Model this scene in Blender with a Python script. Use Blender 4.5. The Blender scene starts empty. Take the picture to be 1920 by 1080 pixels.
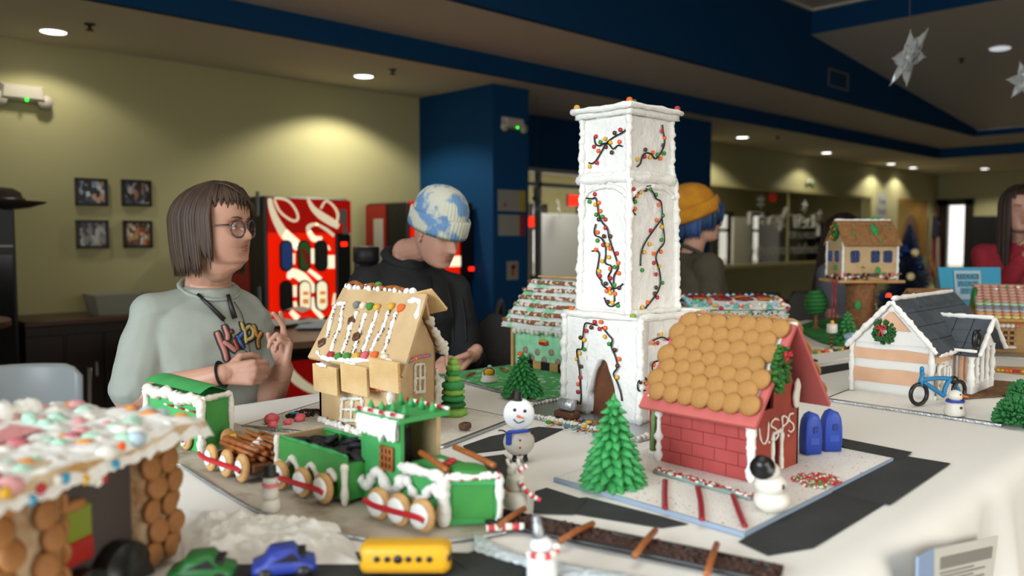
import bpy, bmesh, math, random
from mathutils import Vector as V, Matrix as M, noise as NZ
S = bpy.context.scene
COL = S.collection
RND = random.Random(11)
PI = math.pi
# ---------------------------------------------------------------- camera, world, lights, exposure
HEAD = math.radians(45.9); PIT = math.atan(95/1540); FPX = 1540.0; CZ = 1.55
cam_d = bpy.data.cameras.new('camera'); cam = bpy.data.objects.new('camera', cam_d); COL.objects.link(cam)
cam.location = (0, 0, CZ); cam.rotation_euler = (PI/2-PIT, 0, HEAD-PI/2)
cam_d.sensor_width = 36; cam_d.lens = 36*FPX/1920; cam_d.clip_start = .05; cam_d.clip_end = 200
cam_d.dof.use_dof = True; cam_d.dof.focus_distance = 2.15; cam_d.dof.aperture_fstop = 2.3
S.camera = cam
S.view_settings.view_transform = 'Standard'; S.view_settings.look = 'None'
S.view_settings.gamma = 1; S.view_settings.use_curve_mapping = False
S.view_settings.exposure = 0.0
S.cycles.use_denoising = True
S.cycles.max_bounces = 6; S.cycles.diffuse_bounces = 4; S.cycles.transparent_max_bounces = 12
S.cycles.caustics_reflective = False; S.cycles.caustics_refractive = False
S.cycles.sample_clamp_indirect = 4
wd = bpy.data.worlds.new('world'); S.world = wd; wd.use_nodes = True
wd.node_tree.nodes['Background'].inputs[0].default_value = (1.0, .965, .90, 1)
wd.node_tree.nodes['Background'].inputs[1].default_value = 1.6
def area(name, loc, rot, sx, sy, power, col, spread=PI):
    d = bpy.data.lights.new(name, 'AREA'); d.shape = 'RECTANGLE'; d.size = sx; d.size_y = sy
    d.energy = power; d.color = col; d.spread = spread
    o = bpy.data.objects.new(name, d); COL.objects.link(o); o.location = loc; o.rotation_euler = rot
    return o
# daylight through the two big windows behind the photographer (openings are built in wall_west and wall_south)
area('daylight_west', (-3.42, .6, 2.05), (0, -PI/2*.68, 0), 2.2, 4.6, 158, (.81, .915, 1.0), 1.7)
area('daylight_south', (1.6, -4.45, 2.05), (PI/2*.64, 0, 0), 5.0, 2.2, 72, (1.0, .965, .90), 1.55)
area('hall_overhead_fill', (1.6, .9, 4.02), (0, 0, 0), 3.4, 2.2, 19, (1.0, .965, .90), 2.0)  # added overhead fill without a fixture, lifts the cloth and table tops
area('passage_fill', (8.3, 7.45, 2.9), (0, 0, 0), 1.2, .5, 34, (1.0, .96, .88))  # added fill without a fixture, brightens the front of the white partition
area('back_room_fill', (12.0, 8.8, 2.92), (0, 0, 0), 9, 2.5, 85, (1.0, .95, .82))  # added fill without fixtures, brightens the room behind the lettered window
area('daylight_back_room', (12.0, 10.3, 1.5), (-PI/2, 0, 0), 7, 1.3, 110, (1.0, .96, .88))
def spot(loc, power, col=(1.0, .93, .76), ang=136, blend=.35):
    d = bpy.data.lights.new('downlight_beam', 'SPOT'); d.energy = power; d.color = col
    d.spot_size = math.radians(ang); d.spot_blend = blend; d.shadow_soft_size = .06
    o = bpy.data.objects.new('downlight_beam', d); COL.objects.link(o); o.location = loc
    return o
# ---------------------------------------------------------------- picture-to-place helpers (give points in the room)
_F = V((math.cos(HEAD)*math.cos(PIT), math.sin(HEAD)*math.cos(PIT), -math.sin(PIT)))
_R = V((math.sin(HEAD), -math.cos(HEAD), 0)); _U = _R.cross(_F); CAM = V((0, 0, CZ))
TZ = 1.08
def onplane(px, py, p0, n):
    d = _F + _R*((px-960)/FPX) + _U*((540-py)/FPX)
    return CAM + d*((V(p0)-CAM).dot(V(n))/d.dot(V(n)))
def atz(px, py, z=TZ): return onplane(px, py, (0, 0, z), (0, 0, 1))
def aty(px, py, y): return onplane(px, py, (0, y, 0), (0, 1, 0))
def atx(px, py, x): return onplane(px, py, (x, 0, 0), (1, 0, 0))
def atd(px, py, D):
    d = _F + _R*((px-960)/FPX) + _U*((540-py)/FPX)
    return CAM + d*D
# ---------------------------------------------------------------- materials
def lin(h):
    h = h.lstrip('#'); out = []
    for i in (0, 2, 4):
        c = int(h[i:i+2], 16)/255; out.append(c/12.92 if c <= .04045 else ((c+.055)/1.055)**2.4)
    return tuple(out)+(1,)
_M = {}
def mat(name, hexc, rough=.6, bump=0, bs=60, var=0, vs=12, metal=0, emit=0, sss=0, hex2=None, spec=.5, coords='Object', sheen=0, coat=0, thr=None, stretch=None):
    if name in _M: return _M[name]
    m = bpy.data.materials.new(name); m.use_nodes = True; nt = m.node_tree; b = nt.nodes['Principled BSDF']
    c = lin(hexc); b.inputs['Base Color'].default_value = c; b.inputs['Roughness'].default_value = rough
    b.inputs['Metallic'].default_value = metal; b.inputs['Specular IOR Level'].default_value = spec
    if sss: b.inputs['Subsurface Weight'].default_value = sss; b.inputs['Subsurface Radius'].default_value = (.012, .006, .004); b.inputs['Subsurface Scale'].default_value = 1
    if coat: b.inputs['Coat Weight'].default_value = coat
    if sheen: b.inputs['Sheen Weight'].default_value = sheen
    if emit: b.inputs['Emission Color'].default_value = c; b.inputs['Emission Strength'].default_value = emit
    tc = None
    def vec():
        nonlocal tc
        if tc is None:
            t = nt.nodes.new('ShaderNodeTexCoord'); tc = t.outputs[coords]
            if stretch:
                mp = nt.nodes.new('ShaderNodeMapping'); mp.inputs['Scale'].default_value = stretch
                nt.links.new(tc, mp.inputs['Vector']); tc = mp.outputs[0]
        return tc
    if var or hex2:
        n = nt.nodes.new('ShaderNodeTexNoise'); n.inputs['Scale'].default_value = vs; n.inputs['Detail'].default_value = 4
        nt.links.new(vec(), n.inputs['Vector'])
        r = nt.nodes.new('ShaderNodeValToRGB')
        c2 = lin(hex2) if hex2 else tuple(min(1, x*(1-var)) for x in c[:3])+(1,)
        lo, hi = thr if thr else (.35, .65)
        r.color_ramp.elements[0].position = lo; r.color_ramp.elements[1].position = hi
        r.color_ramp.elements[0].color = c2; r.color_ramp.elements[1].color = c
        nt.links.new(n.outputs['Fac'], r.inputs[0]); nt.links.new(r.outputs[0], b.inputs['Base Color'])
        if emit: nt.links.new(r.outputs[0], b.inputs['Emission Color'])
    if bump:
        n = nt.nodes.new('ShaderNodeTexNoise'); n.inputs['Scale'].default_value = bs; n.inputs['Detail'].default_value = 5
        nt.links.new(vec(), n.inputs['Vector'])
        bp = nt.nodes.new('ShaderNodeBump'); bp.inputs['Strength'].default_value = bump; bp.inputs['Distance'].default_value = .01
        nt.links.new(n.outputs['Fac'], bp.inputs['Height']); nt.links.new(bp.outputs[0], b.inputs['Normal'])
    _M[name] = m; return m
def glassmat(name, tint=(1, 1, 1, 1), gl=.08):
    if name in _M: return _M[name]
    m = bpy.data.materials.new(name); m.use_nodes = True; nt = m.node_tree; nt.nodes.clear()
    o = nt.nodes.new('ShaderNodeOutputMaterial'); mx = nt.nodes.new('ShaderNodeMixShader'); t = nt.nodes.new('ShaderNodeBsdfTransparent')
    g = nt.nodes.new('ShaderNodeBsdfGlossy'); g.inputs['Roughness'].default_value = .03; t.inputs[0].default_value = tint
    mx.inputs[0].default_value = gl; nt.links.new(t.outputs[0], mx.inputs[1]); nt.links.new(g.outputs[0], mx.inputs[2]); nt.links.new(mx.outputs[0], o.inputs[0])
    _M[name] = m; return m
# ---------------------------------------------------------------- mesh builder
def basis(n, up=(0, 0, 1)):
    z = V(n).normalized(); u = V(up)
    if abs(z.dot(u)) > .98: u = V((1, 0, 0)) if abs(z.x) < .9 else V((0, 1, 0))
    x = u.cross(z).normalized(); y = z.cross(x)
    return M((x, y, z)).transposed()
class MB:
    def __init__(s): s.v = []; s.f = []
    def add(s, vs, fs, T=None):
        k = len(s.v)
        s.v += [tuple(T @ V(v)) for v in vs] if T is not None else [tuple(v) for v in vs]
        s.f += [tuple(i+k for i in f) for f in fs]; return s
    def box(s, c, d, T=None, bev=0):
        x, y, z = c; a, b, h = d[0]/2, d[1]/2, d[2]/2
        if not bev:
            vs = [(x+i*a, y+j*b, z+k*h) for k in (-1, 1) for j in (-1, 1) for i in (-1, 1)]
            return s.add(vs, [(0, 2, 3, 1), (4, 5, 7, 6), (0, 1, 5, 4), (2, 6, 7, 3), (0, 4, 6, 2), (1, 3, 7, 5)], T)
        e = min(bev, a*.95, b*.95, h*.95); ring = lambda aa, bb, zz, cc: [(x+aa-cc, y-bb, zz), (x+aa, y-bb+cc, zz), (x+aa, y+bb-cc, zz), (x+aa-cc, y+bb, zz), (x-aa+cc, y+bb, zz), (x-aa, y+bb-cc, zz), (x-aa, y-bb+cc, zz), (x-aa+cc, y-bb, zz)]
        rs = [ring(a-e, b-e, z-h, e*.4), ring(a, b, z-h+e, e), ring(a, b, z+h-e, e), ring(a-e, b-e, z+h, e*.4)]
        vs = sum(rs, []); fs = [tuple(range(7, -1, -1)), tuple(range(24, 32))]
        for k in range(3):
            for i in range(8): fs.append((k*8+i, k*8+(i+1) % 8, k*8+8+(i+1) % 8, k*8+8+i))
        return s.add(vs, fs, T)
    def gbox(s, c, d, n, T=None):     # box with a grid of faces, welded, for displaced icing walls
        key = {}; vs = []; fs = []; nx, ny, nz = n
        def vid(i, j, k):
            if (i, j, k) not in key:
                key[(i, j, k)] = len(vs); vs.append((c[0]+d[0]*(i/nx-.5), c[1]+d[1]*(j/ny-.5), c[2]+d[2]*(k/nz-.5)))
            return key[(i, j, k)]
        for i in range(nx):
            for j in range(ny):
                fs.append((vid(i, j, 0), vid(i, j+1, 0), vid(i+1, j+1, 0), vid(i+1, j, 0))); fs.append((vid(i, j, nz), vid(i+1, j, nz), vid(i+1, j+1, nz), vid(i, j+1, nz)))
        for i in range(nx):
            for k in range(nz):
                fs.append((vid(i, 0, k), vid(i+1, 0, k), vid(i+1, 0, k+1), vid(i, 0, k+1))); fs.append((vid(i, ny, k), vid(i, ny, k+1), vid(i+1, ny, k+1), vid(i+1, ny, k)))
        for j in range(ny):
            for k in range(nz):
                fs.append((vid(0, j, k), vid(0, j, k+1), vid(0, j+1, k+1), vid(0, j+1, k))); fs.append((vid(nx, j, k), vid(nx, j+1, k), vid(nx, j+1, k+1), vid(nx, j, k+1)))
        return s.add(vs, fs, T)
    def loft(s, rings, cap=True, T=None, closed=True):
        n = len(rings[0]); vs = [p for r in rings for p in r]; fs = []
        for k in range(len(rings)-1):
            for i in range(n if closed else n-1):
                j = (i+1) % n; fs.append((k*n+i, k*n+j, k*n+n+j, k*n+n+i))
        if cap: fs.append(tuple(range(n-1, -1, -1))); fs.append(tuple(range((len(rings)-1)*n, len(rings)*n)))
        return s.add(vs, fs, T)
    def tube(s, pts, r, n=8, cap=True, closed=False, flat=1.0, up=(0, 0, 1)):
        P = [V(p) for p in pts]; N = len(P); rr = r if isinstance(r, (list, tuple)) else [r]*N; rings = []; px = None
        for i in range(N):
            a = P[i-1] if (i > 0 or closed) else P[i]; b = P[(i+1) % N] if (i < N-1 or closed) else P[i]
            t = (b-a); t = t.normalized() if t.length > 1e-9 else V((0, 0, 1))
            if px is None: x = basis(t, up).col[0]
            else:
                x = px-t*px.dot(t); x = x.normalized() if x.length > 1e-6 else basis(t, up).col[0]
            px = V(x); y = t.cross(px)
            rings.append([P[i]+px*(math.cos(2*PI*k/n)*rr[i])+y*(math.sin(2*PI*k/n)*rr[i]*flat) for k in range(n)])
        if closed:
            rings.append(rings[0]); return s.loft(rings, False)
        return s.loft(rings, cap)
    def lathe(s, prof, n=16, T=None):
        rings = [[(max(r, 1e-4)*math.cos(2*PI*i/n), max(r, 1e-4)*math.sin(2*PI*i/n), z) for i in range(n)] for r, z in prof]
        return s.loft(rings, True, T)
    def ell(s, c, r, nu=12, nv=8, T=None):
        if not isinstance(r, (list, tuple)): r = (r, r, r)
        vs = [(c[0], c[1], c[2]-r[2])]; fs = []
        for j in range(1, nv):
            a = -PI/2+PI*j/nv
            for i in range(nu):
                b = 2*PI*i/nu; vs.append((c[0]+r[0]*math.cos(a)*math.cos(b), c[1]+r[1]*math.cos(a)*math.sin(b), c[2]+r[2]*math.sin(a)))
        vs.append((c[0], c[1], c[2]+r[2])); L = len(vs)-1
        for i in range(nu):
            fs.append((0, 1+(i+1) % nu, 1+i)); fs.append((L, L-nu+i, L-nu+(i+1) % nu))
        for j in range(nv-2):
            for i in range(nu):
                a = 1+j*nu+i; b = 1+j*nu+(i+1) % nu; fs.append((a, b, b+nu, a+nu))
        return s.add(vs, fs, T)
    def prism(s, poly, z0, z1, T=None):
        n = len(poly); vs = [(x, y, z0) for x, y in poly]+[(x, y, z1) for x, y in poly]
        fs = [tuple(range(n-1, -1, -1)), tuple(range(n, 2*n))]+[(i, (i+1) % n, n+(i+1) % n, n+i) for i in range(n)]
        return s.add(vs, fs, T)
    def grid(s, fn, nu, nv, thick=0):
        vs = [tuple(fn(i/nu, j/nv)) for j in range(nv+1) for i in range(nu+1)]; w = nu+1
        fs = [(j*w+i, j*w+i+1, j*w+w+i+1, j*w+w+i) for j in range(nv) for i in range(nu)]
        return s.add(vs, fs)
    def cone(s, p0, p1, r0, r1=0, n=8): return s.tube([p0, p1], [r0, max(r1, 1e-4)], n)
    def noise(s, amp, sc, seed=0, only=None):
        o = V((seed*3.7, seed*1.3, seed*2.1))
        s.v = [tuple(V(v)+NZ.noise_vector(V(v)*sc+o)*amp) if (only is None or only(v)) else v for v in s.v]; return s
    def map(s, fn): s.v = [tuple(fn(V(v))) for v in s.v]; return s
    def xf(s, T): s.v = [tuple(T @ V(v)) for v in s.v]; return s
    def mesh(s, name, m, smooth=True):
        me = bpy.data.meshes.new(name); me.from_pydata(s.v, [], s.f)
        if m: me.materials.append(m)
        if smooth: me.polygons.foreach_set('use_smooth', [True]*len(me.polygons))
        me.update(); return me
    def build(s, name, m, parent=None, smooth=True, label=None, kind=None, sharp=None):
        me = s.mesh(name, m, smooth)
        if smooth and sharp: me.set_sharp_from_angle(angle=math.radians(sharp))
        o = bpy.data.objects.new(name, me); COL.objects.link(o)
        if parent: o.parent = parent
        if label: o['label'] = label
        if kind: o['kind'] = kind
        return o
def tag(o, label, cat, group=None, kind=None):
    o['label'] = label; o['category'] = cat
    if group: o['group'] = group
    if kind: o['kind'] = kind
    return o
def thing(name, label, cat, loc=(0, 0, 0), rz=0, group=None):
    o = bpy.data.objects.new(name, None); COL.objects.link(o); o.location = loc; o.rotation_euler = (0, 0, rz); o.empty_display_size = .05
    return tag(o, label, cat, group)
def inst(me, name, parent, loc=(0, 0, 0), n=None, rot=None, sc=1, label=None, up=(0, 0, 1), spin=0):
    o = bpy.data.objects.new(name, me); COL.objects.link(o); o.parent = parent
    T = M.Translation(V(loc))
    if n is not None: T = T @ (basis(n, up) @ M.Rotation(spin, 3, 'Z')).to_4x4()
    if rot is not None: T = T @ M.Rotation(rot[2], 4, 'Z') @ M.Rotation(rot[1], 4, 'Y') @ M.Rotation(rot[0], 4, 'X')
    if isinstance(sc, (int, float)): sc = (sc, sc, sc)
    o.matrix_basis = T @ M.Diagonal((*sc, 1))
    if label: o['label'] = label
    return o
def dup(root, loc=None, rz=None, label=None, group=None, sc=None):
    r = root.copy(); COL.objects.link(r)
    if loc is not None: r.location = loc
    if rz is not None: r.rotation_euler = (0, 0, rz)
    if sc is not None: r.scale = (sc, sc, sc)
    if label: r['label'] = label
    if group: r['group'] = group
    for ch in list(root.children):
        c = ch.copy(); COL.objects.link(c); c.parent = r
        for g in list(ch.children):
            d = g.copy(); COL.objects.link(d); d.parent = c
    return r
def structure(mb, name, m, smooth=False, parent=None, label=None):
    o = mb.build(name, m, parent, smooth)
    if parent is None: o['kind'] = 'structure'
    if label: o['label'] = label
    return o
def local(root, p):
    return M.Rotation(-root.rotation_euler[2], 3, 'Z') @ (V(p)-V(root.location))
def spline(pts, k=5):
    P = [V(p) for p in pts]; out = []
    for i in range(len(P)-1):
        a = P[max(i-1, 0)]; b = P[i]; c = P[i+1]; d = P[min(i+2, len(P)-1)]
        for j in range(k):
            t = j/k; out.append(.5*((2*b)+(c-a)*t+(2*a-5*b+4*c-d)*t*t+(3*b-a-3*c+d)*t**3))
    return out+[P[-1]]
def bead(mb, pts, r, n=7, k=4, jit=.25, seed=0):     # hand-piped icing line
    P = spline(pts, k); rr = [r*(1+jit*NZ.noise(V(p)*90+V((seed, 0, 0)))*1.6) for p in P]
    rr[0] *= .7; rr[-1] *= .6
    return mb.tube(P, rr, n)
def text(name, s, size, m, parent=None, loc=(0, 0, 0), n=(0, 0, 1), up=(0, 0, 1), extrude=.0005, align='CENTER', bold=0, label=None, shear=0, spacing=1):
    c = bpy.data.curves.new(name, 'FONT'); c.body = s; c.size = size; c.extrude = extrude; c.align_x = align; c.align_y = 'CENTER'; c.offset = bold; c.shear = shear; c.space_character = spacing
    c.materials.append(m); o = bpy.data.objects.new(name, c); COL.objects.link(o)
    if parent: o.parent = parent
    z = V(n).normalized(); y = V(up)-z*V(up).dot(z); y.normalize(); x = y.cross(z)
    o.matrix_basis = M.Translation(V(loc)) @ M((x, y, z)).transposed().to_4x4()
    if label: o['label'] = label
    return o
# ---------------------------------------------------------------- room shell
m_wall = mat('olive_wall_paint', 'b2ad80', .85, .05, 220)
m_blue = mat('deep_blue_paint', '13426c', .75, .04, 200, spec=.1)
m_ceil = mat('ceiling_paint', 'ddd2c0', .9, .04, 150)
m_floor = mat('carpet_grey_brown', '80766a', .95, .3, 300, .4, 40)
m_oakdk = mat('dark_wood', '2a1c14', .45, .1, 30, .4, 8, stretch=(1, 1, .1))
m_trimw = mat('pale_metal_frame', 'a2a29c', .45, metal=.1)
m_wht = mat('matt_white', 'dcdcd6', .6)
m_blk = mat('black_plastic', '0d0d0d', .45)
XW, XE, YS, YN = -3.6, 20.5, -4.6, 6.9
ZS, ZT, ZH = 3.0, 3.17, 4.07          # soffit, tray, high ceiling
structure(MB().box(((XW+XE)/2, 4.5, -.05), (XE-XW+2, 20.4, .1)), 'floor', m_floor)
def wallx(name, segs, y, th, m):      # wall along X: list of (x0,x1,z0,z1)
    b = MB()
    for x0, x1, z0, z1 in segs: b.box(((x0+x1)/2, y+th/2, (z0+z1)/2), (x1-x0, th, z1-z0))
    return structure(b, name, m)
def wally(name, segs, x, th, m):
    b = MB()
    for y0, y1, z0, z1 in segs: b.box((x+th/2, (y0+y1)/2, (z0+z1)/2), (th, y1-y0, z1-z0))
    return structure(b, name, m)
XC = 5.45                              # where the blue stub stands
# north wall: olive to the blue stub, blue around the glazed opening, olive with the long interior window
wallx('wall_north', [(XW, XC, 0, ZS)], YN, .12, m_wall)
wallx('wall_north_blue', [(XC, 5.95, 0, ZS), (5.95, 9.1, 2.35, ZS)], YN, .12, m_blue)
FX0, FX1, FZ0, FZ1 = 9.35, 16.6, 1.12, 2.33
wallx('wall_north_far', [(9.1, FX0, 0, ZS), (FX0, FX1, 0, FZ0), (FX0, FX1, FZ1, ZS), (FX1, XE+.1, 0, ZS)], YN, .12, m_wall)
# blue stubs
structure(MB().box(((5.34+5.82)/2, (5.77+6.9)/2, 1.5), (.48, 1.13, 3.0)), 'pillar_near', m_blue)
structure(MB().box(((8.35+9.1)/2, (5.77+6.9)/2, 1.5), (.75, 1.13, 3.0)), 'pillar_far', m_blue)
# east wall with a tall window
DE0 = atx(1817, 450, XE).y; DE1 = atx(1763, 450, XE).y
wz0, wz1 = atx(1790, 500, XE).z-.05, atx(1790, 384, XE).z
wally('wall_east', [(YS, DE0, 0, ZS), (DE1, YN, 0, ZS), (DE0, DE1, 0, wz0), (DE0, DE1, wz1, ZS)], XE, .12, m_wall)
wf = MB()
for y in (DE0, DE1): wf.box((XE-.03, y, (wz0+wz1)/2), (.14, .16 if y == DE0 else .34, wz1-wz0+.24))
wf.box((XE-.03, (DE0+DE1)/2, wz1+.06), (.14, DE1-DE0+.2, .14)); wf.box((XE-.03, (DE0+DE1)/2, wz0-.05), (.14, DE1-DE0, .1))
w1 = structure(wf, 'window_1', m_oakdk)
MB().box((XE+.02, (DE0+DE1)/2, (wz0+wz1)/2), (.012, DE1-DE0, wz1-wz0)).build('pane', glassmat('clear_glass'), w1, False)
# west and south walls (behind the photographer) with the big daylight windows
wally('wall_west', [(YS, -1.7, 0, ZH), (2.9, YN, 0, ZH), (-1.7, 2.9, 0, .8), (-1.7, 2.9, 3.3, ZH)], XW-.12, .12, m_wall)
wallx('wall_south', [(XW, -.9, 0, ZH), (4.1, XE, 0, ZH), (-.9, 4.1, 0, .8), (-.9, 4.1, 3.3, ZH)], YS-.12, .12, m_wall)
# stepped ceiling
YF, YB, XF, XB = 5.45, 4.37, 16.2, 14.6
def slab(name, x0, x1, y0, y1, z, m=m_ceil): return structure(MB().box(((x0+x1)/2, (y0+y1)/2, z+.03), (x1-x0, y1-y0, .06)), name, m)
slab('ceiling_soffit_north', XW, XE, YF, YN+.1, ZS); slab('ceiling_soffit_east', XF, XE, YS, YF, ZS)
structure(MB().box(((XW+XF)/2, YF+.02, ZS+.083), (XF-XW, .06, .17+.002)).box((XF+.02, (YS+YF)/2, ZS+.083), (.06, YF-YS+.06, .172)), 'trim_fascia_low', m_blue)
slab('ceiling_tray_north', XW, XF, YB, YF, ZT); slab('ceiling_tray_east', XB, XF, YS, YB, ZT)
XR = 8.85
b = MB()                               # tall blue gable along the tray, with the sloped top
pts = [(XW, ZT-.002), (XB, ZT-.002), (XB, ZT+.09), (XR, 3.80), (XR, ZH), (XW, ZH)]
b.add([(x, YB-.012, z) for x, z in pts]+[(x, YB+.05, z) for x, z in pts], [tuple(range(6)), tuple(range(11, 5, -1))]+[(i, i+6, (i+1) % 6+6, (i+1) % 6) for i in range(6)])
structure(b, 'trim_gable_north', m_blue)
structure(MB().box((XB+.018, (YS+YB)/2, ZT+.043), (.06, YB-YS, .09)), 'trim_fascia_east', m_blue)
structure(MB().box((XR+.04, (YS+YB)/2, (3.80+ZH)/2), (.08, YB-YS, ZH-3.80)), 'trim_cross_beam', m_blue)
b = MB(); b.add([(XR, YS, 3.80), (XB, YS, ZT+.09), (XB, YB, ZT+.09), (XR, YB, 3.80), (XR, YS, 3.86), (XB, YS, ZT+.15), (XB, YB, ZT+.15), (XR, YB, 3.86)], [(0, 3, 2, 1), (4, 5, 6, 7), (0, 1, 5, 4), (2, 3, 7, 6)])
structure(b, 'ceiling_slope', m_ceil)
slab('ceiling_high', XW, XR, YS, YB, ZH)
structure(MB().box(((XW+XR)/2, YB-.03, ZH-.012), (XR-XW, .04, .024)).box((XR-.02, (YS+YB)/2, ZH-.012), (.04, YB-YS, .024)), 'trim_ceiling_bead', m_ceil)
# back room beyond the glass
YB2 = 10.6
wins = [(aty(995, 450, YB2).x, aty(1022, 450, YB2).x), (aty(1083, 450, YB2).x, aty(1160, 450, YB2).x), (aty(1318, 450, YB2).x, aty(1338, 450, YB2).x), (aty(1345, 450, YB2).x, aty(1371, 450, YB2).x), (aty(1409, 450, YB2).x, aty(1441, 450, YB2).x)]
segs = []; x = 4.0
for a, c in wins: segs.append((x, a, 0, ZS)); segs.append((a, c, 0, .82)); segs.append((a, c, 2.12, ZS)); x = c
segs.append((x, XE, 0, ZS))
wallx('wall_back_room', segs, YB2, .12, m_wall)
wally('wall_back_room_west', [(YN+.12, YB2, 0, ZS)], 3.9, .1, m_blue); wally('wall_back_room_east', [(YN+.12, YB2, 0, ZS)], XE, .1, m_wall)
slab('ceiling_back_room', 4, XE, YN, YB2, ZS)
for i, (a, c) in enumerate(wins):
    f = MB()
    for xx in (a, c): f.box((xx, YB2+.03, 1.47), (.09, .1, 1.4))
    for zz in (.82, 1.72, 2.12): f.box(((a+c)/2, YB2+.03, zz), (c-a, .1, .07))
    w = structure(f, 'window_%d' % (i+2), m_oakdk)
    MB().box(((a+c)/2, YB2+.05, 1.42), (c-a, .01, 1.4)).build('pane', glassmat('clear_glass'), w, False)
# storefront glazing between the blue stubs
f = MB()
for z in (2.35, 2.18): f.box((7.1, YN-.02, z), (2.5, .07, .05))
for x in (5.86, 7.1, 8.32): f.box((x, YN-.02, 1.17), (.05, .07, 2.34))
w = structure(f, 'window_7', m_trimw)
for x0, x1 in ((5.88, 7.08), (7.12, 8.3)): MB().box(((x0+x1)/2, YN, 1.17), (x1-x0, .01, 2.3)).build('pane', glassmat('clear_glass'), w, False)
# long interior window with vinyl lettering
f = MB(); FM = (FX0+FX1)/2
f.box((FM, YN-.01, FZ0-.03), (FX1-FX0+.2, .2, .06)); f.box((FM, YN, FZ1+.02), (FX1-FX0+.1, .14, .05))
for x in (FX0, FX1): f.box((x, YN, (FZ0+FZ1)/2), (.06, .14, FZ1-FZ0))
xm = aty(1478, 430, YN).x; f.box((xm, YN+.01, (FZ0+FZ1)/2), (.025, .03, FZ1-FZ0))
w = structure(f, 'window_8', mat('olive_trim', 'a39c68', .6))
for x0, x1 in ((FX0, xm), (xm, FX1)): MB().box(((x0+x1)/2, YN+.02, (FZ0+FZ1)/2), (x1-x0, .01, FZ1-FZ0)).build('pane', glassmat('office_glass', (.72, .72, .68, 1), .07), w, False)
m_vin = mat('frosted_vinyl', 'bdbbb0', .7)
def strokes(mb, lists, r, f, flat=.3):
    for L in lists:
        P = spline([f(*p) for p in L], 6); mb.tube(P, r, 6, flat=flat)
zz = lambda x, y: aty(1340+x/6.75, 360+y/6.75, YN-.012)
b = MB(); strokes(b, [[(440, 420), (445, 270), (470, 262), (600, 262), (605, 290)], [(605, 370), (640, 420), (700, 430)],
  [(700, 385), (810, 380), (800, 320), (740, 305), (700, 340), (695, 400), (740, 440), (800, 430)],
  [(910, 200), (870, 300), (840, 400), (830, 490)], [(830, 300), (850, 370), (880, 440)],
  [(950, 290), (1020, 300), (1090, 295)], [(1020, 300), (1025, 370), (1030, 450)],
  [(1060, 390), (1140, 380), (1130, 330), (1090, 325), (1065, 360), (1065, 430), (1100, 455), (1140, 440)],
  [(1230, 350), (1180, 350), (1170, 400), (1190, 450), (1235, 440)], [(1250, 290), (1252, 380), (1255, 450)], [(1255, 420), (1300, 400), (1315, 440), (1310, 560)]], .035, zz)
b.build('vinyl_lettering', m_vin, w, label='frosted white lettering reading Flex Tech')
text('vinyl_small_lettering', 'high school redefined', .26, m_vin, w, zz(900, 725), (0, -1, 0), spacing=1.05)
text('vinyl_small_lettering', 'FOR SCHOOL', .17, m_vin, w, zz(1110, 550), (0, -1, 0))
b = MB()
for x, y in ((590, 125), (1145, 190), (1335, 305)):
    c = zz(x, y)
    for k in range(3): d = V((math.cos(k*PI/3+.5), 0, math.sin(k*PI/3+.5)))*.12; b.box((0, 0, 0), (.24, .006, .035), M.Translation(c) @ M.Rotation(k*PI/3+.5, 4, 'Y'))
b.build('vinyl_star', m_vin, w)
# window-side furniture inside the back room: white partition, white door leaf, shelf
def simple(name, label, cat, boxes, m, loc=(0, 0, 0), rz=0, bev=.006, group=None):
    t = thing(name, label, cat, loc, rz, group)
    for nm, c, d, mm in boxes: MB().box(c, d, bev=bev).build(nm, mm or m, t, False)
    return t
c0 = aty(1011, 400, 8.2); c1 = aty(1086, 400, 8.2)
simple('room_divider', 'tall white free-standing partition panel seen through the glazing left of the white tower', 'partition', [('panel', (0, 0, c0.z/2+.03), (c1.x-c0.x, .06, c0.z-.06), m_wht), ('foot', (-.3, 0, .03), (.08, .5, .06), m_trimw), ('foot', (.3, 0, .03), (.08, .5, .06), m_trimw)], m_wht, ((c0.x+c1.x)/2, 8.2, 0))
c0 = aty(1374, 407, 9.5); c1 = aty(1409, 407, 9.5)
simple('display_board', 'white board standing behind the long lettered window, right of the orange beanie', 'board', [('panel', (0, 0, c0.z/2+.05), (c1.x-c0.x, .05, c0.z-.1), m_wht), ('foot', (-.25, 0, .025), (.08, .5, .05), m_trimw), ('foot', (.25, 0, .025), (.08, .5, .05), m_trimw)], m_wht, ((c0.x+c1.x)/2, 9.5, 0))
c0 = aty(1441, 430, 9.0); c1 = aty(1478, 430, 9.0)
simple('tall_cabinet', 'grey tall cabinet behind the long lettered window', 'cabinet', [('body', (0, 0, 1.0), (c1.x-c0.x, .5, 2.0), None), ('door', (-(c1.x-c0.x)/4, -.26, 1.0), ((c1.x-c0.x)/2-.02, .02, 1.9), None), ('door', ((c1.x-c0.x)/4, -.26, 1.0), ((c1.x-c0.x)/2-.02, .02, 1.9), None)], mat('grey_laminate', '55565a', .5), ((c0.x+c1.x)/2, 9.0, 0))
c0 = aty(1482, 430, 9.0); c1 = aty(1530, 430, 9.0); wx = c1.x-c0.x
bk = [('side_panel', (-wx/2, 0, .95), (.04, .35, 1.9), None), ('side_panel', (wx/2, 0, .95), (.04, .35, 1.9), None), ('back_panel', (0, .17, .95), (wx, .02, 1.9), None)]+[('shelf', (0, 0, z), (wx-.04, .33, .04), None) for z in (.1, .5, .9, 1.3, 1.6, 1.88)]
simple('bookcase', 'dark open bookcase behind the right half of the lettered window', 'bookcase', bk, mat('dark_laminate', '2b2724', .5), ((c0.x+c1.x)/2, 9.0, 0))
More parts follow.
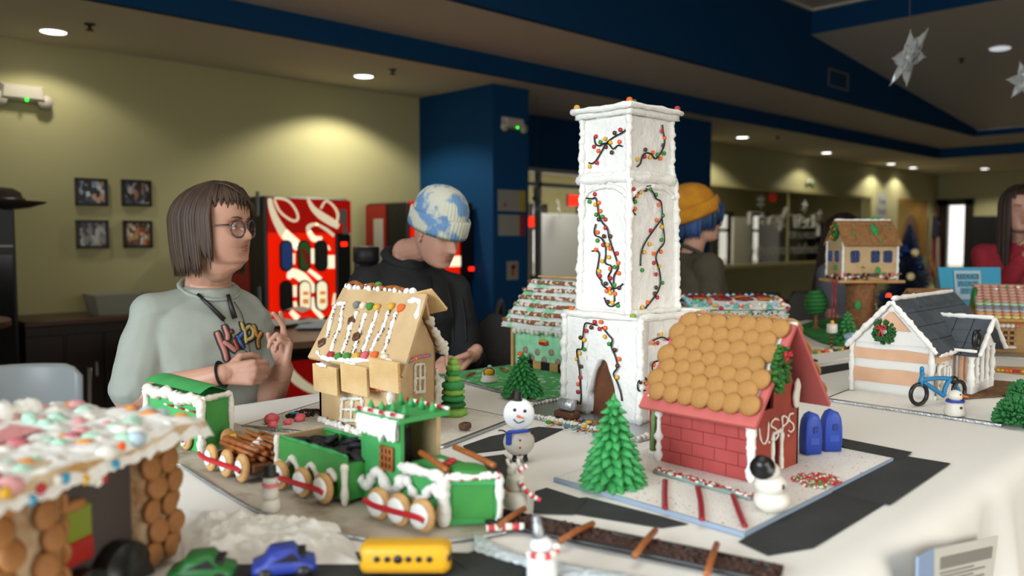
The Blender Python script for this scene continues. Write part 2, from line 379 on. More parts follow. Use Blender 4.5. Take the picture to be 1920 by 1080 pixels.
# trees and a hedge outside the windows
m_bark = mat('bark_pale', '8a8578', .9)
def baretree(x, y, h, lab, seed):
    rr = random.Random(seed); t = thing('bare_tree', lab, 'tree', (x, y, -.2)); b = MB()
    def br(p, d, L, r, k):
        q = p+d*L; b.tube([p, p+d*L*.5+V((rr.uniform(-1, 1), rr.uniform(-1, 1), 0))*L*.06, q], [r, r*.8, r*.6], 6)
        if k:
            for _ in range(3): br(q, (d+V((rr.uniform(-.8, .8), rr.uniform(-.8, .8), rr.uniform(-.1, .5)))).normalized(), L*.68, r*.55, k-1)
    br(V((0, 0, 0)), V((.05, .05, 1)).normalized(), h*.35, .1, 4); b.build('trunk_and_branches', m_bark, t)
baretree(27, DE0*1.28+.1, 6, 'bare pale tree outside the tall window beside the flag', 3)
structure(MB().box((30, 12, -.3), (60, 60, .1)), 'ground_outside', mat('winter_lawn', 'c9c5b4', .95, 0, 1, .2, 3))
# ---------------------------------------------------------------- ceiling fittings
m_lamp = mat('lamp_glow', 'ffffff', .5, emit=6); m_rim = mat('lamp_rim', 'cfcabc', .5)
def downlight(px, py, lab, z=ZS, r=.085, n=(0, 0, -1), p=None, beam=0, glow=None):
    p = atz(px, py, z) if p is None else p
    t = thing('ceiling_downlight', lab, 'ceiling light', p-V((0, 0, .004)), 0, None)
    B = basis(V(n)*-1).to_4x4()
    a = MB().lathe([(r*1.16, .004), (r*1.16, -.004), (r*1.02, -.007), (r*.97, -.002), (r*.97, .004)], 24).xf(B).build('rim', m_rim, t)
    MB().lathe([(.001, .002), (r*.97, .002), (r*.97, -.003), (.001, -.004)], 24).xf(B).build('lens', glow or m_lamp, t)
    if beam: spot(p+V(n)*.03, beam)
downlight(100, 58, 'round recessed downlight at the left end of the soffit above the wall box', beam=21)
downlight(682, 142, 'round recessed downlight between the vending machine and the blue pillar', beam=85)
downlight(1392, 257, 'recessed downlight right of the far blue pillar, first of the far row', beam=45)
downlight(1550, 286, 'recessed downlight above the long lettered window, second of the far row', beam=30)
downlight(1671, 307, 'recessed downlight of the far row just left of the closest pair', beam=46)
downlight(1712, 314, 'recessed downlight of the far row nearest the room corner', beam=38)
downlight(1846, 316, 'recessed downlight above the far end wall, right of the tall window', beam=70)
sn = V((-(3.80-ZT-.09)/(XB-XR), 0, -1)).normalized()
ps = onplane(1875, 90, (XR, 0, 3.80), sn)
downlight(0, 0, 'round downlight set in the sloping ceiling by the hanging snowflake', p=ps, n=sn, r=.11, glow=mat('lamp_glow_dim', 'c8cdd2', .5, emit=.9))
m_brass = mat('aged_metal', '4a4034', .45, metal=.7)
def sprinkler(px, py, lab, z=ZS, p=None):
    p = atz(px, py, z) if p is None else p
    t = thing('sprinkler_head', lab, 'sprinkler', p)
    MB().lathe([(.035, 0), (.035, -.006), (.012, -.012), (.012, -.035)], 14).build('cup', m_brass, t)
    MB().lathe([(.004, -.035), (.028, -.04), (.028, -.044), (.004, -.046)], 14).build('deflector', m_brass, t)
sprinkler(168, 45, 'small sprinkler head right of the leftmost downlight'); sprinkler(736, 130, 'small sprinkler head right of the downlight above the beanie')
sprinkler(1458, 256, 'small sprinkler head in the far soffit right of its first downlight')
sprinkler(0, 0, 'small sprinkler head in the sloping ceiling left of its downlight', p=onplane(1803, 110, (XR, 0, 3.80), sn))
# supply vent on the blue gable
t = thing('air_vent', 'small pale louvred air vent on the tall blue gable', 'vent', aty(1570, 150, YB)); vw = aty(1588, 155, YB).x-aty(1552, 145, YB).x
b = MB(); hh = .19
for z in (-hh/2, hh/2): b.box((0, -.01, z), (vw, .02, .025))
for x in (-vw/2, vw/2): b.box((x, -.01, 0), (.025, .02, hh+.025))
b.build('vent_frame', mat('vent_grey', '6d6a64', .6), t, False)
for k in range(6): MB().box((0, -.008, -hh/2+.03+k*.026), (vw-.03, .012, .006)).build('slat', mat('vent_dark', '3a3a3c', .6), t, False)
# emergency light units
m_ivory = mat('ivory_plastic', 'b9b2a2', .5); m_led = mat('green_led', '22ff3a', .4, emit=4)
def emergency(p, lab, s=1.0, n=(0, -1, 0)):
    t = thing('emergency_light', lab, 'emergency light', p)
    b = MB().loft([[(-.15*s, 0, .07*s), (.15*s, 0, .07*s), (.15*s, 0, -.06*s), (-.15*s, 0, -.06*s)], [(-.14*s, -.06*s, .065*s), (.14*s, -.06*s, .065*s), (.15*s, -.07*s, -.05*s), (-.15*s, -.07*s, -.05*s)], [(-.12*s, -.085*s, .05*s), (.12*s, -.085*s, .05*s), (.13*s, -.09*s, -.03*s), (-.13*s, -.09*s, -.03*s)]])
    b.build('housing', m_ivory, t, False)
    for k in (-1, 1):
        MB().lathe([(.05*s, 0), (.055*s, .03*s), (.03*s, .06*s)], 14, M.Translation((k*.15*s, -.075*s, -.045*s)) @ M.Rotation(PI/2, 4, 'X') @ M.Rotation(PI, 4, 'X')).build('lamp_head', m_ivory, t)
    MB().ell((.02*s, -.09*s, -.045*s), .01*s, 8, 6).build('indicator', m_led, t)
emergency(aty(38, 178, YN), 'pale emergency light box on the olive wall at the far left')
emergency(aty(958, 233, 5.77), 'pale emergency light box high on the near blue pillar', .85)
emergency(aty(1516, 340, YN), 'small emergency light box above the long lettered window', .7)
# framed photographs
m_frame = mat('black_frame', '14120f', .4)
def photo(px0, py0, px1, py1, cols, lab, seed):
    a = aty(px0, py0, YN); c = aty(px1, py1, YN); w = c.x-a.x; h = a.z-c.z
    t = thing('framed_photo', lab, 'framed photo', ((a.x+c.x)/2, YN, (a.z+c.z)/2), 0)
    b = MB()
    for z in (-h/2, h/2): b.box((0, -.015, z), (w+.02, .03, .022))
    for x in (-w/2, w/2): b.box((x, -.015, 0), (.022, .03, h))
    b.build('frame', m_frame, t, False)
    m = bpy.data.materials.new('photo_print'); m.use_nodes = True; nt = m.node_tree; bs = nt.nodes['Principled BSDF']; bs.inputs['Roughness'].default_value = .35
    tc = nt.nodes.new('ShaderNodeTexCoord'); vo = nt.nodes.new('ShaderNodeTexVoronoi'); vo.inputs['Scale'].default_value = 26; mp = nt.nodes.new('ShaderNodeMapping'); mp.inputs['Location'].default_value = (seed, 0, seed*2); mp.inputs['Scale'].default_value = (1.4, 1, .8)
    nt.links.new(tc.outputs['Object'], mp.inputs[0]); nt.links.new(mp.outputs[0], vo.inputs['Vector']); r = nt.nodes.new('ShaderNodeValToRGB'); r.color_ramp.interpolation = 'CONSTANT'
    sx = nt.nodes.new('ShaderNodeSeparateColor'); nt.links.new(vo.outputs['Color'], sx.inputs[0])
    for i, cc in enumerate(cols):
        e = r.color_ramp.elements[i] if i < 2 else r.color_ramp.elements.new(i/len(cols)); e.position = i/len(cols); e.color = lin(cc)
    nt.links.new(sx.outputs[0], r.inputs[0]); nt.links.new(r.outputs[0], bs.inputs['Base Color'])
    MB().box((0, -.012, 0), (w-.01, .012, h-.01)).build('print', m, t, False)
photo(142, 336, 198, 384, ['3b4a66', '8fa3b8', '2a2a2c', 'c7a08a', '1d1f24', 'c8cdd4'], 'black framed photo, upper left of the four on the olive wall', 1.3)
photo(229, 339, 280, 385, ['2c3446', 'a8704c', '8c97a4', '2a2522', 'c9b09c', '44536b'], 'black framed photo, upper right of the four on the olive wall', 4.1)
photo(144, 415, 200, 463, ['9a9a98', 'b9b9b6', '3a4252', '5c4a40', '82868c', '27303c'], 'black framed photo of grey tones, lower left of the four on the wall', 7.7)
photo(232, 416, 282, 462, ['c08048', '5a3c28', 'd0c8b8', '8a4a2a', '38414c', 'b89058'], 'black framed photo of orange tones, lower right of the four on the wall', 9.9)
# ---------------------------------------------------------------- drinks machine with lit front
YM = 6.05
MX0, MX1 = aty(497, 450, YM).x, aty(655, 450, YM).x; MT = aty(577, 370, YM).z; MW = MX1-MX0
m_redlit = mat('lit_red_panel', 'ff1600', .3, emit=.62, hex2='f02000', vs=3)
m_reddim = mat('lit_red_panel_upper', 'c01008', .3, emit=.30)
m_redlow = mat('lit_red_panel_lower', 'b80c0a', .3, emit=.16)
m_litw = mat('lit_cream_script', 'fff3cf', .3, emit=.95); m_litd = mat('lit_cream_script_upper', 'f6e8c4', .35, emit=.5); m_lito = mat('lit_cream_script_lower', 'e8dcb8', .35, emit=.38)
m_redp = mat('red_side_panel', '8e1512', .45)
vm = thing('drinks_machine', 'black drinks vending machine with a lit red front and white script', 'vending machine', (MX0, YM, 0))
vb = lambda px, py: local(vm, aty(px, py, YM))
MB().box((MW/2, .33, MT/2+.03), (MW, .66, MT-.06), bev=.012).build('body', m_blk, vm, False)
for x in (.06, MW-.06):
    for y in (.1, .58): MB().lathe([(.03, 0), (.03, .05), (.02, .06)], 10, M.Translation((x, y, .0))).build('leveling_foot', m_blk, vm)
MB().box((-.004, .46, .62*MT), (.008, .38, MT*.74)).build('side_panel', m_redp, vm, False, label='red side panel')
PX1 = vb(627, 450).x; zt = vb(577, 374).z-.0; z2 = vb(577, 437).z; z1 = vb(577, 596).z; x0 = vb(502, 450).x
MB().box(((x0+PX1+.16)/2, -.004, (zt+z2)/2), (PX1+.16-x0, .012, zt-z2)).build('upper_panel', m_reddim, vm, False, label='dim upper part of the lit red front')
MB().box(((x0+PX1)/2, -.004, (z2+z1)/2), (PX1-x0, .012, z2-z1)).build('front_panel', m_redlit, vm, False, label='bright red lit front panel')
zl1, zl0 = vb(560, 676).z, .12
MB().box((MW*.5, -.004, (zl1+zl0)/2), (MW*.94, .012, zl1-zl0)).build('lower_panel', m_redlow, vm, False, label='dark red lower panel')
MB().box((MW*.45, -.002, (zl1+z1)/2), (MW*.7, .02, (z1-zl1)*.72), bev=.01).build('delivery_bay', m_blk, vm, False)
Zv = lambda x, y: vb(440+x/4, 350+y/4)
def ribbon(mb, pts, widths, f=Zv, y=-.013):
    P = spline([f(*p) for p in pts], 6); W = []
    sc = (f(100, 0)-f(0, 0)).length/100
    for i in range(len(P)):
        t = i/(len(P)-1)*(len(widths)-1); k = min(int(t), len(widths)-2); W.append((widths[k]+(widths[k+1]-widths[k])*(t-k))*sc/2)
    top = []; bot = []
    for i, p in enumerate(P):
        d = P[min(i+1, len(P)-1)]-P[max(i-1, 0)]; d.y = 0; d.normalize(); nrm = V((-d.z, 0, d.x))
        top.append(p+nrm*W[i]); bot.append(p-nrm*W[i])
    vs = [];
    for a, c in zip(top, bot): vs += [(a.x, y, a.z), (c.x, y, c.z), (a.x, y+.006, a.z), (c.x, y+.006, c.z)]
    fs = []
    for i in range(len(P)-1):
        k = i*4; fs += [(k, k+4, k+5, k+1), (k+2, k+3, k+7, k+6), (k, k+2, k+6, k+4), (k+1, k+5, k+7, k+3)]
    mb.add(vs, fs)
b = MB(); ribbon(b, [(258, 88), (268, 150), (300, 240), (350, 330), (365, 350)], [30, 42, 55, 70, 76]); ribbon(b, [(292, 100), (330, 180), (390, 235), (445, 258), (470, 232), (450, 170), (400, 110), (340, 88), (292, 88)], [18]*9)
ribbon(b, [(545, 95), (580, 160), (640, 215), (720, 265), (775, 300)], [22, 40, 60, 62, 40]); ribbon(b, [(640, 165), (680, 108), (735, 145), (768, 205), (760, 265)], [18, 16, 20, 24, 20])
ribbon(b, [(620, 285), (580, 285), (548, 305), (552, 345)], [16, 26, 34, 40]); ribbon(b, [(600, 275), (680, 320), (740, 368)], [16, 26, 24])
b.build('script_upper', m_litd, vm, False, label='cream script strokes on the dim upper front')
b = MB(); ribbon(b, [(365, 350), (420, 400), (462, 430), (440, 470)], [76, 78, 60, 30]); ribbon(b, [(552, 340), (590, 390), (650, 385)], [40, 50, 22]); ribbon(b, [(690, 440), (708, 474)], [14, 16])
ribbon(b, [(437, 500), (437, 580)], [22, 20]); ribbon(b, [(575, 465), (577, 575)], [34, 34]); ribbon(b, [(715, 515), (715, 612)], [68, 68])
ribbon(b, [(400, 690), (425, 645), (500, 680), (570, 750), (590, 790)], [30, 60, 78, 60, 30]); ribbon(b, [(548, 625), (590, 655), (640, 695)], [26, 34, 34])
ribbon(b, [(445, 740), (447, 825)], [30, 26]); ribbon(b, [(445, 860), (455, 920)], [24, 30]); ribbon(b, [(577, 830), (585, 900), (655, 985)], [26, 40, 34]); ribbon(b, [(415, 935), (470, 990)], [34, 50]); ribbon(b, [(745, 800), (735, 890)], [14, 24])
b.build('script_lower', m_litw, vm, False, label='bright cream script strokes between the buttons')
Zl = lambda x, y: vb(480+x/6, 580+y/6)
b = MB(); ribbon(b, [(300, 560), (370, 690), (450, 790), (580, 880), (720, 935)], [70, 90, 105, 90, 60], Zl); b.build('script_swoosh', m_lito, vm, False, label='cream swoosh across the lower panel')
text('script_lettering', 'Coca-Cola', .075, mat('dull_pink_print', 'c06a62', .5), vm, Zl(345, 940)+V((0, -.008, 0)), (0, -1, 0), shear=.25, bold=.0008)
cols = [('3c5fae', 'blue button label'), ('4f7a3a', 'green and red button label'), ('2c2f28', 'dark button label'), ('2a2626', 'dark button label'), ('fff0c8', 'lit cream button label'), ('fff0c8', 'lit cream button label')]
for i, (x, y) in enumerate([(376, 518), (511, 518), (638, 518), (376, 820), (514, 818), (641, 815)]):
    c = Zv(x, y); hw = (Zv(x+47, y)-c).length; hh = (Zv(x, y+118)-c).length
    def pill(w, h, y0, y1):
        pl = []
        for k in range(17): a = PI*k/16; pl.append((w*math.cos(a), h-w+w*math.sin(a)))
        for k in range(17): a = PI+PI*k/16; pl.append((w*math.cos(a), -(h-w)+w*math.sin(a)))
        return MB().prism(pl, y0, y1, M.Translation(c) @ M.Rotation(PI/2, 4, 'X'))
    bt = pill(hw, hh, .012, .03).build('selection_button', m_blk, vm, False)
    pill(hw*.78, hh*.9, .03, .034).build('button_label', mat('button_'+cols[i][0], cols[i][0], .4, emit=(.8 if i > 3 else .05)), bt, False, label=cols[i][1])
    if i == 1: ribbon(b2 := MB(), [(490, 470), (520, 520), (535, 590)], [30, 40, 30], Zv, -.04); b2.build('button_mark', mat('button_red', 'b03028', .4, emit=.05), bt, False)
    if i > 3:
        ribbon(b2 := MB(), [(x-22, y-20), (x+22, y-20)], [30, 30], Zv, -.04); ribbon(b2, [(x-22, y+40), (x+22, y+40)], [40, 40], Zv, -.04); b2.build('button_mark', mat('button_orange', 'eaa860', .4, emit=.5), bt, False)
MB().box(((PX1+MW)/2+.003, -.012, (vb(640, 440).z+vb(640, 600).z)/2), (MW-PX1-.01, .03, vb(640, 440).z-vb(640, 600).z), bev=.005).build('coin_panel', m_blk, vm, False)
c = Zv(806, 431); MB().box(c+V((0, -.03, 0)), (.055, .008, .035)).build('display', mat('red_led', 'ff1a08', .4, emit=3), vm, False, label='glowing red digit display')
for (x, y, w, h) in ((808, 225, 60, 120), (820, 325, 40, 70)):
    c = Zv(x, y); MB().box(c+V((0, -.014, 0)), ((Zv(w, 0)-Zv(0, 0)).length, .004, (Zv(0, h)-Zv(0, 0)).length)).build('sticker', mat('sticker_grey', '807c78', .6), vm, False)
for (x, y) in ((195, 125), (192, 850)): c = vb(440+x/4, 350+y/4); MB().box((-.006, .10, c.z), (.012, .05, .2), bev=.004).build('hinge_cover', mat('hinge_grey', '6a6a6a', .4, metal=.5), vm, False)
# second machine, seen from its red side
t = thing('drinks_machine', 'second vending machine behind the beanie, red side with papers taped on', 'vending machine', (0, 0, 0))
a = aty(764, 440, YM); c = aty(883, 440, YM); mt = aty(740, 377, YM).z; w2 = c.x-a.x; t.location = (a.x, YM, 0)
MB().box((w2/2, .33, mt/2+.03), (w2, .66, mt-.06), bev=.012).build('body', m_blk, t, False)
for x in (.06, w2-.06):
    for y in (.1, .58): MB().lathe([(.03, 0), (.03, .05), (.02, .06)], 10, M.Translation((x, y, .0))).build('leveling_foot', m_blk, t)
MB().box((-.005, .49, mt*.56), (.01, .33, mt*.86)).build('side_panel', mat('red_side_bright', 'a81c18', .45), t, False, label='red side panel')
for (y, z, dy, dz) in ((.44, mt-.36, .15, .42), (.43, mt-.80, .13, .18)): MB().box((-.012, y, z), (.004, dy, dz)).build('taped_paper', mat('paper_white', 'cfcac0', .8), t, False)
MB().ell((-.012, .56, mt-.74), (.004, .05, .12), 12, 8).build('taped_paper', mat('paper_brown', '7c5a44', .8), t)
z0, z1 = local(t, aty(860, 525, YM)).z, local(t, aty(860, 380, YM)).z
MB().box((w2*.42, -.005, (z0+z1)/2), (w2*.76, .012, z1-z0)).build('front_panel', m_redlit, t, False, label='bright red lit front panel')
e0 = local(t, aty(845, 490, YM)); MB().box((e0.x+.05, -.013, e0.z), (.3, .006, .10)).build('script_stroke', m_litw, t, False)
MB().box((w2*.9, -.012, (z0+z1)/2), (w2*.18, .03, z1-z0)).build('coin_panel', m_blk, t, False)
e0 = local(t, aty(880, 504, YM)); MB().box((e0.x, -.03, e0.z), (.06, .008, .035)).build('display', mat('red_led', 'ff1a08', .4, emit=3), t, False)
# dark bottle-shaped bin between the machines
p = atd(687, 540, 5.75); t = thing('bottle_bin', 'black bottle shaped bin standing between the two vending machines', 'bin', (p.x, p.y, 0))
zt = atd(687, 462, 5.75).z; k = zt/1.75
MB().lathe([(.02, 0), (.155, .0), (.165, .05), (.165, 1.05*k), (.15, 1.25*k), (.10, 1.5*k), (.086, 1.56*k), (.084, 1.62*k)], 28).build('bottle_body', m_blk, t)
MB().lathe([(.085, 1.62*k), (.094, 1.63*k), (.092, 1.74*k), (.08, 1.75*k), (.01, 1.745*k)], 28).build('cap', mat('dark_grey_cap', '1d1d1e', .5), t)
# ---------------------------------------------------------------- round cafe tables, cabinets, chair
m_oak = mat('walnut_laminate', '6e4e36', .35, .05, 40, .35, 5, stretch=(1, 6, 1)); m_edge = mat('wood_edge', '8a5a38', .45)
def cafe(p, z, r, lab):
    t = thing('round_table', lab, 'table', (p.x, p.y, 0))
    MB().lathe([(.01, z-.04), (r*.98, z-.04), (r, z-.035), (r, z-.006), (r-.006, z), (.01, z)], 48).build('tabletop', m_oak, t, sharp=30)
    MB().lathe([(.035, .03), (.035, z-.04)], 14).build('pedestal', mat('grey_steel', '6c7074', .4, metal=.7), t)
    MB().lathe([(.32, 0), (.32, .02), (.05, .05), (.036, .06)], 28).build('base', m_blk, t)
    return t
p = atz(500, 622, .97); cafe(p, .97, .60, 'round wooden cafe table with papers on it behind the grey shirt'); p1 = p
p = atz(-135, 604, 1.10); cafe(p, 1.10, .38, 'round wooden cafe table at the left edge of the photo')
pap = mat('loose_paper', 'c9c8c2', .85); 
for i, (px, py, w, h, rz, lab, m) in enumerate([(575, 606, .42, .26, .4, 'grey printed sheet on the cafe table with teal lettering', pap), (600, 614, .36, .26, .9, 'pale blue sheet at the right of the cafe table papers', mat('paper_blue', 'aebccb', .8)), (525, 612, .3, .3, .2, 'grey sheet in the middle of the cafe table papers', pap)]):
    p = atz(px, py, .97); b = MB().grid(lambda u, v: ((u-.5)*w, (v-.5)*h, .003+.006*u*v), 6, 6); b.v = b.v+[(x, y, z-.003) for x, y, z in b.v]; nf = len(b.f); k = len(b.v)//2; b.f += [tuple(q+k for q in reversed(f)) for f in b.f]
    o = b.build('paper_sheet', m, None); o.location = (p.x, p.y, .972+.011*i); o.rotation_euler = (0, 0, rz); tag(o, lab, 'paper', 'papers on the cafe table')
    if i == 0: text('print', 'ofthe', .05, mat('teal_print', '2c8f98', .6), o, (.08, .08, .03), (0, 0, 1), (0, 1, 0))
p = atz(508, 600, .97); t = thing('open_booklet', 'cream booklet lying half open behind the raised hand', 'booklet', (p.x, p.y, .97), -.75)
for s in (-1, 1): MB().grid(lambda u, v: (s*(.01+u*.24), (v-.5)*.28, .015+.07*math.sin(PI*u*.75)+.0*v), 8, 2).build('page_block', mat('cream_page', 'd8d2c0', .8), t)
# tall black cabinet with a hat on top
p = atd(33, 500, 5.42); t = thing('tall_cabinet', 'tall black cabinet at the far left edge with a hat on top', 'cabinet', (p.x, p.y, 0)); ct = atd(25, 392, 5.42).z
MB().box((-.35, .3, ct/2), (.7, .55, ct), bev=.008).build('body', m_blk, t, False)
for z in (ct*.34, ct*.86): MB().box((-.35, .02, z), (.66, .012, .012)).build('shelf_edge', m_trimw, t, False)
for k in range(2): MB().box((-.18-.34*k, .018, ct*.6), (.32, .014, ct*.46), bev=.004).build('door', mat('dark_glass', '111214', .15), t, False)
p = atd(8, 372, 5.6); h = thing('brown_hat', 'dark brown brimmed hat lying on the tall black cabinet', 'hat', (p.x, p.y, ct))
mh = mat('brown_felt', '2c1d14', .9)
MB().lathe([(.01, .018), (.15, .014), (.25, .05), (.255, .058), (.15, .03), (.12, .05), (.11, .12), (.06, .15), (.01, .145)], 24).noise(.012, 6).build('brim_and_crown', mh, h)
MB().lathe([(.132, .045), (.134, .05), (.126, .08), (.122, .08)], 24).build('hat_band', m_blk, h)
# low wooden cabinet along the olive wall
t = thing('low_cabinet', 'long dark low cabinet under the framed photos, wooden top', 'cabinet', (0, 6.3, 0)); a = aty(42, 600, 6.3); c = aty(330, 600, 6.3); zc = aty(130, 598, 6.3).z; w = c.x-a.x; t.location = (a.x, 6.3, 0)
MB().box((w/2, .29, zc/2), (w-.04, .54, zc-.05)).build('carcass', m_oakdk, t, False)
MB().box((w/2, .27, zc-.02), (w, .62, .04), bev=.006).build('worktop', mat('dark_walnut_top', '4a3020', .4), t, False)
for k in range(4):
    d = MB().box((w*(k+.5)/4, .012, zc*.47), (w/4-.02, .02, zc-.16), bev=.004).build('door', m_oakdk, t, False); MB().box((w*(k+.5)/4+w/8-.06, -.008, zc*.62), (.012, .02, .1)).build('handle', m_trimw, d, False)
a = aty(202, 596, 6.45); o = MB().loft([[(-.19, -.12, 0), (.19, -.12, 0), (.19, .12, 0), (-.19, .12, 0)], [(-.22, -.15, .15), (.22, -.15, .15), (.22, .15, .15), (-.22, .15, .15)], [(-.21, -.14, .15), (.21, -.14, .15), (.21, .14, .15), (-.21, .14, .15)], [(-.18, -.11, .01), (.18, -.11, .01), (.18, .11, .01), (-.18, .11, .01)]]).build('storage_tub', mat('cloudy_plastic', '8f8f80', .4), None, False)
a = aty(228, 596, 6.5); o.location = (a.x, 6.52, zc); tag(o, 'cloudy plastic tub on the low cabinet beside the brown-haired head', 'tub')
# pale chair at the lower left
p = atz(55, 690, .95); t = thing('plastic_chair', 'pale grey plastic chair back at the lower left edge', 'chair', (p.x, p.y, 0), HEAD-PI/2+.2)
mc = mat('pale_grey_plastic', 'a9b0b2', .4)
def backf(u, v):
    x = (u-.5)*.46; return (x, .0+.05*math.cos((u-.5)*PI)-v*.09*0, 0)
b = MB(); rings = []
for k in range(11):
    u = k/10; x = (u-.5)*.46; y = .05-.09*(u-.5)**2*4; e = .012 if 0 < k < 10 else .006; zt = .96-(.05 if k in (0, 10) else (.012 if k in (1, 9) else 0))
    rings.append([(x, y-e, .52), (x, y+e, .52), (x, y+e+.03, zt-.02), (x, y+e*.4+.03, zt), (x, y-e*.4+.02, zt), (x, y-e+.02, zt-.02)])
b.loft(rings).build('backrest', mc, t)
MB().box((0, -.22, .47), (.46, .46, .025), bev=.011).build('seat', mc, t, False)
for sx in (-1, 1):
    MB().tube([(sx*.23, .09, .93), (sx*.23, .05, .5), (sx*.22, .02, .46)], .011, 8).build('back_post', mat('chrome', 'b8bcc0', .15, metal=1), t)
    for y0, y1 in ((-.4, -.44), (-.02, .06)): MB().tube([(sx*.19, y0, .458), (sx*.22, y1, 0)], .011, 8).build('leg', mat('chrome', 'b8bcc0', .15, metal=1), t)
# notices on the blue pillar
m_notice = mat('notice_paper', '8d8a80', .8)
def notice(px0, py0, px1, py1, strip, lab, bits=()):
    a = aty(px0, py0, 5.77); c = aty(px1, py1, 5.77); w = c.x-a.x; h = a.z-c.z
    t = thing('wall_notice', lab, 'notice', ((a.x+c.x)/2, 5.77, (a.z+c.z)/2))
    MB().box((0, -.003, 0), (w, .006, h)).build('sheet', m_notice, t, False)
    if strip: MB().box((w*.40, -.008, 0), (w*.2, .004, h)).build('strip', mat('strip_'+strip, strip, .8), t, False)
    for q in bits: MB().box((q[0]*w, -.008, q[1]*h), (q[2]*w, .004, q[3]*h)).build('print', mat('orange_print', 'a0502c', .8), t, False)
notice(933, 355, 984, 397, 'a08a28', 'pale notice with a yellow strip on the near blue pillar', [(-.25, -.2, .1, .2)])
notice(934, 402, 983, 442, '8a2424', 'pale notice with a red strip on the near blue pillar')
notice(950, 490, 971, 524, None, 'small notice with an orange figure low on the near blue pillar', [(0, 0, .3, .6), (.1, .2, .4, .2)])
# exit signs hanging in the back room
m_exit = mat('exit_red', 'ff2a10', .4, emit=1.6)
for px, py, Y, lab in ((1076, 376, 9.0, 'red glowing exit sign hanging left of the white tower'), (1001, 416, 10.0, 'small red glowing exit sign left of the white partition'), (1447, 371, 9.8, 'red exit sign hanging behind the lettered window')):
    p = aty(px, py, Y); t = thing('exit_sign', lab, 'exit sign', p); s = .17
    MB().box((0, 0, 0), (.34 if Y == 9.0 else s*2, .05, .2), bev=.008).build('sign_box', mat('exit_box', '701008', .4), t, False)
    MB().box((0, -.027, 0), (.30, .006, .17)).build('sign_face', m_exit if px != 1447 else mat('exit_red_dim', 'd02018', .4, emit=.5), t, False)
    text('sign_lettering', 'EXIT', .13, mat('exit_letters', '7a0d06', .5), t, (0, -.031, 0), (0, -1, 0))
    MB().tube([(0, 0, .1), (0, 0, ZS-p.z)], .008, 6).build('hanger', m_trimw, t)
# hanging snowflakes of clear plastic
m_clear = mat('frosted_clear_plastic', 'b9bab6', .2, spec=.8); m_string = mat('nylon_string', '5a5a58', .6)
def flake(p, s, tilt, zc, lab, seed, nv=None):
    t = thing('hanging_snowflake', lab, 'ornament', p); rr = random.Random(seed)
    T = M.Rotation(tilt[2], 4, 'Z') @ M.Rotation(tilt[0], 4, 'X') @ M.Rotation(tilt[1], 4, 'Y')
    if nv is not None: T = basis(nv).to_4x4()
    for k in range(6):
        a = k*PI/3+.2; b = MB()
        for q in (-1, 0, 1):
            aa = a+q*.33; L = s*(1 if q == 0 else .62); w = s*.27
            b.grid(lambda u, v: (math.cos(aa)*u*L-math.sin(aa)*(v-.5)*w*math.sin(PI*min(u+.12, 1))*1.6, math.sin(aa)*u*L+math.cos(aa)*(v-.5)*w*math.sin(PI*min(u+.12, 1))*1.6, .12*s*math.sin(v*PI)*math.sin(u*PI)+q*.02*s), 6, 4)
        b.xf(T).build('petal', m_clear, t)
    MB().ell((0, 0, 0), s*.12, 8, 6).build('hub', m_clear, t)
    top = T @ V((math.cos(1.25)*s, math.sin(1.25)*s, 0))
    MB().tube([(0, 0, .9*s), (0, 0, zc-p.z)], .0018, 5).build('string', m_string, t)
flake(atd(1703, 108, 4.4), .185, (1.35, .1, .9), 3.8, 'large clear plastic snowflake hanging at the upper right', 2, _R*.95+_F*.12-_U*.24)
flake(atd(1922, 150, 4.8), .13, (1.3, .2, .5), 3.7, 'clear plastic snowflake cut by the right edge', 5, _R*.9+_F*.4)
flake(aty(1006, 375, 6.0), .16, (1.4, .1, 1.0), ZS, 'pale hanging snowflake left of the exit sign', 6)
flake(aty(1047, 392, 8.0), .16, (1.4, .1, .6), ZS, 'pale hanging snowflake above the white partition', 7)
# far end: flag, screen, poster column, tinsel tree, sofa, door trims
p = atx(1755, 470, 19.9); t = thing('flag', 'striped flag hanging from a pole beside the tall end window', 'flag', (19.9, p.y, 0))
MB().tube([(0, 0, .03), (0, 0, 2.3)], .015, 8).build('pole', mat('pole_wood', '5a3c20', .5), t); MB().lathe([(.15, 0), (.15, .02), (.02, .04)], 16).build('base', m_brass, t)
zt, zb = atx(1755, 408, 19.9).z, atx(1755, 520, 19.9).z
for k in range(7):
    hw = .30; y0 = -hw/2+hw*k/7
    MB().grid(lambda u, v: (-.06+.05*math.sin((k+u)*2.1), (y0+u*hw/7)*(.55+.45*v)+.1*(1-v)*0, zt-(zt-zb)*v+.15*(k-3)/3*(1-v)), 3, 8).build('stripe', mat('flag_red', '9c1f22', .8) if k % 2 == 0 else mat('flag_white', 'b9b3a8', .8), t)
MB().grid(lambda u, v: (-.13+.02*math.sin(u*6), (-.13+u*.2)*(.6+.3*v), zt+.03-(zt-zb)*.35*v), 5, 5).build('canton', mat('flag_navy', '1f2a44', .8, hex2='8a8f9c', vs=40, thr=(.30, .34)), t)
MB().tube([(-.1, .1, zb+.5), (-.14, -.05, zb+.05), (-.1, -.12, zb+.02)], .018, 6).build('fringe', mat('flag_gold', 'b5822a', .8), t)
a = atx(1822, 405, 19.6); c = atx(1990, 512, 19.6); t = thing('wall_screen', 'large black screen beside the tall end window, behind the red jumper', 'screen', (19.6, (a.y+c.y)/2, 0))
MB().box((0, 0, (a.z+c.z)/2), (.06, a.y-c.y, a.z-c.z), bev=.01).build('screen_panel', m_blk, t, False)
MB().box((.15, 0, c.z/2+.02), (.1, .1, c.z)).build('stand_post', m_blk, t, False); MB().box((.15, 0, .02), (.5, .9, .04)).build('stand_base', m_blk, t, False)
